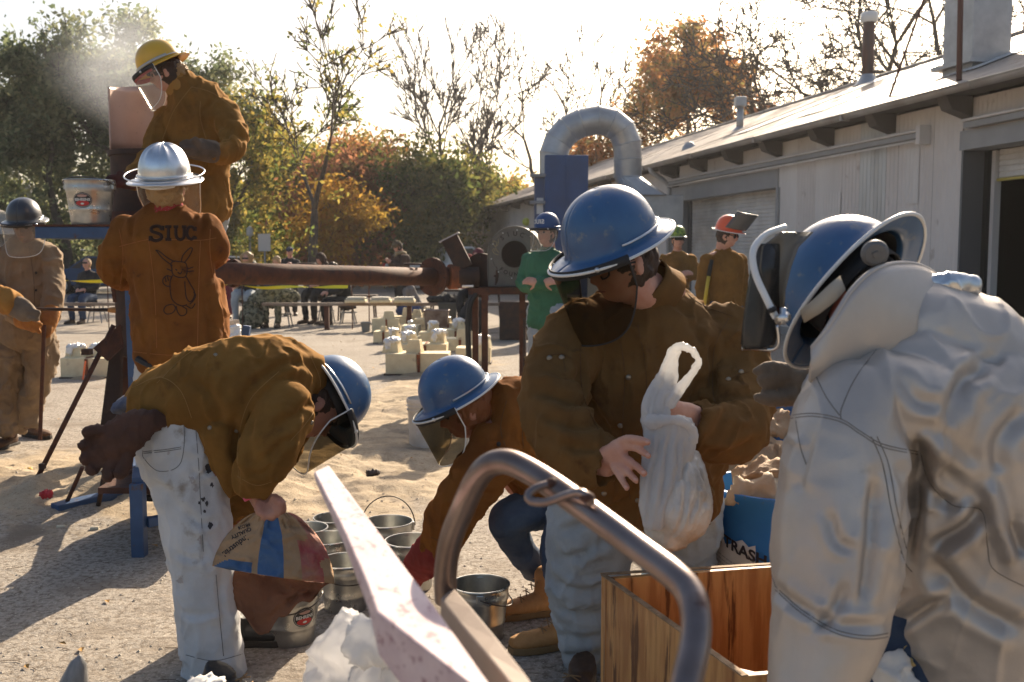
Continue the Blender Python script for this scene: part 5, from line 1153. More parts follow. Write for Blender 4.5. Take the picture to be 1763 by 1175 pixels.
p2 = G(241, 958); bar('post', p2, p2+Vector((0, 0, .36)), .062, .062, up=(0, 1, 0)); bar('cross_beam', p2+Vector((.03, .02, .16)), G(420, 935)+Vector((0, .3, .16)), .045, .045)
bar('cross_beam', p2+Vector((0, 0, .36)), P1+Vector((0, 0, .36)), .05, .05); p3 = G(402, 905); bar('post', p3, p3+Vector((0, 0, .30)), .05, .05, up=(0, 1, 0))
m = MB(); m.box(W(255, 832, 5.15)+Vector((.08, .2, 0)), (.32, .5, .16)); m.build('step_box', rust, sd, bevel=.006)
m = MB(); m.box((W(300, 0, 5.2).x, 5.15, .30), (.62, .7, .03)); m.build('standing_plate', rust, sd)
m = MB(); m.box((W(300, 0, 6.8).x, 6.75, .98), (.60, .7, .03)); m.build('standing_plate', rust_d, sd)
for dx in (-.26, .26): bar('post', (W(300, 0, 6.8).x+dx, 6.95, 0), (W(335, 0, 6.8).x+dx, 6.95, .96), .05, .05, up=(0, 1, 0))
# rods, angle irons and hook leaning by the furnace
lean_ = thing('braced_leg', 'long rusty pipe slanting from the furnace down to the sand', 'brace', G(50, 852))
m = MB(); m.tube([G(50, 852), W(196, 560, 6.2)], .016, 8); m.build('pipe', rust, lean_, smooth=True)
m = MB(); m.box(W(150, 606, 5.9), (.05, .05, .035)); m.build('collar', rust_d, lean_); m = MB(); m.box(W(73, 803, 5.55), (.03, .03, .03)); m.build('collar', rust_d, lean_)
m = MB(); m.prism([W(160, 600, 6.1), W(205, 560, 6.25), W(210, 598, 6.25), W(185, 622, 6.15)], (0, .03, 0)); o = m.build('spout_plate', rust, None); prop(o, 'rusty slanted spout plate behind the blue post', 'spout')
m = MB(); m.prism([W(186, 620, 6.25), W(208, 600, 6.3), W(206, 745, 6.2), W(168, 760, 6.15), W(176, 700, 6.2)], (0, .05, 0)); o = m.build('leather_apron', M('apron_dark', (.05, .03, .022), .9, bs=14, bst=.8, bdist=.03), None, bevel=.01); prop(o, 'dark worn leather apron hanging beside the blue post', 'apron')
hk = MB(); hk.tube(spline([W(142, 805, 5.4), G(112, 872, .05), G(108, 880, .02), G(116, 888, .02), G(128, 884, .03)], 6), .012, 8); o = hk.build('iron_hook', rust, None, smooth=True); prop(o, 'iron hook bar leaning into the sand under the glove', 'hook')
hk = MB(); hk.tube([W(180, 815, 5.35), G(168, 878, .02)], .014, 8); o = hk.build('iron_bar', rust_d, None, smooth=True); prop(o, 'short dark iron bar standing right of the iron hook', 'bar')
m = MB(); a_ = G(-40, 868); b_ = G(190, 858); m.bar(a_+Vector((0, 0, .03)), b_+Vector((0, 0, .03)), .012, .09); m.bar(a_+Vector((0, .05, .0)), b_+Vector((0, .05, .0)), .10, .012); o = m.build('angle_iron', rust_d, None); prop(o, 'long angle iron lying half buried in the sand', 'angle iron')
for px, py, lb in ((104, 908, 'left of two chalky white stubs below the blue foot beam'), (162, 911, 'right of two chalky white stubs below the blue foot beam')):
    m = MB(); c_ = G(px, py, .018); m.tube([c_+Vector((-.02, 0, 0)), c_+Vector((.022, .008, 0))], .011, 10); o = m.build('chalk_stub', M('chalk', (.62, .56, .42), .9), None, smooth=True, bevel=.003); prop(o, lb, 'chalk stub')
for px, py, c_, lb in ((80, 850, (.6, .05, .06), 'crumpled red wrapper on the sand'), (42, 810, (.6, .35, .05), 'small yellow leaf on the sand'), (643, 815, (.05, .035, .03), 'dark clinker lump on the concrete')):
    o = fuse('lump', [ell(G(px, py, .02+gz(G(px, py).x, G(px, py).y)), (.035, .02, .018))], M(lb[:12].replace(' ', '_'), c_, .7), None, .005, 0, cloth(.012, 40, 4)); prop(o, lb, 'litter')
# ================================================================ blast pipe and blower
bp_ = thing('blast_pipe', 'long rusty blast pipe from furnace to blower', 'pipe', W(580, 472, 8.9))
A0 = W(320, 470, 7.6); A1 = W(745, 477, 9.9)
m = MB(); m.tube([A0, A0.lerp(A1, .33), A0.lerp(A1, .66), A1], [.088]*4, 24); m.build('pipe', rust, bp_, smooth=True)
def flange(parent, px, py, Y, r_, th, mat=rust):
    c_ = W(px, py, Y); d = (A1-A0).normalized(); m = MB(); m.tube([c_-d*th/2, c_+d*th/2], r_, 24); o = smooth_auto(m.build('flange', mat, parent)); 
    for k in range(8):
        a, b = basis(d); q = c_+(a*math.cos(k*.785)+b*math.sin(k*.785))*r_*.85; m = MB(); m.tube([q-d*(th/2+.012), q+d*(th/2+.012)], .010, 6); m.build('bolt', rust_d, o)
flange(bp_, 403, 471, 8.05, .115, .03); flange(bp_, 745, 477, 9.9, .19, .03)
for px in (527, 710): 
    c_ = W(px, 455, 8.7 if px < 600 else 9.7); m = MB(); m.tube([c_+Vector((math.cos(q)*.08, math.sin(q)*.05, .0)) for q in np.linspace(0, 2*math.pi, 17)[:-1]], .011, 6, closed=True); m.build('lifting_loop', rust_d, bp_, smooth=True)
m = MB(); d_ = (A1-A0).normalized()
for a_, b_, r_, mt in ((750, 772, .098, rust), (773, 788, .125, rust_or), (789, 824, .100, rust_d)):
    m = MB(); m.tube([W(a_, 477, 9.92), W(b_, 477, 9.95)], r_, 20); smooth_auto(m.build('pipe_section', mt, bp_))
flange(bp_, 829, 474, 9.97, .22, .04, rust_d)
m = MB(); a_ = W(800, 462, 9.95); b_ = W(774, 410, 9.95); m.bar(a_, b_, .17, .14, (0, 1, 0)); m.build('chute', rust_d, bp_, bevel=.005); m = MB(); u_ = (b_-a_).normalized(); m.bar(b_, b_+u_*.012, .22, .18, (0, 1, 0)); m.build('chute_lid', MATS['sign_back'], bp_)
Yb = 9.8; bc = W(886, 438, Yb); rb = 47*PM(Yb)
bl = thing('blower', 'grey round centrifugal blower lettered SIUC FOUNDRY on a rusty table', 'blower', (bc.x, Yb, 0))
blm = M('blower_grey', (.12, .11, .098), .55, c2=(.15, .14, .125), vs=9, bs=30, bst=.15)
prof = [(math.cos(a)*rb, math.sin(a)*rb) for a in np.linspace(-.55, math.pi, 30)]+[(-rb, -.2), (-rb*.98, -rb*1.16), (rb*.72, -rb*1.16)]
yaw_b = R(-12); qb = Matrix.Rotation(yaw_b, 3, 'Z')
def BP(x, y, z): return bc+qb @ Vector((x, y, z))
m = MB(); m.prism([BP(x, 0, z) for x, z in prof][::-1], qb @ Vector((0, .30, 0))); smooth_auto(m.build('housing', blm, bl, bevel=.006), 50)
m = MB(); m.tube([BP(x, -.004, z) for x, z in prof], .008, 6, closed=True); m.build('housing_seam', blm, bl, smooth=True)
m = MB()
for r0_, r1_, y_ in ((rb*.84, rb*.86, -.006),): m.lathe([(r0_, 0), (r1_, .006), (r1_+.01, 0)], 40, Matrix.Translation(bc) @ (qb @ Matrix.Rotation(R(90), 3, 'X')).to_4x4() @ Matrix.Translation((0, 0, .002)))
m.build('face_ring', blm, bl, smooth=True)
mx_ = Matrix.Translation(BP(0, -.004, 0)) @ (qb @ Matrix.Rotation(R(90), 3, 'X')).to_4x4()
m = MB(); m.lathe([(rb*.48, 0), (rb*.52, .012), (rb*.55, 0)], 36, mx_); m.build('inlet_ring', blm, bl, smooth=True)
m = MB(); m.lathe([(0, .001), (rb*.49, .001)], 30, mx_); m.build('inlet_dark', dark_hole, bl)
m = MB()
for k in range(-8, 9):
    x = k*.0165; h_ = math.sqrt(max(0, (rb*.49)**2-x*x))
    for rot in (R(60), R(-60), 0):
        ca, sa = math.cos(rot), math.sin(rot); a_ = (x*ca-(-h_)*sa, x*sa+(-h_)*ca); b_ = (x*ca-h_*sa, x*sa+h_*ca); m.bar(BP(a_[0], -.008, a_[1]), BP(b_[0], -.008, b_[1]), .0026, .002)
m.build('inlet_mesh', rust_d, bl)
for k in range(10): a = k*.628+.2; m = MB(); vv, ff = ell(BP(math.cos(a)*rb*.88, -.010, math.sin(a)*rb*.88), (.007,)*3, seg=8); m.add(vv, ff); m.build('screw', alu, bl)
gold = M('gold_line', (.45, .36, .18), .5)
def arc_text(s_, size, rad, a0, da, flip, mat):
    m = MB()
    for i, ch in enumerate(s_):
        a = a0+da*i; V_, F_ = text_tris(ch, size, .0015); rot = (a-math.pi/2) if not flip else (a+math.pi/2); ca, sa = math.cos(rot), math.sin(rot)
        m.add([BP(math.cos(a)*rad+x*ca-y*sa, -.0075, math.sin(a)*rad+x*sa+y*ca) for x, y, z in V_], F_)
    m.build('lettering', mat, bl)
arc_text('SIUC', .062, rb*.74, R(128), R(-20), False, M('lettering_brown', (.02, .013, .01), .6)); arc_text('FOUNDRY', .055, rb*.74, R(228), R(15.5), True, MATS['lettering_brown'])
for sx in (-1, 1):
    m = MB(); m.tube(spline([BP(sx*x*rb, -.008, z*rb) for x, z in ((.58, .05), (.70, .22), (.66, .42), (.80, .48), (.74, .30), (.62, .34), (.60, .55))], 6), .0022, 5); m.tube(spline([BP(sx*x*rb, -.008, z*rb) for x, z in ((.60, -.02), (.74, .02), (.82, .14), (.76, .2), (.72, .1))], 6), .0022, 5); m.build('gold_scroll', gold, bl, smooth=True)
zt_ = bc.z-rb*1.16-.02; xl, xr = W(805, 0, Yb).x, W(922, 0, Yb).x
m = MB()
for a_, b_ in (((xl+.03, Yb-.08), (xr, Yb-.08)), ((xl+.03, Yb+.42), (xr, Yb+.42)), ((xl+.03, Yb-.08), (xl+.03, Yb+.42)), ((xr-.02, Yb-.08), (xr-.02, Yb+.42))): mm = MB(); mm.bar((a_[0], a_[1], zt_-.03), (b_[0], b_[1], zt_-.03), .06, .06); mm.build('table_rail', rust, bl)
m = MB(); m.box(((xl+xr)/2+.05, Yb+.17, zt_+.004), (xr-xl-.1, .52, .012)); m.build('table_plate', rust, bl)
for x, y in ((xl+.16, Yb-.08), (xr-.02, Yb-.08), (xl+.05, Yb+.42), (xr-.12, Yb+.42)): m = MB(); m.bar((x, y, 0), (x, y, zt_-.062), .062, .062, (0, 1, 0)); m.build('leg', rust, bl)
m = MB(); m.tube([(xr+.0, Yb-.1, zt_-.01), (xr+.09, Yb-.1, zt_-.01)], .010, 6); m.tube([(xl-.06, Yb-.1, zt_+.02), (xl+.05, Yb-.1, zt_+.02)], .012, 6); m.build('pin', alu, bl)
m = MB(); m.tube(spline([(xl+.14, Yb-.05, zt_+.0), (xl+.02, Yb-.12, zt_-.15), (xl+.0, Yb-.12, .6), (xl+.05, Yb-.14, .2), (xl+.3, Yb-.5, .02)], 8), .028, 8); m.build('hose', rubber, bl, smooth=True)
pt = MB(); a_ = Vector((W(904, 0, 9.5).x, 9.5, 0)); pt.tube([a_, a_+Vector((0, .05, .85))], .016, 8); o = pt.build('pry_bar', rust_d, None, smooth=True); prop(o, 'thin dark bar standing between the right hand blower legs', 'bar')
ch = thing('camp_chair', 'dark low cabinet in the shade behind the blower legs', 'cabinet', (W(885, 0, 17).x, 17, 0)); m = MB(); m.box((W(885, 0, 17).x, 17.2, .33), (.5, .4, .66)); m.build('box', rust_d, ch, bevel=.02); ch.name = 'metal_cabinet'
# ================================================================ galvanised pails
def ps(*rows):
    """stations from (px, py, Y, half-width in photo px, depth radius m)"""
    return [(W(r[0], r[1], r[2]), r[3]*PM(r[2]), (r[4] if len(r) > 4 else r[3]*PM(r[2]))) for r in rows]
galv_in = M('pail_inside', (.42, .42, .39), .4, .8, c2=(.28, .28, .26), vs=10)
def pail(label, loc, s=1., tilt=None, bail='down', fill=None, badge=None, group='galvanised pails standing in a cluster on the concrete', seed=0, rz=0.):
    t = thing('pail', label, 'pail', loc, group); p = Vector(loc); r_ = random.Random(seed); Mx = Matrix.Translation(p) @ Matrix.Rotation(rz, 4, 'Z') @ Matrix.Scale(s, 4)
    rt, rb_, h = .108, .084, .20
    def rr(z): return rb_+(rt-rb_)*z/h
    pr = [(0, .008), (rb_-.004, .008), (rb_-.002, 0), (rb_, 0), (rb_+.002, .012), (rr(.02), .018)]
    for z in (.045, .06): pr.append((rr(z), z))
    pr += [(rr(.064)+.0025, .066), (rr(.07), .072)]
    for z in (.10, .145): pr.append((rr(z), z))
    pr += [(rr(.150)+.0035, .152), (rr(.158)+.001, .158), (rr(.163)+.0035, .165), (rr(.170), .171), (rr(.19), .192), (rt+.001, .197), (rt+.004, .200), (rt+.003, .204), (rt-.002, .204), (rt-.003, .198)]
    m = MB(); m.lathe(pr, 40, Mx); b = smooth_auto(m.build('pail_body', galv, t), 50)
    m = MB(); m.lathe([(rt-.004, .199), (rr(.1)-.003, .1), (rb_-.004, .012), (0, .012)], 40, Mx); m.build('pail_inside', galv_in, b, smooth=True)
    for sx in (-1, 1):
        m = MB(); m.box(Mx @ Vector((sx*(rt+.001), 0, .178)), (.014*s, .030*s, .036*s), Matrix.Rotation(rz, 3, 'Z')); m.build('ear', galv, t, bevel=.004)
    m = MB()
    if bail == 'up': pts = [Vector((math.cos(a)*(rt+.010), -.02*math.sin(a), .18+math.sin(a)*.14)) for a in np.linspace(0, math.pi, 20)]
    elif bail == 'down': pts = [Vector((math.cos(a)*(rt+.010+.006*math.sin(a)), -math.sin(a)*(rt+.012), .178-math.sin(a)*.045)) for a in np.linspace(0, math.pi, 24)]
    else: pts = [Vector((math.cos(a)*(rt+.008), -math.sin(a)*(rt*.93), .178+math.sin(a)*.034)) for a in np.linspace(0, math.pi, 24)]
    m.tube([Mx @ q for q in pts], .0028*s, 6); m.build('bail_handle', M('bail_wire', (.10, .09, .08), .4, .8), t, smooth=True)
    m = MB(); m.tube([Mx @ Vector((0, (rr(z)+.001), z)) for z in (.01, .1, .196)], .002*s, 4); m.build('side_seam', galv, b)
    if badge is not None:
        a0 = badge
        def cyl(x, y, o=.0015): a = a0+x/.1; z = .108+y; return Mx @ Vector((math.sin(a)*(rr(z)+o), -math.cos(a)*(rr(z)+o), z))
        def disc(rx, ry, mat, o, name, cy_=0.):
            n = 28; V_ = [cyl(0, cy_, o)]+[cyl(math.cos(q)*rx*k, cy_+math.sin(q)*ry*k, o) for k in (.5, 1) for q in np.linspace(0, 2*math.pi, n, endpoint=False)]
            F_ = [(0, 1+i, 1+(i+1) % n) for i in range(n)]+[(1+i, 1+n+i, 1+n+(i+1) % n, 1+(i+1) % n) for i in range(n)]
            return mesh_obj(name, V_, F_, mat, b)
        disc(.043, .034, M('badge_black', (.02, .02, .02), .4), .0018, 'badge'); disc(.040, .031, M('badge_silver', (.5, .5, .5), .4), .0022, 'badge_ring'); disc(.0385, .0295, MATS['badge_black'], .0026, 'badge_field')
        disc(.030, .012, M('badge_red', (.5, .03, .03), .5), .0030, 'badge_red', -.014); disc(.022, .006, M('badge_pink', (.5, .3, .25), .5), .0030, 'badge_arc', .019)
        text_on('BEHRENS', .0165, lambda x, y: cyl(x, y+.002, .0036), M('lettering_white', (.7, .72, .7), .6), b, 'lettering', bold=.0005)
        disc(.008, .004, MATS['lettering_white'], .0036, 'badge_box', -.016)
    if fill == 'scrap':
        for i in range(26):
            m = MB(); a = r_.random()*6.28; rad = math.sqrt(r_.random())*.075; m.box(Mx @ Vector((math.cos(a)*rad, math.sin(a)*rad, .10+r_.random()*.05)), (r_.uniform(.02, .05)*s, r_.uniform(.012, .035)*s, .006*s), Matrix.Rotation(r_.random()*3, 3, 'Z') @ Matrix.Rotation(r_.uniform(-.7, .7), 3, 'X'))
            o = m.build('scrap', [rust_or, plaster, rust_d, rust][i % 4] if i % 5 else M('cardboard_scrap', (.5, .36, .2), .8), t)
    elif fill: 
        m = MB(); m.lathe([(0, .125), (.07, .11), (rr(.1)-.004, .095)], 24, Mx); m.build('contents', M('iron_chips', (.05, .045, .04), .7, .3, bs=120, bst=1., bdist=.01), t)
    return t
def rim_at(px, py, s=1.):       # ground point whose pail rim is centred at this pixel
    p = G(px, py, .20*s); return Vector((p.x, p.y, 0))
pail('galvanised pail under the torn paper sack, badge to the right', (W(479, 0, 3.66).x, 3.66, 0), 1.06, bail='down', badge=.75, seed=1)
pail('empty galvanised pail right of the sack with its wire handle down', rim_at(594, 966), 1.0, bail='down', seed=2, rz=.5)
pail('galvanised pail heaped with rusty scrap and torn card', rim_at(566, 928), 1.02, bail='down', fill='scrap', seed=3, rz=1.2)
pail('galvanised pail of dark chips behind the sack', rim_at(524, 908), .98, bail='down', fill='chips', seed=4, rz=2.2)
pail('farthest galvanised pail behind the tip of the pale plank', rim_at(577, 888), .95, bail='down', seed=5, rz=2.6)
pail('galvanised pail with its wire handle standing upright', rim_at(668, 903), 1.06, bail='up', fill='chips', seed=6, rz=.15)
pail('galvanised pail the red glove reaches into', rim_at(708, 934), 1.04, bail='down', seed=7, rz=1.9)
pail('galvanised pail standing alone in front of the tan boots, badge to the right', rim_at(827, 1008), 1.02, bail='down', badge=.95, seed=8, rz=1.6)
p_ = W(157, 389, 5.86); pail('galvanised pail with round badge on the blue furnace platform', (p_.x, 5.86, zp+.048), 1.27, bail='rest', badge=.05, group=None, seed=9)
# white plastic bucket
c_ = Vector((W(729, 0, 7.5).x, 7.5, 0)); wb = thing('plastic_bucket', 'white plastic bucket with torn label standing alone on the concrete', 'bucket', c_)
prf = [(0, .01), (.128, 0), (.131, .01)]+[(.131+.012*z/.36, z) for z in (.1, .2, .27)]+[(.150, .285), (.150, .292), (.142, .295), (.143, .31), (.152, .313), (.152, .32), (.144, .323), (.145, .34), (.153, .345), (.153, .355), (.149, .372), (.146, .372), (.140, .33), (.126, .02), (0, .02)]
m = MB(); m.lathe(prf, 40, Matrix.Translation(c_)); smooth_auto(m.build('bucket_body', white_pl, wb), 50)
V_ = []; rows = [[c_+Vector((math.sin(a)*(.1375+.012*(z-.1)/.2), -math.cos(a)*(.1375+.012*(z-.1)/.2), z+random.uniform(-.006, .006))) for a in np.linspace(-.5, .35, 10)] for z in (.11, .16, .22)]
MB().grid(rows).build('torn_label', M('label_paper', (.75, .73, .70), .8, c2=(.5, .45, .4), vs=20), wb, smooth=True)
# ================================================================ centre worker with the carrier bag
cF = Vector((-.80, -.42, -.40)); cU = Vector((-.28, -.20, .90)); cc = W(1052, 413, 2.86)
X_, F_, U_ = frame(cF, cU)
hd = cc-U_*.070-F_*.012
Yt = 3.05
torso = ps((1128, 492, 2.98, 40, .07), (1125, 515, 3.0, 78, .11), (1118, 560, 3.02, 132, .16), (1112, 640, 3.05, 142, .18), (1108, 740, 3.1, 138, .18), (1118, 820, 3.14, 134, .17), (1140, 872, 3.16, 112, .15))
armL = ps((1010, 565, 2.98, 55, .085), (970, 620, 2.90, 58, .09), (958, 690, 2.80, 56, .088), (972, 745, 2.72, 54, .082), (1010, 785, 2.66, 50, .07), (1048, 803, 2.62, 42, .058))
armR = ps((1235, 570, 3.05, 55, .09), (1268, 640, 3.0, 58, .09), (1272, 700, 2.90, 56, .088), (1255, 745, 2.80, 52, .08), (1218, 742, 2.74, 46, .065), (1188, 728, 2.70, 38, .055))
legL = ps((1030, 850, 3.2, 78, .14), (1015, 940, 3.25, 76, .13), (1006, 1030, 3.32, 58, .105), (1014, 1110, 3.42, 46, .09), (1018, 1150, 3.46, 42, .085))
legR = ps((1170, 850, 3.25, 76, .14), (1170, 940, 3.35, 66, .12), (1165, 1010, 3.45, 56, .10), (1150, 1110, 3.6, 50, .09))
flap = [limb(ps((1168, 840, 3.02, 60, .05), (1160, 880, 3.02, 50, .045), (1150, 905, 3.02, 22, .04)), seg=16), limb(ps((1020, 790, 2.98, 66, .09), (1030, 830, 3.0, 62, .08)), seg=18)]
def fing(*pts): return limb([(W(p[0], p[1], p[2]), p[3]*PM(p[2]), p[3]*PM(p[2])*.9) for p in pts], seg=10, step=.005)
Yh = 2.56
hp_ = [limb(ps((1036, 792, 2.62, 20, .026), (1056, 786, 2.58, 24, .020), (1072, 784, 2.55, 26, .016)), seg=16, step=.006),
       fing((1056, 768, 2.57, 9), (1078, 757, 2.54, 8.5), (1098, 757, 2.51, 7.5), (1116, 762, 2.50, 6.5)),
       fing((1068, 770, 2.56, 8), (1088, 770, 2.53, 7.5), (1102, 775, 2.51, 7), (1117, 786, 2.50, 6)),
       fing((1068, 783, 2.555, 8), (1084, 794, 2.53, 7.5), (1097, 804, 2.51, 7), (1110, 817, 2.50, 6)),
       fing((1063, 795, 2.56, 8), (1075, 807, 2.535, 7.2), (1085, 817, 2.52, 6.8), (1096, 829, 2.51, 5.8)),
       fing((1056, 802, 2.565, 7.5), (1064, 815, 2.545, 6.8), (1071, 826, 2.53, 6.2), (1080, 842, 2.52, 5.4))]
hr_ = [limb(ps((1205, 724, 2.72, 22, .028), (1180, 716, 2.68, 24, .022), (1164, 714, 2.655, 22, .018)), seg=16, step=.006)]
for (a, b, c2_) in (((1168, 702), (1150, 706), (1140, 716)), ((1166, 712), (1147, 718), (1141, 728)), ((1167, 722), (1152, 729), (1147, 737)), ((1170, 731), (1158, 737), (1154, 744))): hr_.append(fing((*a, 2.655, 8.5), (*b, 2.63, 8), (*c2_, 2.64, 6.5)))
hr_.append(fing((1176, 702, 2.67, 10), (1158, 696, 2.65, 8.5), (1142, 700, 2.635, 7)))
CM_CR = [([(925, 672), (985, 700), (1028, 697)], 8, .014), ([(934, 712), (982, 736), (1045, 728)], 8, .014), ([(940, 640), (975, 655), (1002, 650)], 6, .008), ([(1000, 610), (1006, 660), (1016, 705), (1060, 752)], 10, .022), ([(1196, 702), (1240, 690), (1300, 682)], 9, .016), ([(1206, 778), (1254, 782), (1308, 752)], 8, .012), ([(1192, 640), (1190, 690)], 9, .014), ([(1232, 590), (1226, 640), (1236, 690)], 9, .016), ([(1092, 610), (1068, 700)], 9, .008), ([(1120, 560), (1135, 620), (1128, 690)], 10, .009), ([(1160, 520), (1195, 560), (1215, 600)], 10, .010), ([(1010, 540), (1040, 600)], 8, .008), ([(1150, 800), (1190, 840), (1225, 850)], 9, .010), ([(1250, 700), (1235, 740), (1215, 765)], 7, .008), ([(960, 760), (1000, 775), (1040, 770)], 7, .009), ([(1055, 860), (1070, 800), (1078, 760)], 8, .012)]
CM_LC = [([(955, 1000), (1000, 1020), (1050, 1005)], 8, .014), ([(960, 1045), (1000, 1060), (1045, 1050)], 7, .014), ([(955, 1085), (1000, 1098), (1048, 1090)], 7, .012), ([(970, 920), (1010, 900), (1060, 870)], 9, .012), ([(965, 960), (1010, 950), (1060, 910)], 8, .010), ([(962, 1120), (1000, 1128), (1045, 1118)], 6, .010), ([(1085, 860), (1090, 950), (1080, 1020)], 12, .02)]
cm_t, cm_j, cm_tr, cm_b = build_person('worker in blue hard hat, brown suede jacket and pale jeans holding a knotted carrier bag', G(1010, 1165), torso, [armL, armR], [legL, legR], (hd, F_, U_), suede_d, denim_m, skin_p, .0075,
    [dict(prims=hp_), dict(prims=hr_)], folds=.045, amp=.010, sc=8, seed=31, neck_r=.062, hairm=hair_b, hs=1.02, extra_top=flap, body_vox=.0052, leg_fold=.04, legmat_amp=.008, tseg=40, creases=CM_CR, lcreases=CM_LC,
    boot_up=.05, boots=[(G(1006, 1196), Vector((-.5, -1, 0))), (G(1160, 1130), Vector((.2, -1, 0)))], shoe=leather_d, jname='suede_jacket')
for px, py, yy in ((1116, 762, 2.487), (1116, 785, 2.487), (1109, 815, 2.487), (1095, 827, 2.497), (1079, 840, 2.506)):
    m = MB(); vv, ff = ell(W(px-1, py-1, yy+.004), (.0058, .003, .0048), seg=10); m.add(vv, ff); m.build('fingernail', M('nail', (.62, .38, .32), .35), cm_t, smooth=True)
h1 = helmet(cm_t, cc, F_, U_, helm_blue, s=1.03, visor=visor_tint, vlen=.235, vrim=liner, varc=72)
m = MB()     # spectacles
for sx in (-1, 1):
    c0_ = hd+X_*(.033*sx)+F_*.100+U_*.006; m.tube([c0_+X_*(.026*math.cos(q))+U_*(.018*math.sin(q))-F_*(.012*abs(math.cos(q))) for q in np.linspace(0, 2*math.pi, 17)[:-1]], .0028, 6, closed=True)
    m.tube([hd+X_*(.060*sx)+F_*.090+U_*.010, hd+X_*(.080*sx)+F_*.02+U_*.006, hd+X_*(.082*sx)-F_*.01-U_*.002], .0024, 6)
m.tube([hd+X_*-.010+F_*.104+U_*.010, hd+X_*.010+F_*.104+U_*.010], .0024, 6); m.build('spectacles', liner, cm_t, smooth=True)
# stand-up collar, placket, snaps, stitched seams
bj = bvh_of(cm_j)
m = MB(); rows = []
for dz, k in ((-.03, 1.15), (.015, 1.0), (.045, 1.02)):
    cpt = W(1118, 500, 2.96)+Vector((-.02, -.01, 0))*dz*10; ax_ = (hd-W(1125, 520, 3.0)).normalized(); a_, b_ = basis(ax_)
    rows.append([cpt+ax_*dz+(a_*math.cos(q)*.088+b_*math.sin(q)*.075)*k for q in np.linspace(0, 2*math.pi, 30)])
m.grid(rows); m.build('collar', suede_d, cm_j, smooth=True, solid=.006)
for sp_ in ([(1062, 560), (1075, 640), (1072, 760), (1085, 860)], [(1098, 560), (1112, 640), (1112, 740)], [(1012, 520), (1000, 600), (1004, 680), (1030, 740)], [(1150, 470), (1200, 520), (1262, 545)], [(1255, 548), (1230, 600), (1228, 680), (1240, 700)],
           [(944, 612), (966, 610), (984, 618)], [(968, 612), (974, 640)], [(1250, 655), (1275, 645), (1290, 640)]): seam(bj, sp_, .0012, stitch, cm_j)
for px, py in ((1082, 650), (1068, 733), (1112, 735), (1098, 862), (1040, 850), (1014, 851), (1276, 641), (1254, 654), (946, 617), (967, 616)):
    h_ = hit(bj, px, py, .001)
    if h_: m = MB(); vv, ff = ell(h_, (.0085, .004, .0085), seg=12); m.add(vv, ff); m.build('snap', brass, cm_j, smooth=True)
# ---- carrier bag
cb = thing('carrier_bag', 'white knotted carrier bag full of grey sand held by the centre worker', 'bag', W(1160, 930, 2.6))
sandbag = fuse('bag_bottom', [limb(ps((1165, 790, 2.60, 42, .05), (1166, 840, 2.58, 58, .075), (1160, 885, 2.57, 64, .085), (1148, 915, 2.57, 42, .06)), seg=28)], M('bag_with_sand', (.60, .57, .52), .32, c2=(.36, .33, .29), vs=7, vlo=.4, vhi=.6, bs=16, bst=.6, bdist=.01, coat=.3), cb, .005, 3, cloth(.003, 14, 2, st=(2.6, 2.6, .5), creases=[([(1185, 780), (1203, 840), (1180, 910)], 4, .006), ([(1200, 790), (1218, 845), (1205, 890)], 4, .006), ([(1172, 790), (1180, 860), (1163, 925)], 4, .006), ([(1192, 785), (1212, 835), (1195, 905)], 3, .005)]))
BG = [([(1140, 738), (1122, 830), (1116, 900)], 4, .006), ([(1155, 742), (1143, 820), (1132, 890)], 4, .006), ([(1170, 748), (1163, 820), (1148, 895)], 4, .006), ([(1126, 745), (1112, 800), (1106, 850)], 3, .004), ([(1178, 760), (1182, 800), (1168, 850)], 4, .006)]
b2_ = fuse('bag_front', [limb(ps((1152, 730, 2.58, 42, .028), (1153, 765, 2.57, 44, .032), (1142, 810, 2.55, 40, .035), (1130, 860, 2.52, 32, .03), (1124, 905, 2.50, 20, .02)), seg=28)], bag_white, cb, .005, 3, cloth(.003, 14, 7, st=(2.6, 2.6, .35), creases=BG))
b3_ = fuse('bag_top', [limb(ps((1132, 745, 2.60, 24, .02), (1128, 700, 2.60, 23, .02), (1140, 672, 2.62, 23, .016), (1150, 645, 2.62, 16, .012), (1156, 620, 2.62, 12, .009), (1162, 602, 2.62, 9, .008)), seg=24), limb(ps((1150, 692, 2.60, 15, .012), (1176, 664, 2.6, 9, .010), (1196, 636, 2.60, 6, .007), (1203, 620, 2.60, 5, .007), (1192, 604, 2.6, 5, .006), (1172, 597, 2.6, 6, .007), (1160, 600, 2.61, 6, .006)), seg=14), limb(ps((1118, 728, 2.56, 15, .014), (1150, 722, 2.55, 7, .01), (1178, 728, 2.55, 8, .01), (1192, 748, 2.56, 9, .012), (1180, 775, 2.56, 14, .016)), seg=14)], bag_white, cb, .0042, 2, cloth(.003, 22, 5, creases=[([(1132, 720), (1128, 690), (1142, 660), (1152, 620)], 3, .005), ([(1145, 710), (1150, 680), (1165, 655)], 3, .005), ([(1120, 715), (1118, 690), (1130, 668)], 3, .005), ([(1158, 690), (1180, 664)], 2.5, .004)]))
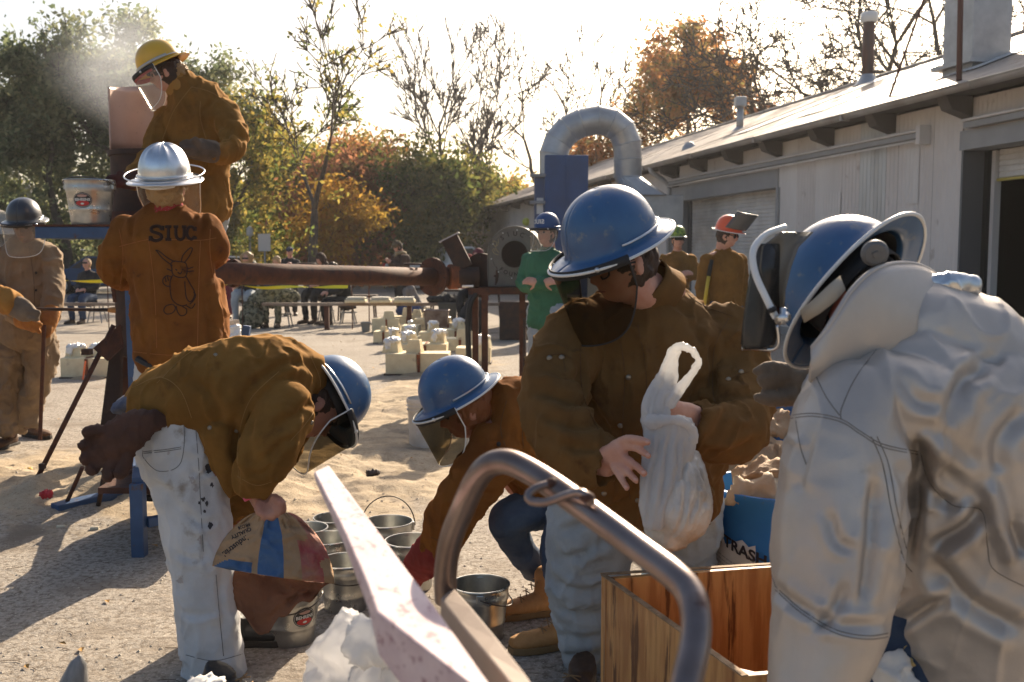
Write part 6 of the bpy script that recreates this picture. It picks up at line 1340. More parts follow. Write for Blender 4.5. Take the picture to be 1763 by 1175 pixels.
# ================================================================ bending worker on the left
lF = Vector((.42, .10, -.90)); lU = Vector((.72, .58, .40)); lc = W(568, 682, 3.62); X_, F_, U_ = frame(lF, lU); hd = lc-U_*.072
torso = ps((530, 672, 3.60, 38, .07), (510, 655, 3.55, 58, .11), (474, 655, 3.48, 78, .16), (430, 665, 3.44, 88, .18), (370, 678, 3.42, 86, .18), (318, 690, 3.42, 74, .17), (275, 690, 3.43, 52, .15))
armN = ps((494, 690, 3.34, 46, .078), (480, 732, 3.28, 49, .075), (458, 785, 3.24, 44, .07), (443, 818, 3.26, 38, .062), (438, 840, 3.28, 33, .055))
armFar = ps((520, 700, 3.62, 44, .08), (470, 770, 3.7, 44, .075), (428, 830, 3.68, 40, .07), (410, 880, 3.62, 34, .06), (414, 905, 3.58, 28, .05))
flp = [limb(ps((385, 730, 3.38, 40, .14), (400, 790, 3.40, 30, .12), (408, 830, 3.42, 20, .10)), seg=20)]
legN = ps((300, 712, 3.40, 82, .15), (318, 780, 3.38, 74, .13), (332, 860, 3.37, 60, .11), (345, 960, 3.36, 54, .10), (358, 1060, 3.36, 54, .095), (368, 1140, 3.36, 54, .09), (369, 1166, 3.36, 55, .09))
legF = ps((330, 740, 3.60, 70, .14), (368, 850, 3.68, 48, .10), (385, 960, 3.72, 40, .085), (398, 1060, 3.74, 38, .08), (400, 1085, 3.74, 38, .08))
cr = limb(ps((442, 845, 3.28, 20, .026), (452, 862, 3.28, 20, .026), (462, 872, 3.28, 24, .030)), seg=16, step=.006)
hl = [cr]
for (a, b, c2_, d2) in (((472, 858), (484, 866), (486, 880), (476, 888)), ((468, 866), (480, 878), (478, 890), (468, 893)), ((460, 872), (470, 886), (466, 894), (456, 893)), ((452, 876), (458, 888), (454, 894), (447, 890))): hl.append(fing((*a, 3.25, 9), (*b, 3.22, 8), (*c2_, 3.24, 7), (*d2, 3.27, 6)))
hl.append(fing((448, 866, 3.25, 9), (446, 880, 3.23, 8), (456, 886, 3.22, 6.5)))
LB_CR = [([(420, 705), (440, 660), (475, 635), (520, 625), (548, 650)], 8, .014), ([(468, 742), (502, 720), (552, 682)], 8, .016), ([(455, 795), (478, 765), (505, 745)], 7, .012), ([(420, 588), (436, 605), (450, 632)], 7, .009), ([(296, 640), (312, 608), (330, 600)], 7, .008), ([(340, 620), (352, 600), (368, 590)], 7, .008), ([(375, 625), (388, 650), (385, 690)], 8, .010), ([(400, 590), (393, 620), (402, 650)], 7, .008), ([(330, 650), (372, 690), (398, 740)], 8, .010), ([(408, 700), (404, 760), (410, 820)], 8, .016), ([(440, 700), (430, 760), (436, 810)], 6, .007), ([(480, 590), (500, 610), (512, 640)], 6, .008), ([(470, 800), (450, 815), (425, 812)], 5, .008)]
LB_LC = [([(240, 700), (262, 730), (270, 760)], 6, .006), ([(375, 800), (350, 815), (330, 812)], 6, .007), ([(320, 880), (345, 900), (375, 895)], 6, .008), ([(308, 950), (330, 965), (360, 955)], 6, .006), ([(312, 1050), (340, 1058), (375, 1048)], 6, .006), ([(260, 830), (290, 850), (310, 880)], 8, .007), ([(385, 960), (380, 1030), (388, 1090)], 6, .006)]
lt, lj, ltr, lb_ = build_person('worker in mustard suede jacket and stained white jeans bent over a paper sack', G(365, 1178), torso, [armN, armFar], [legN, legF], (hd, F_, U_), suede, denim_l, skin, .0075,
    [dict(prims=hl)], folds=.04, amp=.009, sc=7.5, seed=51, hairm=hair_b, extra_top=flp, body_vox=.0055, legmat_amp=.006, leg_fold=.05, tseg=36, neck_r=.056, creases=LB_CR, lcreases=LB_LC, boot_up=.05, boots=[(G(372, 1212), Vector((.9, -.35, 0))), (G(400, 1112), Vector((.8, .1, 0)))], shoe=M('shoe_black', (.02, .02, .02), .5), jname='suede_jacket')
helmet(lt, lc, F_, U_, helm_blue, s=1.02, visor=visor_tint, vlen=.22, vrim=edge_white, varc=74)
m = MB(); m.lathe([(.034, -.012), (.037, -.011), (.037, .011), (.034, .012)], 24, Matrix.Translation(W(441, 846, 3.28)) @ (W(452, 862, 3.28)-W(438, 838, 3.28)).to_track_quat('Z', 'Y').to_matrix().to_4x4() @ Matrix.Diagonal((1.15, 1.35, 1, 1))); m.build('wristband', M('wristband_pink', (.75, .10, .20), .5), lt, smooth=True)
bj = bvh_of(lj); bt = bvh_of(ltr)
for sp_ in ([(270, 660), (330, 605), (400, 582)], [(535, 615), (552, 660), (540, 710), (500, 760)], [(480, 640), (430, 690), (410, 760), (412, 830)], [(228, 668), (275, 650), (310, 672), (330, 720)], [(408, 820), (440, 836), (468, 830)]): seam(bj, sp_, .0013, M('stitch_pale', (.30, .17, .05), .9), lj)
for px, py in ((371, 612), (361, 737), (407, 742), (536, 728)):
    h_ = hit(bj, px, py, .001)
    if h_: m = MB(); vv, ff = ell(h_, (.008, .004, .008), seg=12); m.add(vv, ff); m.build('snap', brass, lj, smooth=True)
jst = M('jeans_stitch', (.20, .20, .20), .9)
for sp_ in ([(262, 722), (312, 717), (312, 795), (275, 812), (248, 790), (246, 776)], [(247, 778), (280, 775), (312, 770)], [(247, 781), (280, 778), (312, 773)], [(335, 715), (342, 800), (345, 860), (350, 950)], [(225, 690), (262, 680), (310, 688)], [(372, 990), (378, 1060), (385, 1130)], [(345, 700), (350, 730), (372, 750), (385, 775)], [(320, 1128), (368, 1138), (418, 1126)]): seam(bt, sp_, .0014, jst, ltr, off=.0005)
stn = M('paint_stain', (.05, .045, .05), .8); stn2 = M('paint_stain_red', (.35, .12, .10), .8)
def stain(b, px, py, r_, mat, parent, seed=0):
    rr = random.Random(seed); n = 14; c0_ = hit(b, px, py, .0015)
    if c0_ is None: return
    pts = [hit(b, px+math.cos(a)*r_*rr.uniform(.4, 1.2), py+math.sin(a)*r_*rr.uniform(.5, 1.7), .0015) for a in np.linspace(0, 6.28, n, endpoint=False)]
    if None in pts: return
    mesh_obj('paint_stain', [c0_]+pts, [(0, 1+i, 1+(i+1) % n) for i in range(n)], mat, parent)
for i, (px, py, r_, mt) in enumerate(((360, 808, 7, stn), (365, 835, 4, stn), (350, 860, 4, stn), (344, 866, 3, stn), (356, 868, 4, stn), (352, 880, 3, stn), (362, 905, 5, stn), (330, 826, 7, M('smudge', (.40, .38, .38), .9)), (290, 780, 4, MATS['smudge']), (338, 842, 6, MATS['smudge']), (368, 790, 5, stn2), (371, 815, 4, stn2), (358, 775, 4, M('paint_white', (.8, .8, .8), .7)), (310, 1000, 7, MATS['smudge']), (345, 930, 6, MATS['smudge']))): stain(bt, px, py, r_, mt, ltr, i)
# shirt tail and turned up cuff
tl = fuse('shirt_tail', [limb(ps((226, 694, 3.42, 14, .10), (262, 682, 3.38, 15, .10), (300, 694, 3.36, 14, .10)), seg=18)], M('plaid_dark', (.06, .07, .11), .9, c2=(.12, .13, .17), vs=40), lt, .009, 2, cloth(.005, 20, 6))
# gloves stuffed in the back pocket
gp = thing('glove_pair', 'pair of dark brown gloves hanging out of the back pocket of the white jeans', 'gloves', W(220, 760, 3.22))
gl = [limb(ps((282, 722, 3.26, 14, .02), (250, 728, 3.22, 24, .03), (220, 745, 3.20, 34, .035), (190, 770, 3.20, 34, .032)), seg=18)]
for pts in ([(185, 745, 12), (165, 742, 11), (148, 745, 9)], [(180, 765, 12), (158, 778, 11), (144, 792, 9)], [(185, 780, 12), (165, 800, 11), (156, 812, 9)], [(200, 785, 12), (190, 808, 10), (186, 820, 8)], [(222, 775, 13), (214, 800, 11), (206, 818, 9)], [(170, 755, 11), (150, 762, 10), (141, 770, 8)]): gl.append(fing(*[(x, y, 3.2-.02*i, r_) for i, (x, y, r_) in enumerate(pts)]))
fuse('glove', gl, glove_br, gp, .006, 2, cloth(.005, 22, 3))
# paper sack
sk_ = thing('paper_sack', 'torn brown and blue paper sack tipped over a pail', 'sack', W(478, 1000, 3.4))
kraft = M('kraft_paper', (.42, .27, .15), .8, c2=(.34, .21, .11), vs=5, bs=14, bst=.8, bdist=.02); kblue = M('sack_blue', (.04, .10, .22), .75, c2=(.06, .13, .26), vs=5, bs=14, bst=.6, bdist=.02); kred = M('sack_red', (.36, .07, .07), .8, c2=(.45, .25, .16), vs=8, bs=14, bst=.8, bdist=.02); kin = M('sack_inside', (.20, .09, .045), .85, c2=(.13, .055, .03), vs=5, bs=12, bst=1., bdist=.02)
def sackpt(u, v):      # u 0..1 round the front, v 0 (top, gathered) .. 1 (mouth)
    top = (438+u*62, 880+8*abs(u-.5)); bot = (380+u*196, 975+(u-.0)*30-25*math.sin(math.pi*u)*0+ (28 if u > .9 else 0)*0)
    left = -14*math.sin(v*2.2)*(1-u)*1.2; vv_ = v**.62; x = top[0]*(1-vv_)+bot[0]*vv_+left+10*math.sin(math.pi*v)*u; y = top[1]*(1-v)+bot[1]*v+8*math.sin(math.pi*u)*v*(.4)
    Y_ = 3.26-.10*math.sin(math.pi*u)*(.35+.65*v); return x, y, Y_
nu, nv = 60, 34
rows = []
for j in range(nv+1):
    row = []
    for i in range(nu+1):
        x, y, Y_ = sackpt(i/nu, j/nv); n_ = ridge(np.array([[i*.13, j*.17, 3.]]), 4)[0]*.010+vn(np.array([[i*.4, j*.4, 1.]]), 6)[0]*.003; row.append(W(x, y, Y_-n_))
    rows.append(row)
V_ = [p for r__ in rows for p in r__]; F_ = []; mi = []
for j in range(nv):
    for i in range(nu):
        u = (i+.5)/nu; v = (j+.5)/nv; F_.append((j*(nu+1)+i, j*(nu+1)+i+1, (j+1)*(nu+1)+i+1, (j+1)*(nu+1)+i)); mi.append(1 if (.36 < u < .58 or (v > .80 and u < .32 and ((u-.22)/.2)**2+((v-1.03)/.22)**2 < 1)) else (2 if (u > .74 and vn(np.array([[u*5, v*4, 2.]]), 3)[0] > -.25) else 0))
fo = mesh_obj('sack_front', V_, F_, kraft, sk_, True, [kraft, kblue, kred], mi); fo.modifiers.new('s', 'SOLIDIFY').thickness = .002
bf = bvh_of(fo)
def on_sack(cx, cy, ang, k):
    ca, sa = math.cos(ang), math.sin(ang)
    def f(x, y): x, y = -x, y; px = cx+(x*ca-y*sa)*k; py = cy+(x*sa+y*ca)*k; return hit(bf, px, py, .002) or W(px, py, 3.2)
    return f
ink = M('sack_ink', (.03, .025, .03), .8)
text_on('Industrial', 1., on_sack(405, 940, R(-36), 14), ink, fo, 'lettering', bold=.02)
text_on('Industrial', 1., on_sack(410, 932, R(-26), 17), ink, fo, 'lettering', bold=.02) if False else None
text_on('QUALITY', 1., on_sack(415, 918, R(-24), 9), ink, fo, 'lettering', bold=.03); text_on('FROM', 1., on_sack(420, 906, R(-20), 8), ink, fo, 'lettering', bold=.03)
# mouth interior, back panel and hanging torn flap
rows = []
for j in range(18):
    v = j/17; row = []
    for i in range(41):
        u = i/40; x0_, y0_, Y0_ = sackpt(u, 1.); 
        bot = float(np.interp(u, [0, .1, .22, .36, .46, .55, .7, .85, 1], [1012, 1040, 1068, 1088, 1096, 1062, 1048, 1034, 1004]))+6*math.sin(u*23); x = x0_+(16*(1-u)-16*u)*v; y = y0_+(bot-y0_)*v
        n_ = ridge(np.array([[u*6, v*3.2, 9.]]), 7)[0]*.014; row.append(W(x, y, 3.36-.02*v-n_))
    rows.append(row)
m = MB(); m.grid(rows); m.build('torn_flap', M('kraft_inner', (.23, .10, .05), .85, c2=(.14, .058, .03), vs=6, bs=10, bst=1., bdist=.02), sk_, smooth=True, solid=.002)
# ================================================================ crouching worker in the middle
kF = Vector((-.86, -.22, -.47)); kU = Vector((-.42, -.12, .90)); kc = W(784, 677, 3.80); X_, F_, U_ = frame(kF, kU); hd = kc-U_*.072-F_*.01
torso = ps((852, 700, 3.86, 40, .08), (866, 705, 3.86, 62, .13), (890, 735, 3.86, 82, .17), (930, 765, 3.9, 92, .18), (975, 790, 3.95, 86, .17), (1010, 815, 4.0, 80, .16))
armC = ps((862, 770, 3.74, 50, .085), (828, 815, 3.70, 46, .08), (795, 862, 3.70, 42, .075), (772, 905, 3.74, 38, .068), (755, 945, 3.78, 34, .058))
armD = ps((930, 780, 4.1, 44, .08), (900, 820, 4.1, 42, .075), (880, 840, 4.08, 36, .06))
lgA = ps((990, 855, 4.0, 44, .11), (930, 875, 3.9, 38, .09), (872, 893, 3.84, 31, .07), (890, 935, 3.93, 28, .06), (924, 984, 4.02, 22, .048))
lgB = ps((1015, 860, 4.1, 46, .11), (975, 900, 3.78, 32, .08), (960, 940, 3.72, 28, .07), (962, 985, 3.72, 25, .06), (972, 1020, 3.74, 22, .05))
CK = [([(870, 780), (905, 790), (950, 830)], 8, .014), ([(850, 740), (858, 780), (850, 820)], 7, .010), ([(890, 670), (905, 720), (950, 760)], 9, .010), ([(800, 830), (825, 850), (850, 850)], 6, .010), ([(775, 870), (800, 885), (825, 880)], 6, .010), ([(765, 905), (785, 915), (805, 912)], 5, .008), ([(860, 830), (900, 850), (945, 850)], 8, .010)]
kt, kj, ktr, kb = build_person('crouching worker in blue hard hat, rust suede jacket and dark jeans with a bandana', G(930, 1062), torso, [armC, armD], [lgA, lgB], (hd, F_, U_), suede_r, denim_d, skin, .0075,
    [dict(prims=[limb(ps((764, 925, 3.76, 30, .05), (748, 948, 3.78, 36, .055), (728, 968, 3.82, 32, .045), (716, 985, 3.86, 26, .035)), seg=18), fing((735, 968, 3.80, 10), (742, 990, 3.80, 8)), fing((722, 975, 3.83, 12), (706, 1000, 3.86, 10)), fing((730, 980, 3.85, 12), (718, 1004, 3.88, 9))], mat=glove_red, v=.007)], folds=.045, amp=.008, sc=8, seed=71, hairm=hair_r, hair_s=1.04, tseg=36, body_vox=.006, leg_fold=.04, legmat_amp=.004, creases=CK,
    boots=[(G(950, 1058), Vector((-1, -.25, 0))), (G(990, 1112), Vector((-1, -.30, 0)))], shoe=leather_b, jname='suede_jacket')
helmet(kt, kc, F_, U_, helm_blue, s=.97, visor=visor_tint, vlen=.225, vrim=edge_white, varc=76)
ban = fuse('bandana', [limb([(hd-U_*.12-F_*.02, .07, .065), (hd-U_*.16-F_*.03, .085, .075), (hd-U_*.20+F_*.02, .06, .05)], seg=20)], M('bandana_black', (.02, .02, .025), .8, c3=(.55, .55, .55), v3s=55, v3=(.60, .62)), kt, .007, 1, cloth(.006, 25, 6))
for i in range(26):
    a0 = hd-F_*.07+U_*random.uniform(-.06, .0)+X_*random.uniform(-.05, .05); m = MB(); m.tube([a0, a0-F_*.05-U_*random.uniform(0, .02), a0-F_*random.uniform(.07, .12)-U_*random.uniform(.01, .05)], [.006, .005, .001], 5); m.build('hair_lock', hair_r, kt, smooth=True)
bj = bvh_of(kj)
for sp_ in ([(872, 690), (862, 740), (880, 790)], [(905, 668), (900, 760), (920, 830)], [(740, 925), (770, 935), (792, 930)]): seam(bj, sp_, .0013, stitch, kj)
h_ = hit(bj, 859, 765, .001)
if h_: m = MB(); vv, ff = ell(h_, (.010, .005, .010), seg=12); m.add(vv, ff); m.build('snap', liner, kj, smooth=True)
# ================================================================ woman in the silver helmet, seen from behind
sF = Vector((-.05, 1, .22)); sU = Vector((0, -.22, 1)); sc_ = W(284, 303, 4.88); X_, F_, U_ = frame(sF, sU); hd = sc_-U_*.062
torso = ps((286, 352, 4.92, 24, .065), (286, 366, 4.92, 50, .09), (287, 384, 4.92, 76, .12), (288, 420, 4.92, 80, .15), (295, 480, 4.92, 72, .16), (303, 540, 4.92, 73, .16), (310, 585, 4.92, 80, .16), (313, 610, 4.92, 84, .16))
aL = ps((222, 392, 4.94, 28, .075), (205, 425, 4.90, 29, .075), (196, 462, 4.92, 29, .075), (214, 476, 5.10, 25, .065), (234, 470, 5.25, 20, .055))
aR = ps((352, 392, 4.94, 28, .075), (366, 420, 4.92, 27, .075), (360, 442, 5.05, 24, .065), (340, 440, 5.22, 18, .055))
skirt = [limb(ps((368, 490, 4.95, 12, .12), (375, 540, 4.95, 16, .12), (378, 575, 4.95, 14, .10)), seg=18)]
lA = ps((278, 600, 4.95, 46, .13), (272, 690, 4.98, 38, .10), (268, 790, 5.0, 30, .08), (266, 836, 5.0, 27, .07)); lB = ps((345, 600, 4.95, 46, .13), (340, 690, 4.98, 38, .10), (338, 790, 5.0, 30, .08), (336, 836, 5.0, 27, .07))
WS_CR = [([(364, 500), (362, 560), (366, 600)], 6, .018), ([(216, 470), (232, 520), (238, 560)], 7, .014), ([(345, 362), (352, 385), (350, 400)], 5, .010), ([(330, 358), (336, 380)], 5, .008), ([(232, 372), (226, 400), (232, 425)], 5, .010), ([(180, 445), (200, 452), (218, 448)], 5, .009), ([(178, 470), (198, 478), (214, 472)], 5, .009), ([(352, 470), (356, 510), (350, 560)], 7, .009), ([(250, 540), (256, 580), (252, 608)], 7, .008), ([(366, 400), (372, 425)], 5, .009)]
st_, sj, strr, sb = build_person('worker seen from behind in silver ridged helmet, jacket lettered SIUC with a drawn rabbit', (W(300, 0, 5).x, 5.0, .315), torso, [aL, aR], [lA, lB], (hd, F_, U_), suede_r, M('apron_white', (.55, .54, .52), .9, bs=12, bst=.4), skin_p, .009,
    [dict(prims=[limb(ps((232, 470, 5.25, 18, .05), (228, 450, 5.4, 20, .05), (222, 430, 5.5, 16, .04)), seg=14)], mat=glove_br, v=.009)], folds=.035, amp=.0075, sc=7, seed=81, hairm=hair_y, hair_s=1.1, tseg=40, creases=WS_CR, extra_top=skirt, body_vox=.008,
    boots=[(W(266, 860, 5.0), Vector((0, 1, 0))), (W(336, 860, 5.0), Vector((0, 1, 0)))], shoe=leather_d, jname='suede_jacket', legmat_amp=.006)
for i in (0, 1):
    pass
hs_ = helmet(st_, sc_, F_, U_, alu, s=1.02, brim=(.062, .050, .058), ridges=(0, .5, -.5, 1.05, -1.05, 2.1, -2.1, 2.65, -2.65, math.pi), visor=visor_clear, vlen=.22, edge=alu)
rg = MB(); rg.tube([sc_+X_*(math.cos(q)*.185)+F_*(math.sin(q)*.20)+U_*(.012+.018*math.sin(q*1)) for q in np.linspace(0, 2*math.pi, 60)[:-1]], .0035, 6, closed=True); rg.build('visor_ring', alu, hs_, smooth=True)
fuse('bandana', [limb([(hd-U_*.085-F_*.015, .068, .065), (hd-U_*.115-F_*.015, .078, .072), (hd-U_*.135-F_*.015, .070, .068)], seg=24)], M('bandana_red', (.35, .03, .03), .85, c3=(.6, .4, .38), v3s=60, v3=(.6, .64)), st_, .006, 1, cloth(.007, 35, 3))
fuse('nape_pad', [limb([(sc_-F_*.135-U_*.030-X_*.075, .010, .012), (sc_-F_*.165-U_*.034, .012, .012), (sc_-F_*.135-U_*.030+X_*.075, .010, .012)], seg=12)], edge_white, hs_, .005, 1)
bj = bvh_of(sj); wood_burn = M('burnt_drawing', (.03, .012, .006), .9)
def strokes(lst, r_, name, n=6):
    m = MB()
    for pts in lst:
        Q = [hit(bj, p.x, p.y, .0015) for p in (spline([Vector((x, y, 0)) for x, y in pts], n) if len(pts) > 2 else [Vector((x, y, 0)) for x, y in pts])]; Q = [q for q in Q if q is not None]
        if len(Q) > 1: m.tube(Q, r_, 5)
    return m.build(name, wood_burn, sj)
strokes([[(278, 396), (276, 391), (268, 390), (261, 393), (262, 399), (270, 402), (277, 405), (278, 411), (270, 415), (262, 413), (260, 408)], [(280, 390), (280, 397)], [(259, 407), (259, 415)]], .0085, 'lettering')
strokes([[(290, 391), (290, 413)], [(285, 391), (295, 391)], [(285, 413), (295, 413)]], .0080, 'lettering')
strokes([[(303, 391), (303, 405), (306, 411), (311, 413), (316, 410), (317, 404), (317, 391)], [(299, 391), (307, 391)], [(313, 391), (321, 391)]], .0075, 'lettering')
strokes([[(335, 397), (332, 392), (327, 391), (323, 396), (322, 403), (325, 410), (330, 412), (335, 408)], [(336, 391), (336, 398)], [(332, 410), (338, 410)]], .0080, 'lettering')
strokes([[(296, 462), (294, 455), (299, 450), (309, 451), (319, 453), (322, 462), (321, 473), (316, 478), (304, 477), (297, 471), (296, 462)],
 [(297, 458), (280, 445), (270, 433), (268, 431), (274, 433), (288, 444), (301, 451)], [(312, 451), (315, 440), (325, 429), (330, 427), (331, 431), (325, 443), (317, 453)],
 [(297, 474), (293, 485), (293, 500), (296, 515), (303, 523), (313, 527), (322, 525)], [(320, 476), (328, 490), (335, 503), (333, 514), (327, 520), (321, 513), (319, 500), (318, 485)],
 [(296, 478), (288, 475), (281, 480), (281, 488), (287, 493), (294, 493)], [(284, 478), (286, 486)], [(288, 476), (290, 484)], [(333, 503), (337, 509), (333, 518), (327, 524)],
 [(297, 524), (286, 527), (282, 535), (287, 541), (297, 539), (302, 531), (298, 524)], [(303, 527), (306, 538), (312, 544), (320, 541), (321, 533), (314, 528)], [(321, 527), (330, 531), (336, 523)],
 [(302, 464), (305, 466)], [(313, 464), (316, 465)], [(306, 469), (310, 472), (313, 468)], [(322, 464), (333, 460)], [(322, 468), (334, 467)], [(296, 467), (287, 463)]], .0026, 'rabbit_drawing', 7)
for sp_ in ([(205, 425), (260, 412), (300, 413), (345, 414), (372, 410)], [(256, 415), (266, 500), (270, 600)], [(345, 415), (342, 500), (340, 600)], [(205, 395), (212, 440), (206, 500)], [(362, 395), (362, 440), (372, 500)], [(230, 606), (300, 612), (390, 606)]): seam(bj, sp_, .0016, M('stitch_rust', (.32, .12, .03), .9), sj)
m = MB(); m.tube([W(236, 618, 4.80), W(255, 628, 4.78), W(275, 632, 4.80)], .016, 6); m.build('harness_strap', liner, st_)
# ================================================================ yellow hat worker on the platform
yF = Vector((-.84, -.22, -.46)); yU = Vector((-.40, -.08, .90)); yc = W(275, 110, 6.5); X_, F_, U_ = frame(yF, yU); hd = yc-U_*.066-F_*.008
torso = ps((318, 140, 6.55, 20, .07), (325, 155, 6.56, 36, .11), (338, 185, 6.58, 56, .16), (340, 230, 6.6, 58, .17), (340, 290, 6.62, 50, .16), (350, 335, 6.62, 42, .15), (362, 364, 6.62, 36, .14))
aN = ps((382, 192, 6.52, 30, .095), (400, 228, 6.42, 26, .09), (402, 256, 6.32, 23, .08), (380, 262, 6.22, 19, .065), (362, 258, 6.15, 17, .058))
aF = ps((288, 200, 6.6, 22, .08), (270, 245, 6.5, 20, .075), (250, 290, 6.35, 18, .07), (225, 312, 6.15, 15, .058))
tail = [limb(ps((386, 320, 6.6, 10, .10), (390, 350, 6.6, 9, .10), (391, 372, 6.6, 7, .09)), seg=16)]
glN = [limb(ps((368, 262, 6.16, 19, .06), (345, 258, 6.12, 19, .055), (330, 256, 6.10, 17, .04)), seg=18), fing((334, 250, 6.08, 7), (322, 246, 6.06, 6), (312, 250, 6.05, 5)), fing((334, 258, 6.07, 7), (320, 256, 6.04, 6), (310, 260, 6.04, 5)), fing((336, 265, 6.08, 7), (324, 266, 6.05, 6), (316, 270, 6.05, 5)), fing((342, 250, 6.08, 7), (336, 240, 6.06, 6))]
glF = [limb(ps((236, 308, 6.22, 17, .055), (215, 312, 6.08, 15, .045), (202, 313, 6.0, 12, .03)), seg=16), fing((204, 306, 6.0, 6), (192, 306, 5.96, 5), (184, 310, 5.94, 4)), fing((202, 312, 6.0, 6), (190, 313, 5.96, 5), (183, 318, 5.94, 4)), fing((204, 318, 6.0, 6), (194, 320, 5.97, 5)), fing((212, 305, 6.02, 6), (204, 298, 6.0, 5))]
yt, yj, ytr, yb = build_person('worker in yellow hard hat and clear shield standing on the platform over the furnace', (W(335, 0, 6.75).x, 6.75, .995), torso, [scl(aN, .86), aF], [ps((345, 365, 6.65, 34, .13), (325, 440, 6.72, 26, .09), (310, 520, 6.8, 20, .075)), ps((368, 365, 6.68, 26, .12), (350, 440, 6.8, 22, .09), (340, 520, 6.85, 19, .075))],
    (hd, F_, U_), suede, denim_m, skin_p, .010, [dict(prims=glN, mat=M('glove_greybrown', (.12, .085, .06), .9, c2=(.07, .05, .035), vs=15, bs=20, bst=.4), v=.008), dict(prims=glF, mat=M('glove_darkred', (.12, .025, .02), .9, c2=(.05, .02, .015), vs=8), v=.008)], folds=.05, amp=.012, sc=6, seed=91, hairm=hair_b, hair_s=1.02, tseg=36, creases=[([(377, 214), (405, 232), (424, 242)], 5, .014), ([(350, 232), (352, 200), (366, 168)], 5, .014), ([(404, 205), (392, 235), (372, 248)], 5, .012), ([(300, 170), (292, 220), (296, 262)], 6, .010), ([(320, 275), (345, 300), (372, 300)], 6, .012), ([(330, 300), (336, 335), (332, 362)], 6, .010), ([(360, 290), (372, 320), (368, 355)], 6, .010), ([(388, 230), (396, 250), (388, 268)], 4, .008), ([(310, 150), (330, 190), (328, 240)], 7, .008)], body_vox=.008,
    boots=[(W(310, 538, 6.8), Vector((-.5, -1, 0))), (W(340, 538, 6.85), Vector((.1, -1, 0)))], shoe=leather_d, jname='suede_jacket')
hy = helmet(yt, yc, F_, U_, helm_yellow, s=1.0, brim=(.050, .030, .050), visor=visor_clear, vlen=.235, edge=helm_yellow, vrim=edge_white)
m = MB(); rows = []
for z in (-.05, -.015): rows.append([yc+X_*(math.sin(q)*.150)+F_*(math.cos(q)*.192)+U_*z for q in np.linspace(-1.25, 1.25, 25)])
m.grid(rows); m.build('shield_band', M('band_red', (.45, .03, .06), .4), hy, smooth=True, solid=.003)
m = MB(); m.grid([[yc+X_*(math.sin(q)*.126)+F_*(math.cos(q)*.151)+U_*z for q in np.linspace(-2, 2, 41)] for z in (.0, .018)]); m.build('crown_band', M('band_grey', (.45, .45, .43), .4, .5), hy, smooth=True, solid=.004)
fuse('collar', [limb([(W(312, 145, 6.55)+Vector((0, 0, -.04)), .10, .10), (W(308, 135, 6.55)+Vector((0, 0, .02)), .085, .085)], cuff=.03)], M('collar_gold', (.35, .18, .04), .9), yj, .008, 1)
fuse('curls', [ell(hd-F_*.075-U_*.035, (.07, .05, .06), X_, F_, U_)], hair_y, yt, .006, 0, cloth(.012, 35, 6))
bj = bvh_of(yj)
for sp_ in ([(345, 175), (345, 205), (355, 240)], [(280, 240), (300, 190), (330, 150)], [(330, 150), (365, 160), (400, 185)], [(386, 312), (392, 340), (388, 362)]): seam(bj, sp_, .0022, MATS['stitch_pale'], yj)
# ================================================================ tan clad worker on the left
tF = Vector((.12, -1, -.22)); tc_ = W(42, 376, 7.3); X_, F_, U_ = frame(tF, (0, -.2, 1)); hd = tc_-U_*.068
torso = ps((44, 408, 7.4, 15, .07), (44, 420, 7.4, 32, .11), (46, 440, 7.4, 46, .15), (48, 490, 7.4, 47, .16), (48, 545, 7.4, 46, .16), (48, 580, 7.4, 47, .16))
aR_ = ps((84, 440, 7.38, 17, .075), (92, 480, 7.34, 16, .075), (92, 525, 7.26, 15, .07), (86, 550, 7.2, 13, .06)); aL_ = ps((6, 440, 7.38, 17, .075), (-4, 490, 7.3, 16, .07), (20, 535, 7.15, 15, .065), (45, 552, 7.05, 13, .055))
gR = [limb(ps((88, 535, 7.2, 15, .055), (84, 555, 7.15, 15, .05), (80, 570, 7.12, 12, .035)), seg=16), fing((86, 566, 7.1, 5), (84, 578, 7.08, 4)), fing((78, 568, 7.1, 5), (76, 578, 7.08, 4)), fing((82, 568, 7.09, 5), (80, 580, 7.07, 4))]
gL = [limb(ps((36, 550, 7.05, 15, .055), (52, 556, 7.0, 14, .045), (62, 562, 6.98, 12, .035)), seg=16), fing((60, 556, 6.96, 5), (70, 560, 6.94, 4)), fing((60, 564, 6.96, 5), (68, 572, 6.94, 4))]
lgl = ps((24, 590, 7.42, 27, .13), (14, 660, 7.44, 22, .11), (12, 720, 7.46, 24, .10), (16, 748, 7.46, 23, .09)); lgr = ps((68, 590, 7.42, 27, .13), (66, 650, 7.44, 20, .10), (48, 700, 7.5, 20, .09), (44, 732, 7.5, 21, .08))
tt, tj, ttr, tb = build_person('worker in tan work clothes, black hard hat and clear shield holding an iron rod', G(30, 765), torso, [aR_, aL_], [lgl, lgr], (hd, F_, U_), tan_cloth, M('tan_trousers', (.25, .18, .115), .9, c2=(.15, .105, .065), vs=4, bs=9, bst=.6, bdist=.02), M('skin_dark', (.16, .09, .065), .5), .011,
    [dict(prims=gR, mat=glove_or, v=.008), dict(prims=gL, mat=glove_or, v=.008)], folds=.06, amp=.012, sc=7, seed=101, leg_fold=.13, legmat_amp=.016, hairm=hair_b, tseg=34, body_vox=.009, boots=[(G(22, 768), Vector((-.1, -1, 0))), (G(50, 752), Vector((.9, -.5, 0)))], shoe=M('boot_brown', (.16, .075, .03), .8, c2=(.05, .03, .02), vs=9), jname='work_shirt')
helmet(tt, tc_, F_, U_, helm_black, s=1.0, brim=(.05, .035, .04), visor=visor_clear, vlen=.25, vrim=edge_white)
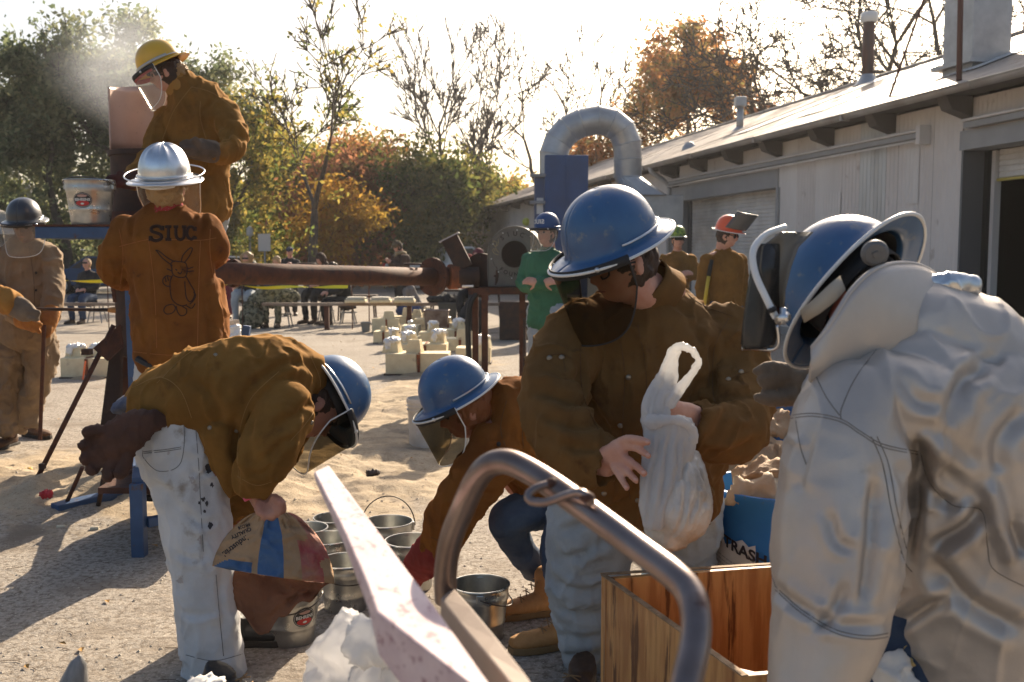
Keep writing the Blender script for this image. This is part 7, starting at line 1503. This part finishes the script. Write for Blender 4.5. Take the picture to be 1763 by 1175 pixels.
bj = bvh_of(tj); seam(bj, [(50, 425), (58, 480), (60, 540), (60, 575)], .002, M('seam_tan', (.10, .07, .045), .9), tj)
for py in (470, 500, 530): 
    h_ = hit(bj, 62, py, .002)
    if h_: m = MB(); vv, ff = ell(h_, (.009, .005, .009), seg=10); m.add(vv, ff); m.build('button', liner, tj, smooth=True)
rd = thing('iron_rod', 'long iron rod standing upright in the tan worker\'s gloves', 'rod', W(71, 755, 7.0)); m = MB(); m.tube([W(76, 560, 7.04), W(69, 758, 6.9)], .014, 8); m.build('rod', rust, rd)
rd = thing('iron_rod', 'long iron rod held level across the tan worker from the left edge', 'rod', W(80, 533, 6.4)); m = MB(); m.tube([W(-160, 530, 6.4), W(203, 534, 6.5)], .011, 8); m.build('rod', rust_d, rd); m = MB(); vv, ff = ell(W(196, 534, 6.5), (.05, .022, .02), seg=12); m.add(vv, ff); m.build('glowing_tip', M('rod_tip', (.55, .25, .07), .6), rd, smooth=True)
# arm of the worker outside the left edge
torso = ps((-125, 440, 6.5, 18, .07), (-125, 460, 6.5, 40, .11), (-125, 500, 6.5, 58, .16), (-125, 570, 6.5, 56, .16), (-125, 640, 6.5, 56, .16))
ax_ = ps((-75, 480, 6.4, 22, .08), (-40, 500, 6.3, 21, .075), (-5, 510, 6.28, 20, .07), (28, 526, 6.28, 16, .06)); bx_ = ps((-175, 480, 6.4, 22, .08), (-170, 540, 6.3, 20, .075), (-120, 545, 6.2, 17, .06))
gA = [limb(ps((20, 524, 6.28, 19, .06), (42, 536, 6.26, 19, .05), (54, 542, 6.26, 14, .035)), seg=16), fing((56, 536, 6.24, 6), (66, 540, 6.24, 5)), fing((52, 546, 6.24, 6), (64, 550, 6.24, 5))]
eF = Vector((.8, .5, -.2)); build_person('worker mostly beyond the left edge reaching in with a mustard sleeve and pale glove', (W(-125, 0, 6.5).x, 6.5, 0), torso, [ax_, bx_], [ps((-145, 640, 6.5, 34, .13), (-145, 720, 6.5, 26, .09), (-145, 800, 6.5, 20, .07)), ps((-105, 640, 6.5, 34, .13), (-105, 720, 6.5, 26, .09), (-105, 800, 6.5, 20, .07))], (W(-125, 400, 6.5), eF, (0, 0, 1)), M('suede_gold', (.36, .17, .035), .95, c2=(.26, .11, .02), vs=7, bs=12, bst=.4, sheen=.2), denim_d, skin_p, .012, [dict(prims=gA, mat=glove_tan, v=.008)], amp=.012, sc=7, seed=111, hairm=hair_b, boots=[(G(-145, 822), Vector((.3, 1, 0))), (G(-105, 822), Vector((.3, 1, 0)))], shoe=leather_d, jname='suede_jacket')
# ================================================================ silver jacket worker, nearest on the right
gF = Vector((-.64, .10, -.76)); gU = Vector((-.54, .66, .52)); gc = W(1462, 494, 2.11); X_, F_, U_ = frame(gF, gU); hd = gc-U_*.072
silver_f = M('aluminised_cloth', (.54, .485, .43), .46, .48, c2=(.45, .40, .355), vs=4, bs=9, bst=.18, bdist=.012, c3=(.24, .21, .18), v3s=6, v3=(.64, .78), rvar=.05, detail_bump=(260, .3, .0008))
torso = ps((1560, 590, 2.02, 60, .06), (1570, 620, 1.99, 105, .10), (1580, 680, 1.95, 150, .15), (1655, 770, 1.98, 196, .19), (1700, 900, 2.0, 205, .20), (1725, 1040, 2.02, 215, .20), (1735, 1200, 2.04, 225, .20), (1740, 1300, 2.05, 235, .2))
aS = ps((1462, 690, 1.86, 82, .10), (1450, 770, 1.82, 98, .11), (1445, 860, 1.80, 108, .115), (1440, 950, 1.78, 112, .115), (1432, 1030, 1.76, 104, .11), (1420, 1100, 1.73, 92, .10), (1395, 1180, 1.70, 72, .08), (1380, 1220, 1.69, 60, .07))
aB = ps((1560, 600, 2.15, 70, .09), (1480, 650, 2.28, 62, .08), (1420, 670, 2.32, 46, .06), (1390, 668, 2.34, 36, .05))
hump = [limb(ps((1535, 600, 1.99, 52, .09), (1590, 560, 2.0, 66, .11), (1680, 590, 2.02, 80, .12)), seg=24), limb(ps((1560, 560, 2.0, 90, .12), (1640, 600, 2.02, 100, .14), (1720, 660, 2.04, 110, .16), (1790, 740, 2.05, 120, .17)), seg=30), limb(ps((1500, 660, 1.86, 60, .08), (1560, 700, 1.86, 90, .10), (1620, 760, 1.9, 80, .1)), seg=30)]
gg = [limb(ps((1400, 672, 2.33, 30, .04), (1372, 662, 2.33, 32, .035), (1350, 656, 2.33, 28, .028)), seg=18), fing((1356, 640, 2.32, 11), (1335, 632, 2.30, 10), (1314, 634, 2.29, 9), (1300, 640, 2.29, 7)), fing((1352, 650, 2.31, 11), (1330, 650, 2.29, 10), (1308, 656, 2.28, 8)), fing((1352, 662, 2.31, 10), (1332, 662, 2.29, 9), (1316, 664, 2.28, 8)), fing((1372, 684, 2.30, 15), (1345, 688, 2.28, 13), (1318, 688, 2.27, 12), (1303, 684, 2.27, 9))]
SV = [([(1584, 745), (1578, 820), (1567, 894), (1555, 975)], 15, .030), ([(1508, 815), (1498, 894), (1493, 991), (1483, 1040)], 11, .014), ([(1712, 628), (1655, 660), (1632, 742)], 15, .018), ([(1699, 822), (1720, 893), (1742, 975)], 14, -.016), ([(1684, 828), (1612, 770), (1576, 750)], 13, -.012), ([(1598, 942), (1655, 915), (1700, 872)], 13, .022), ([(1596, 955), (1668, 1035), (1763, 1085)], 16, .020), ([(1322, 998), (1376, 1040), (1450, 1078), (1540, 1075)], 10, .008), ([(1540, 790), (1548, 860), (1540, 930)], 9, .010), ([(1400, 745), (1385, 800), (1378, 850)], 10, .008), ([(1640, 870), (1600, 840), (1590, 800)], 10, .014), ([(1460, 1000), (1440, 1050), (1400, 1090)], 10, .010), ([(1763, 700), (1720, 760), (1722, 820)], 14, .014), ([(1620, 700), (1580, 690), (1540, 640)], 12, .010), ([(1540, 1080), (1600, 1040), (1640, 1035)], 12, .016), ([(1425, 880), (1440, 930), (1470, 950)], 9, .008), ([(1740, 900), (1763, 960)], 12, .014)]
gt, gj, gtr, gb = build_person('nearest worker bending forward in a silver aluminised jacket and blue hard hat', (W(1720, 0, 2.1).x, 2.1, 0), torso, [aS, aB], [[(Vector((.85, 2.08, .75)), .14, .14), (Vector((.84, 2.0, .45)), .10, .10), (Vector((.84, 2.0, .10)), .08, .08)], [(Vector((1.15, 2.15, .75)), .14, .14), (Vector((1.16, 2.1, .45)), .10, .10), (Vector((1.16, 2.15, .10)), .08, .08)]],
    (hd, F_, U_), silver_f, denim_d, M('skin_red', (.55, .17, .12), .5, c2=(.45, .12, .09), vs=20), .0065, [dict(prims=gg, mat=glove_tan, v=.006)], folds=.01, amp=.0042, sc=6, seed=121, neck_r=.035, hs=.93, hair_s=.95, hairm=M('hair_dark', (.02, .014, .01), .6, bs=80, bst=.8), tseg=56, creases=SV, extra_top=hump, body_vox=.007, tsm=6, boots=[(Vector((.84, 1.98, 0)), Vector((-.3, 1, 0))), (Vector((1.16, 2.13, 0)), Vector((-.2, 1, 0)))], shoe=leather_d, jname='aluminised_jacket', cuff=0)
hg = helmet(gt, gc, F_, U_, helm_blue, s=1.04, brim=(.052, .036, .046), visor=None)
# raised collar
m = MB(); cA = [(1560, 800-0, 2), ]
rows = []
for k, (lx, ly, hx, hy_, Y1, Y2) in enumerate(((1392, 655, 1398, 600, 1.84, 1.84), (1425, 672, 1420, 572, 1.85, 1.83), (1460, 670, 1443, 535, 1.86, 1.835), (1500, 655, 1466, 500, 1.87, 1.85), (1545, 630, 1500, 468, 1.88, 1.87), (1595, 595, 1540, 454, 1.90, 1.91), (1640, 570, 1585, 458, 1.94, 1.96), (1680, 560, 1625, 484, 2.0, 2.02))): rows.append([W(lx*(1-v)+hx*v, ly*(1-v)+hy_*v, Y1*(1-v)+Y2*v-.012*math.sin(math.pi*v)) for v in np.linspace(0, 1, 10)])
rs = [spline([r__[j] for r__ in rows], 6) for j in range(10)]; m.grid(rs); m.build('collar', silver_f, gj, smooth=True, solid=.008)
m = MB(); m.tube(spline([r__[-1] for r__ in rows], 6), .005, 6); m.build('collar_edge', silver_f, gj, smooth=True)
bs_ = bvh_of(gj); sstitch = M('seam_dark', (.20, .175, .15), .8)
for sp_ in ([(1395, 625), (1420, 680), (1445, 715)], [(1545, 560), (1480, 640), (1450, 700), (1448, 722)], [(1358, 716), (1400, 712), (1448, 722), (1480, 742), (1520, 765), (1580, 778)], [(1358, 721), (1400, 717), (1448, 727), (1480, 747), (1520, 770), (1580, 783)], [(1500, 752), (1520, 800), (1535, 880), (1555, 960), (1570, 985)], [(1510, 752), (1530, 800), (1545, 880), (1562, 950)],
            [(1585, 780), (1600, 830), (1640, 870), (1690, 880), (1700, 940), (1710, 980), (1763, 1010)], [(1335, 1010), (1380, 1050), (1440, 1085), (1500, 1095), (1550, 1085)], [(1335, 1016), (1380, 1056), (1440, 1091), (1500, 1101), (1550, 1091)], [(1370, 724), (1378, 770), (1388, 800)], [(1320, 880), (1322, 960), (1335, 1010)]): seam(bs_, sp_, .0010, sstitch, gj, off=.0003)
# collar tab / shoulder strap
fuse('collar_tab', [limb(ps((1590, 500, 1.96, 22, .01), (1640, 492, 1.97, 22, .012), (1680, 492, 1.98, 14, .01)), seg=16)], alu, gj, .005, 2, cloth(.004, 20, 3))
# helmet extras: visor hanging at the far side on a white hoop
hoop = spline([W(1352, 392, 1.98), W(1318, 405, 1.95), W(1297, 432, 1.92), W(1300, 470, 1.90), W(1318, 512, 1.88), W(1336, 548, 1.87)], 8)
m = MB(); m.tube(hoop, .0068, 10); m.build('visor_hoop', edge_white, hg, smooth=True)
m = MB(); m.tube([W(1328, 530, 1.865), W(1331, 537, 1.865)], .0080, 10); m.build('hoop_tape', liner, hg, smooth=True)
m = MB(); rows = [[W(x+dx*k, y, Y_-.02*math.sin(k*math.pi)) for k in np.linspace(0, 1, 9)] for (x, dx, y, Y_) in ((1300, 42, 420, 1.95), (1292, 50, 470, 1.95), (1284, 58, 520, 1.95), (1278, 62, 565, 1.95), (1276, 58, 592, 1.95), (1280, 46, 602, 1.95))]
m.grid(rows); v_ = m.build('face_shield', visor_dark, hg, smooth=True, solid=.003); m = MB(); m.tube(spline([W(1338, 560, 1.93), W(1341, 590, 1.93), W(1330, 602, 1.94), W(1300, 600, 1.95), W(1277, 600, 1.955)], 5), .004, 6); m.build('shield_rim', alu, v_, smooth=True)
m = MB(); rows = [[W(a0+(b0-a0)*k, y, 1.93+.02*math.sin(k*3)) for k in np.linspace(0, 1, 9)] for (a0, b0, y) in ((1345, 1400, 400), (1312, 1375, 425), (1308, 1362, 460), (1318, 1352, 500), (1332, 1350, 530))]
m.grid(rows); m.build('visor_plate', M('visor_smoke', (.20, .18, .15), .25, trans=(.35, (.6, .57, .5))), hg, smooth=True, solid=.002)
m = MB(); m.tube([W(1340, 552, 1.86), W(1355, 545, 1.84)], .010, 10); m.tube([W(1348, 560, 1.845), W(1350, 530, 1.845)], .005, 6); m.build('hinge', alu, hg, smooth=True)
m = MB(); m.lathe([(0, .012), (.019, .012), (.025, .006), (.026, 0)], 26, Matrix.Translation(W(1506, 436, 1.90)) @ Vector((-.15, -1, -.2)).to_track_quat('Z', 'Y').to_matrix().to_4x4()); m.lathe([(0, .018), (.006, .018), (.007, .012)], 14, Matrix.Translation(W(1506, 436, 1.90)) @ Vector((-.15, -1, -.2)).to_track_quat('Z', 'Y').to_matrix().to_4x4()); smooth_auto(m.build('ratchet_knob', M('knob_grey', (.13, .13, .13), .5), hg)); hg.children[-1]
m = MB(); rows = [[W(x, y, Y_), W(x2, y2, Y_-.01)] for x, y, x2, y2, Y_ in ((1378, 535, 1385, 556, 1.90), (1402, 515, 1412, 540, 1.875), (1428, 490, 1440, 518, 1.865), (1446, 475, 1456, 500, 1.87))]; m.grid(rows); m.build('sweat_band', M('band_tan', (.42, .36, .28), .8), hg, smooth=True, solid=.003)
# ================================================================ person behind with only the black helmet showing
pc = W(1700, 508, 4.2); build = std_person('worker behind the silver shoulder, only a black hard hat showing', 1700, 4.6, 'sit', R(10), black_cloth, denim_d, armpose='lap', seat=.22, seed=130, voxel=.014, z0=0, hat=None)
helmet(build[0], build[1]+build[3]*.062, build[2], build[3], helm_black, s=1.0, brim=(.045, .02, .03))
# ================================================================ plywood box, drum, sacks
ply = M('plywood', (.58, .30, .10), .5, c2=(.40, .17, .05), vs=3, vlo=.42, vhi=.58, stretch=(9, 9, .9), c3=(.13, .045, .012), v3s=2.2, v3=(.57, .62), bs=30, bst=.15, coat=.25); ply_e = M('plywood_edge', (.42, .28, .16), .8, c2=(.20, .12, .06), vs=30, stretch=(1, 1, 12))
bt_ = .535; A_ = W(1035, 1004, 2.79); A_.z = bt_; Bp = G(1275, 1165, bt_); Cp = G(1345, 972, bt_)
px_ = thing('plywood_box', 'open varnished plywood box with a vertical grained front panel', 'box', (A_.x, A_.y, 0))
def wallp(name, a, b, th, z0, z1): m = MB(); d = (b-a).normalized(); n_ = Vector((-d.y, d.x, 0)); pts = [a, b, b+n_*th, a+n_*th]; m.prism([Vector((p.x, p.y, z0)) for p in pts][::-1] if False else [Vector((p.x, p.y, z0)) for p in pts], (0, 0, z1-z0)); return m.build(name, ply, px_, bevel=.002)
Dp = Bp+(Cp-A_); th_ = .018
wallp('front_panel', Bp, A_, -th_, .0, bt_); wallp('back_panel', A_+(Bp-A_).normalized()*th_, Cp, -.018, .0, bt_); wallp('side_panel', Cp, Dp, -.018, 0, bt_); wallp('side_panel', Dp, Bp, -.018, 0, bt_)
mid1 = A_.lerp(Bp, 0); 
m = MB(); m.bar(Bp.lerp(A_, .0)+Vector((.01, .0, .0015)), A_+Vector((.006, 0, .0015)), .017, .003); m.build('rim_edge', ply_e, px_); m = MB(); m.bar(A_+Vector((0, .006, .0015)), Cp+Vector((0, .006, .0015)), .016, .003); m.build('rim_edge', ply_e, px_)
m = MB(); m.add([Vector((p.x, p.y, .06)) for p in (A_, Bp, Dp, Cp)], [(0, 1, 2, 3)]); m.build('bottom', ply, px_)
m = MB(); q1 = A_.lerp(Bp, .45)+(Cp-A_)*.0; m.bar(Vector((q1.x+.06, q1.y, .40)), Vector((Dp.x-.1, Dp.y-.05, .40)), .018, .05); m.build('divider', ply, px_)
# drum
dcx = W(1362, 0, 3.42).x; dr = thing('drum', 'blue plastic drum with torn trash label, full of paper sacks', 'drum', (dcx, 3.42, 0)); Rd = 118*PM(3.42); hz_ = .655
m = MB(); Mx = Matrix.Translation((dcx, 3.42, 0)); m.lathe([(0, .01), (Rd*.95, .01), (Rd, .04), (Rd, .30), (Rd+.006, .32), (Rd, .34), (Rd, hz_-.03), (Rd+.008, hz_-.02), (Rd+.008, hz_), (Rd-.006, hz_), (Rd-.010, hz_-.03), (Rd-.012, .05), (0, .05)], 48, Mx); smooth_auto(m.build('drum_shell', M('drum_blue', (.025, .19, .55), .45, c2=(.035, .22, .58), vs=4, c3=(.10, .16, .26), v3s=14, v3=(.64, .72)), dr), 50)
def DL(x, y, o=.003): a = math.radians(-62)+x/Rd; return Vector((dcx+math.sin(a)*(Rd+o), 3.42-math.cos(a)*(Rd+o), .52+y))
rows = []; r_ = random.Random(3)
top = [.05, .07, .04, .02, .02, -.02, -.015, .0, .01, -.01, .0]
rows = [[DL(-.12+.24*i/10, v*(-.17)+(1-v)*(top[i]-.025), .003+.004*r_.random()) for i in range(11)] for v in np.linspace(0, 1, 6)]
lb2 = MB().grid(rows).build('paper_label', M('label_white', (.72, .70, .66), .8, c2=(.6, .57, .52), vs=10), dr, smooth=True, solid=.001)
text_on('MMA TRASH', .052, lambda x, y: DL(x+.015, y*1.0-.035-.28*(x), .010), ink, lb2, 'lettering', bold=.0018)
for k in range(5): text_on('collect all dry and used up bags here', .0095, lambda x, y, k=k: DL(x-.01, y-.085-.014*k-.28*x, .010), M('ink_grey', (.15, .15, .15), .8), lb2, 'fine_print')
for i, (x, y, z, rx, ry) in enumerate(((1325, 3.30, .66, .10, .05), (1350, 3.38, .68, .12, .07), (1320, 3.42, .62, .1, .08), (1385, 3.40, .67, .13, .09))):
    o = fuse('paper_sack', [ell((W(x, 0, y).x, y, z-.02), (rx, ry, .055))], kraft if i % 2 else M('kraft_pale', (.52, .40, .27), .8, bs=10, bst=.8, bdist=.02), None, .008, 0, cloth(.022, 11, i*3)); prop(o, ['crumpled pale sack at the left inside the drum', 'crumpled brown sack in the middle of the drum', 'folded sack low against the drum rim', 'brown sack at the right of the drum, behind the sleeve'][i], 'sack')
hb_ = [((1300, 735), 4.1, 'kraft', 'brown paper sack lying at the left of the heap behind the drum'), ((1335, 730), 4.2, 'blue', 'blue panelled sack in the heap behind the drum'), ((1318, 790), 4.0, 'blue', 'dark blue sack low in the heap behind the drum'), ((1285, 790), 3.95, 'kraft', 'brown sack lying nearest the jacket hem'), ((1340, 800), 3.95, 'kraft', 'brown sack right of the dark blue sack'), ((1320, 700), 4.35, 'kraft', 'topmost brown sack of the heap'), ((1290, 850), 3.9, 'blue', 'blue sack on the ground left of the drum'), ((1350, 860), 4.2, 'kraft', 'brown sack on the ground behind the drum')]
for i, ((x, y), Y_, k, lb) in enumerate(hb_):
    o = fuse('paper_sack', [limb(ps((x-34, y+12, Y_, 16, .06), (x, y, Y_, 28, .10), (x+34, y-8, Y_, 20, .07)), seg=18)], kraft if k == 'kraft' else kblue, None, .010, 0, cloth(.028, 10, i*5+2)); prop(o, lb, 'sack', 'heap of used paper sacks behind the drum')
o = fuse('paper_sack', [limb([((W(1320, 0, 4.3).x, 4.3, .1), .3, .22), ((W(1320, 0, 4.3).x, 4.3, .45), .25, .2)], seg=24)], black_cloth, None, .014, 1, cloth(.04, 6, 8)); prop(o, 'dark bulging sack under the whole heap', 'sack', 'heap of used paper sacks behind the drum')
# ================================================================ steel handle, pale plank and grey board
steel = M('bare_steel', (.30, .25, .23), .34, .85, c2=(.17, .12, .10), vs=5, stretch=(1, 1, 1), c3=(.10, .05, .035), v3s=12, v3=(.62, .72), bs=40, bst=.15, bdist=.003, rvar=.08)
ht = thing('steel_handle', 'bent bare steel tube handle with a welded ring, very near the camera', 'handle', W(1190, 1175, 1.05))
hp2 = [W(768, 1035, 1.46), W(767, 990, 1.45), W(776, 930, 1.42), W(795, 880, 1.385), W(818, 830, 1.36), W(840, 803, 1.345), W(870, 795, 1.33), W(905, 808, 1.31), W(960, 842, 1.27), W(1030, 893, 1.22), W(1100, 945, 1.17), W(1160, 990, 1.12), W(1188, 1022, 1.095), W(1198, 1062, 1.07), W(1196, 1110, 1.05), W(1182, 1175, 1.02), W(1170, 1240, 1.0)]
P__ = spline(hp2, 8); rr_ = [.0172]*len(P__); m = MB(); m.tube(P__, rr_, 24); m.build('tube', steel, ht, smooth=True)
rg_ = [W(948, 833, 1.262), W(925, 840, 1.255), W(910, 852, 1.25), W(915, 863, 1.245), W(940, 865, 1.235), W(970, 855, 1.225), W(995, 848, 1.215), W(1012, 856, 1.21), W(1018, 866, 1.212)]
m = MB(); m.tube(spline(rg_, 8), .0056, 12); m.build('ring', steel, ht, smooth=True)
m = MB(); vv, ff = ell(W(1010, 856, 1.212), (.010, .009, .007), seg=12); m.add(vv, ff); vv, ff = ell(W(950, 832, 1.262), (.009, .009, .007), seg=12); m.add(vv, ff); m.build('weld', rust, ht, smooth=True)
# pale pink plank running to the lower right
pk = M('pale_pink_board', (.66, .53, .53), .8, c2=(.52, .38, .40), vs=14, vlo=.45, vhi=.70, c3=(.36, .22, .24), v3s=80, v3=(.56, .64), bs=50, bst=.5, bdist=.004, stretch=(1, .6, 1)); 
def slab(name, label, cat, pts_top, th, mat, bev=.004):
    m = MB(); m.prism(pts_top, th); o = m.build(name, mat, None, bevel=bev); return prop(o, label, cat)
a1, a2, a3, a4 = W(541, 812, 1.62), W(563, 800, 1.66), W(850, 1178, .98), W(640, 1060, 1.08)
tip = W(541, 815, 1.60); tip2 = W(566, 800, 1.66); 
# top face: tip left, tip right, near right, near left ; side face hangs below the left edge
nl = W(706, 1100, .95); nl2 = W(775, 1250, .80); nr = W(868, 1200, .95); nr2 = W(905, 1250, .86)
m = MB()
T0, T1, T2, T3 = W(543, 812, 1.60), W(566, 800, 1.64), W(900, 1250, .88), W(728, 1085-20, .98)
L = [(543, 811, 567, 800, 1.58, 1.62), (600, 900, 628, 888, 1.36, 1.42), (640, 985, 692, 975, 1.20, 1.27), (664, 1040, 745, 1040, 1.10, 1.17), (735, 1110, 800, 1115, .99, 1.06), (815, 1190, 858, 1185, .90, .97), (880, 1260, 915, 1250, .83, .90)]
L = []
for (a, b), (c, d) in zip(((540, 812), (588, 905), (632, 1004), (648, 1052), (700, 1092), (757, 1135), (815, 1179), (870, 1222)), ((566, 800), (638, 896), (702, 982), (745, 1038), (778, 1085), (812, 1133), (845, 1180), (885, 1236))): L.append((a, b, c, d, 1/(.633+(b-811)/367*.454), 1/(.617+(d-800)/378*.436)))
def dn(px, py, Y_, d): p = W(px, py, Y_); return p-Vector((0, 0, d))
r1_ = [W(a, b, e) for a, b, c, d, e, f in L]; r2_ = [W(c, d, f) for a, b, c, d, e, f in L]; thk = [.016, .026, .036, .052, .068, .080, .085, .085]
r3_ = [p-Vector((-.002, 0, t_)) for p, t_ in zip(r1_, thk)]; r4_ = [p-Vector((.0, 0, t_)) for p, t_ in zip(r2_, thk)]
n_ = len(L); Vv = r1_+r2_+r3_+r4_
Ff = []
for i in range(n_-1):
    Ff += [(i, n_+i, n_+i+1, i+1), (i, i+1, 2*n_+i+1, 2*n_+i), (n_+i, 3*n_+i, 3*n_+i+1, n_+i+1), (2*n_+i, 2*n_+i+1, 3*n_+i+1, 3*n_+i)]
Ff += [(0, 2*n_, 3*n_, n_), (n_-1, 2*n_-1, 4*n_-1, 3*n_-1)]
m.add(Vv, Ff); o = m.build('pale_plank', pk, None, bevel=.003); prop(o, 'pale pink flecked plank slanting towards the camera in front of the pails', 'plank')
gb_ = M('grey_board', (.36, .29, .24), .8, c2=(.28, .22, .18), vs=5, bs=30, bst=.3, bdist=.003)
L = [(752, 1035, 778, 1012, 1.44, 1.46), (770, 1070, 822, 1050, 1.30, 1.34), (800, 1112, 845, 1098, 1.18, 1.21), (850, 1170, 880, 1150, 1.06, 1.09), (890, 1230, 920, 1210, .97, .99)]
L = [(758, 1030, 780, 1010, 1.42, 1.46), (792, 1075, 812, 1045, 1.28, 1.33), (838, 1128, 856, 1098, 1.15, 1.20), (880, 1178, 905, 1160, 1.05, 1.09), (920, 1240, 950, 1225, .96, 1.0)]
r1_ = [W(a, b, e) for a, b, c, d, e, f in L]; r2_ = [W(c, d, f) for a, b, c, d, e, f in L]; n_ = len(L); dz_ = .06
r3_ = [p-Vector((0, 0, dz_)) for p in r1_]; r4_ = [p-Vector((0, 0, dz_)) for p in r2_]; m = MB(); Ff = []
for i in range(n_-1): Ff += [(i, n_+i, n_+i+1, i+1), (i, i+1, 2*n_+i+1, 2*n_+i), (n_+i, 3*n_+i, 3*n_+i+1, n_+i+1), (2*n_+i, 2*n_+i+1, 3*n_+i+1, 3*n_+i)]
Ff += [(0, 2*n_, 3*n_, n_), (n_-1, 2*n_-1, 4*n_-1, 3*n_-1)]
m.add(r1_+r2_+r3_+r4_, Ff); o = m.build('grey_board', gb_, None, bevel=.003); prop(o, 'brownish grey board under the foot of the steel handle', 'board')
# crumpled bags at the bottom edge
o = fuse('plastic_bag', [limb(ps((585, 1175, 1.9, 45, .06), (600, 1120, 1.9, 50, .07), (602, 1078, 1.92, 22, .04)), seg=24), limb(ps((560, 1165, 1.88, 20, .04), (620, 1178, 1.85, 30, .05), (700, 1168, 1.8, 30, .05)), seg=20)], filmmat('bag_film_thick', (.74, .73, .73), .5, .22, 16, 1.), None, .005, 3, cloth(.012, 9, 9, fine=.5)); prop(o, 'crumpled white plastic bag at the bottom edge beside the plank', 'bag')
o = fuse('plastic_bag', [ell(W(652, 1110, 1.75), (.06, .04, .04))], bag_white, None, .006, 1, cloth(.012, 16, 4)); prop(o, 'small fold of white plastic bag tucked under the plank', 'bag')
m = MB(); c_ = W(122, 1200, 1.9); m.lathe([(.042, -.05), (.030, .02), (.016, .07), (.004, .086), (0, .088)], 14, Matrix.Translation(c_) @ Matrix.Rotation(R(14), 4, 'Y')); o = m.build('grey_cone', M('cone_grey', (.26, .25, .24), .4, c2=(.12, .12, .12), vs=14, stretch=(4, 4, .5)), None, smooth=True); prop(o, 'blurred grey streaked tip poking in at the bottom left edge', 'tool')
o = fuse('paper_scrap', [ell(W(350, 1178, 2.6), (.05, .04, .015))], M('scrap_white', (.7, .68, .64), .8), None, .006, 0, cloth(.012, 16, 4)); prop(o, 'white paper scrap at the bottom edge by the white jeans', 'scrap')
for i, (x, y, Y_) in enumerate(((1540, 1165, 1.9), (1560, 1150, 1.95))): o = fuse('paper_scrap', [ell(W(x, y, Y_), (.03, .02, .04))], M('scrap_gold', (.5, .36, .14), .8) if i else MATS['scrap_white'], None, .005, 0, cloth(.012, 20, 4+i)); prop(o, ['pale scrap under the silver sleeve', 'golden dry scrap under the silver sleeve'][i], 'scrap')
# ================================================================ furnace smoke
sm = bpy.data.materials.new('smoke_volume'); sm.use_nodes = True; nt = sm.node_tree; nt.nodes.clear(); L_ = nt.links; o_ = nt.nodes.new('ShaderNodeOutputMaterial'); pv = nt.nodes.new('ShaderNodeVolumePrincipled'); pv.inputs['Color'].default_value = (.84, .88, .95, 1); pv.inputs['Anisotropy'].default_value = .4
tc = nt.nodes.new('ShaderNodeTexCoord'); ns = nt.nodes.new('ShaderNodeTexNoise'); ns.inputs['Scale'].default_value = 1.6; ns.inputs['Detail'].default_value = 5; L_.new(tc.outputs['Object'], ns.inputs['Vector'])
ln = nt.nodes.new('ShaderNodeVectorMath'); ln.operation = 'LENGTH'; L_.new(tc.outputs['Object'], ln.inputs[0]); f1 = nt.nodes.new('ShaderNodeMapRange'); f1.interpolation_type = 'SMOOTHSTEP'; f1.inputs[1].default_value = .95; f1.inputs[2].default_value = .1; L_.new(ln.outputs['Value'], f1.inputs[0])
f2 = nt.nodes.new('ShaderNodeMapRange'); f2.inputs[1].default_value = .40; f2.inputs[2].default_value = .70; f2.inputs[4].default_value = .6; L_.new(ns.outputs['Fac'], f2.inputs[0]); mu = nt.nodes.new('ShaderNodeMath'); mu.operation = 'MULTIPLY'; L_.new(f1.outputs[0], mu.inputs[0]); L_.new(f2.outputs[0], mu.inputs[1]); L_.new(mu.outputs[0], pv.inputs['Density']); L_.new(pv.outputs[0], o_.inputs['Volume'])
smk = bpy.data.objects.new('smoke', None); C.objects.link(smk); prop(smk, 'thin blue white smoke drifting up from the furnace mouth', kind='stuff')
vv, ff = ell((0, 0, 0), (1, 1, 1), seg=20); sme = bpy.data.meshes.new('smoke_puff'); sme.from_pydata(vv.tolist(), [], ff); sme.materials.append(sm)
for i, (px, py, Y_, r_, h_) in enumerate(((240, 165, 7.0, .40, .42), (205, 125, 7.3, .55, .5), (185, 100, 7.8, .65, .55), (225, 70, 8.3, .7, .5))):
    o = bpy.data.objects.new('smoke_puff', sme); C.objects.link(o); o.parent = smk; o.location = W(px, py, Y_); o.scale = (r_, r_, h_); o['kind'] = 'stuff'
# ================================================================ air
hz = MB(); hz.box((0, 420, 9.5), (1820, 980, 21.5)); hzo = hz.build('haze', None, None); hzo.data.materials.clear()
hm_ = bpy.data.materials.new('haze_air'); hm_.use_nodes = True; nt = hm_.node_tree; nt.nodes.clear(); pv = nt.nodes.new('ShaderNodeVolumePrincipled'); pv.inputs['Color'].default_value = (.95, .96, 1, 1); pv.inputs['Density'].default_value = .0004; pv.inputs['Anisotropy'].default_value = .5; o_ = nt.nodes.new('ShaderNodeOutputMaterial'); nt.links.new(pv.outputs[0], o_.inputs['Volume']); hzo.data.materials.append(hm_); prop(hzo, kind='stuff')
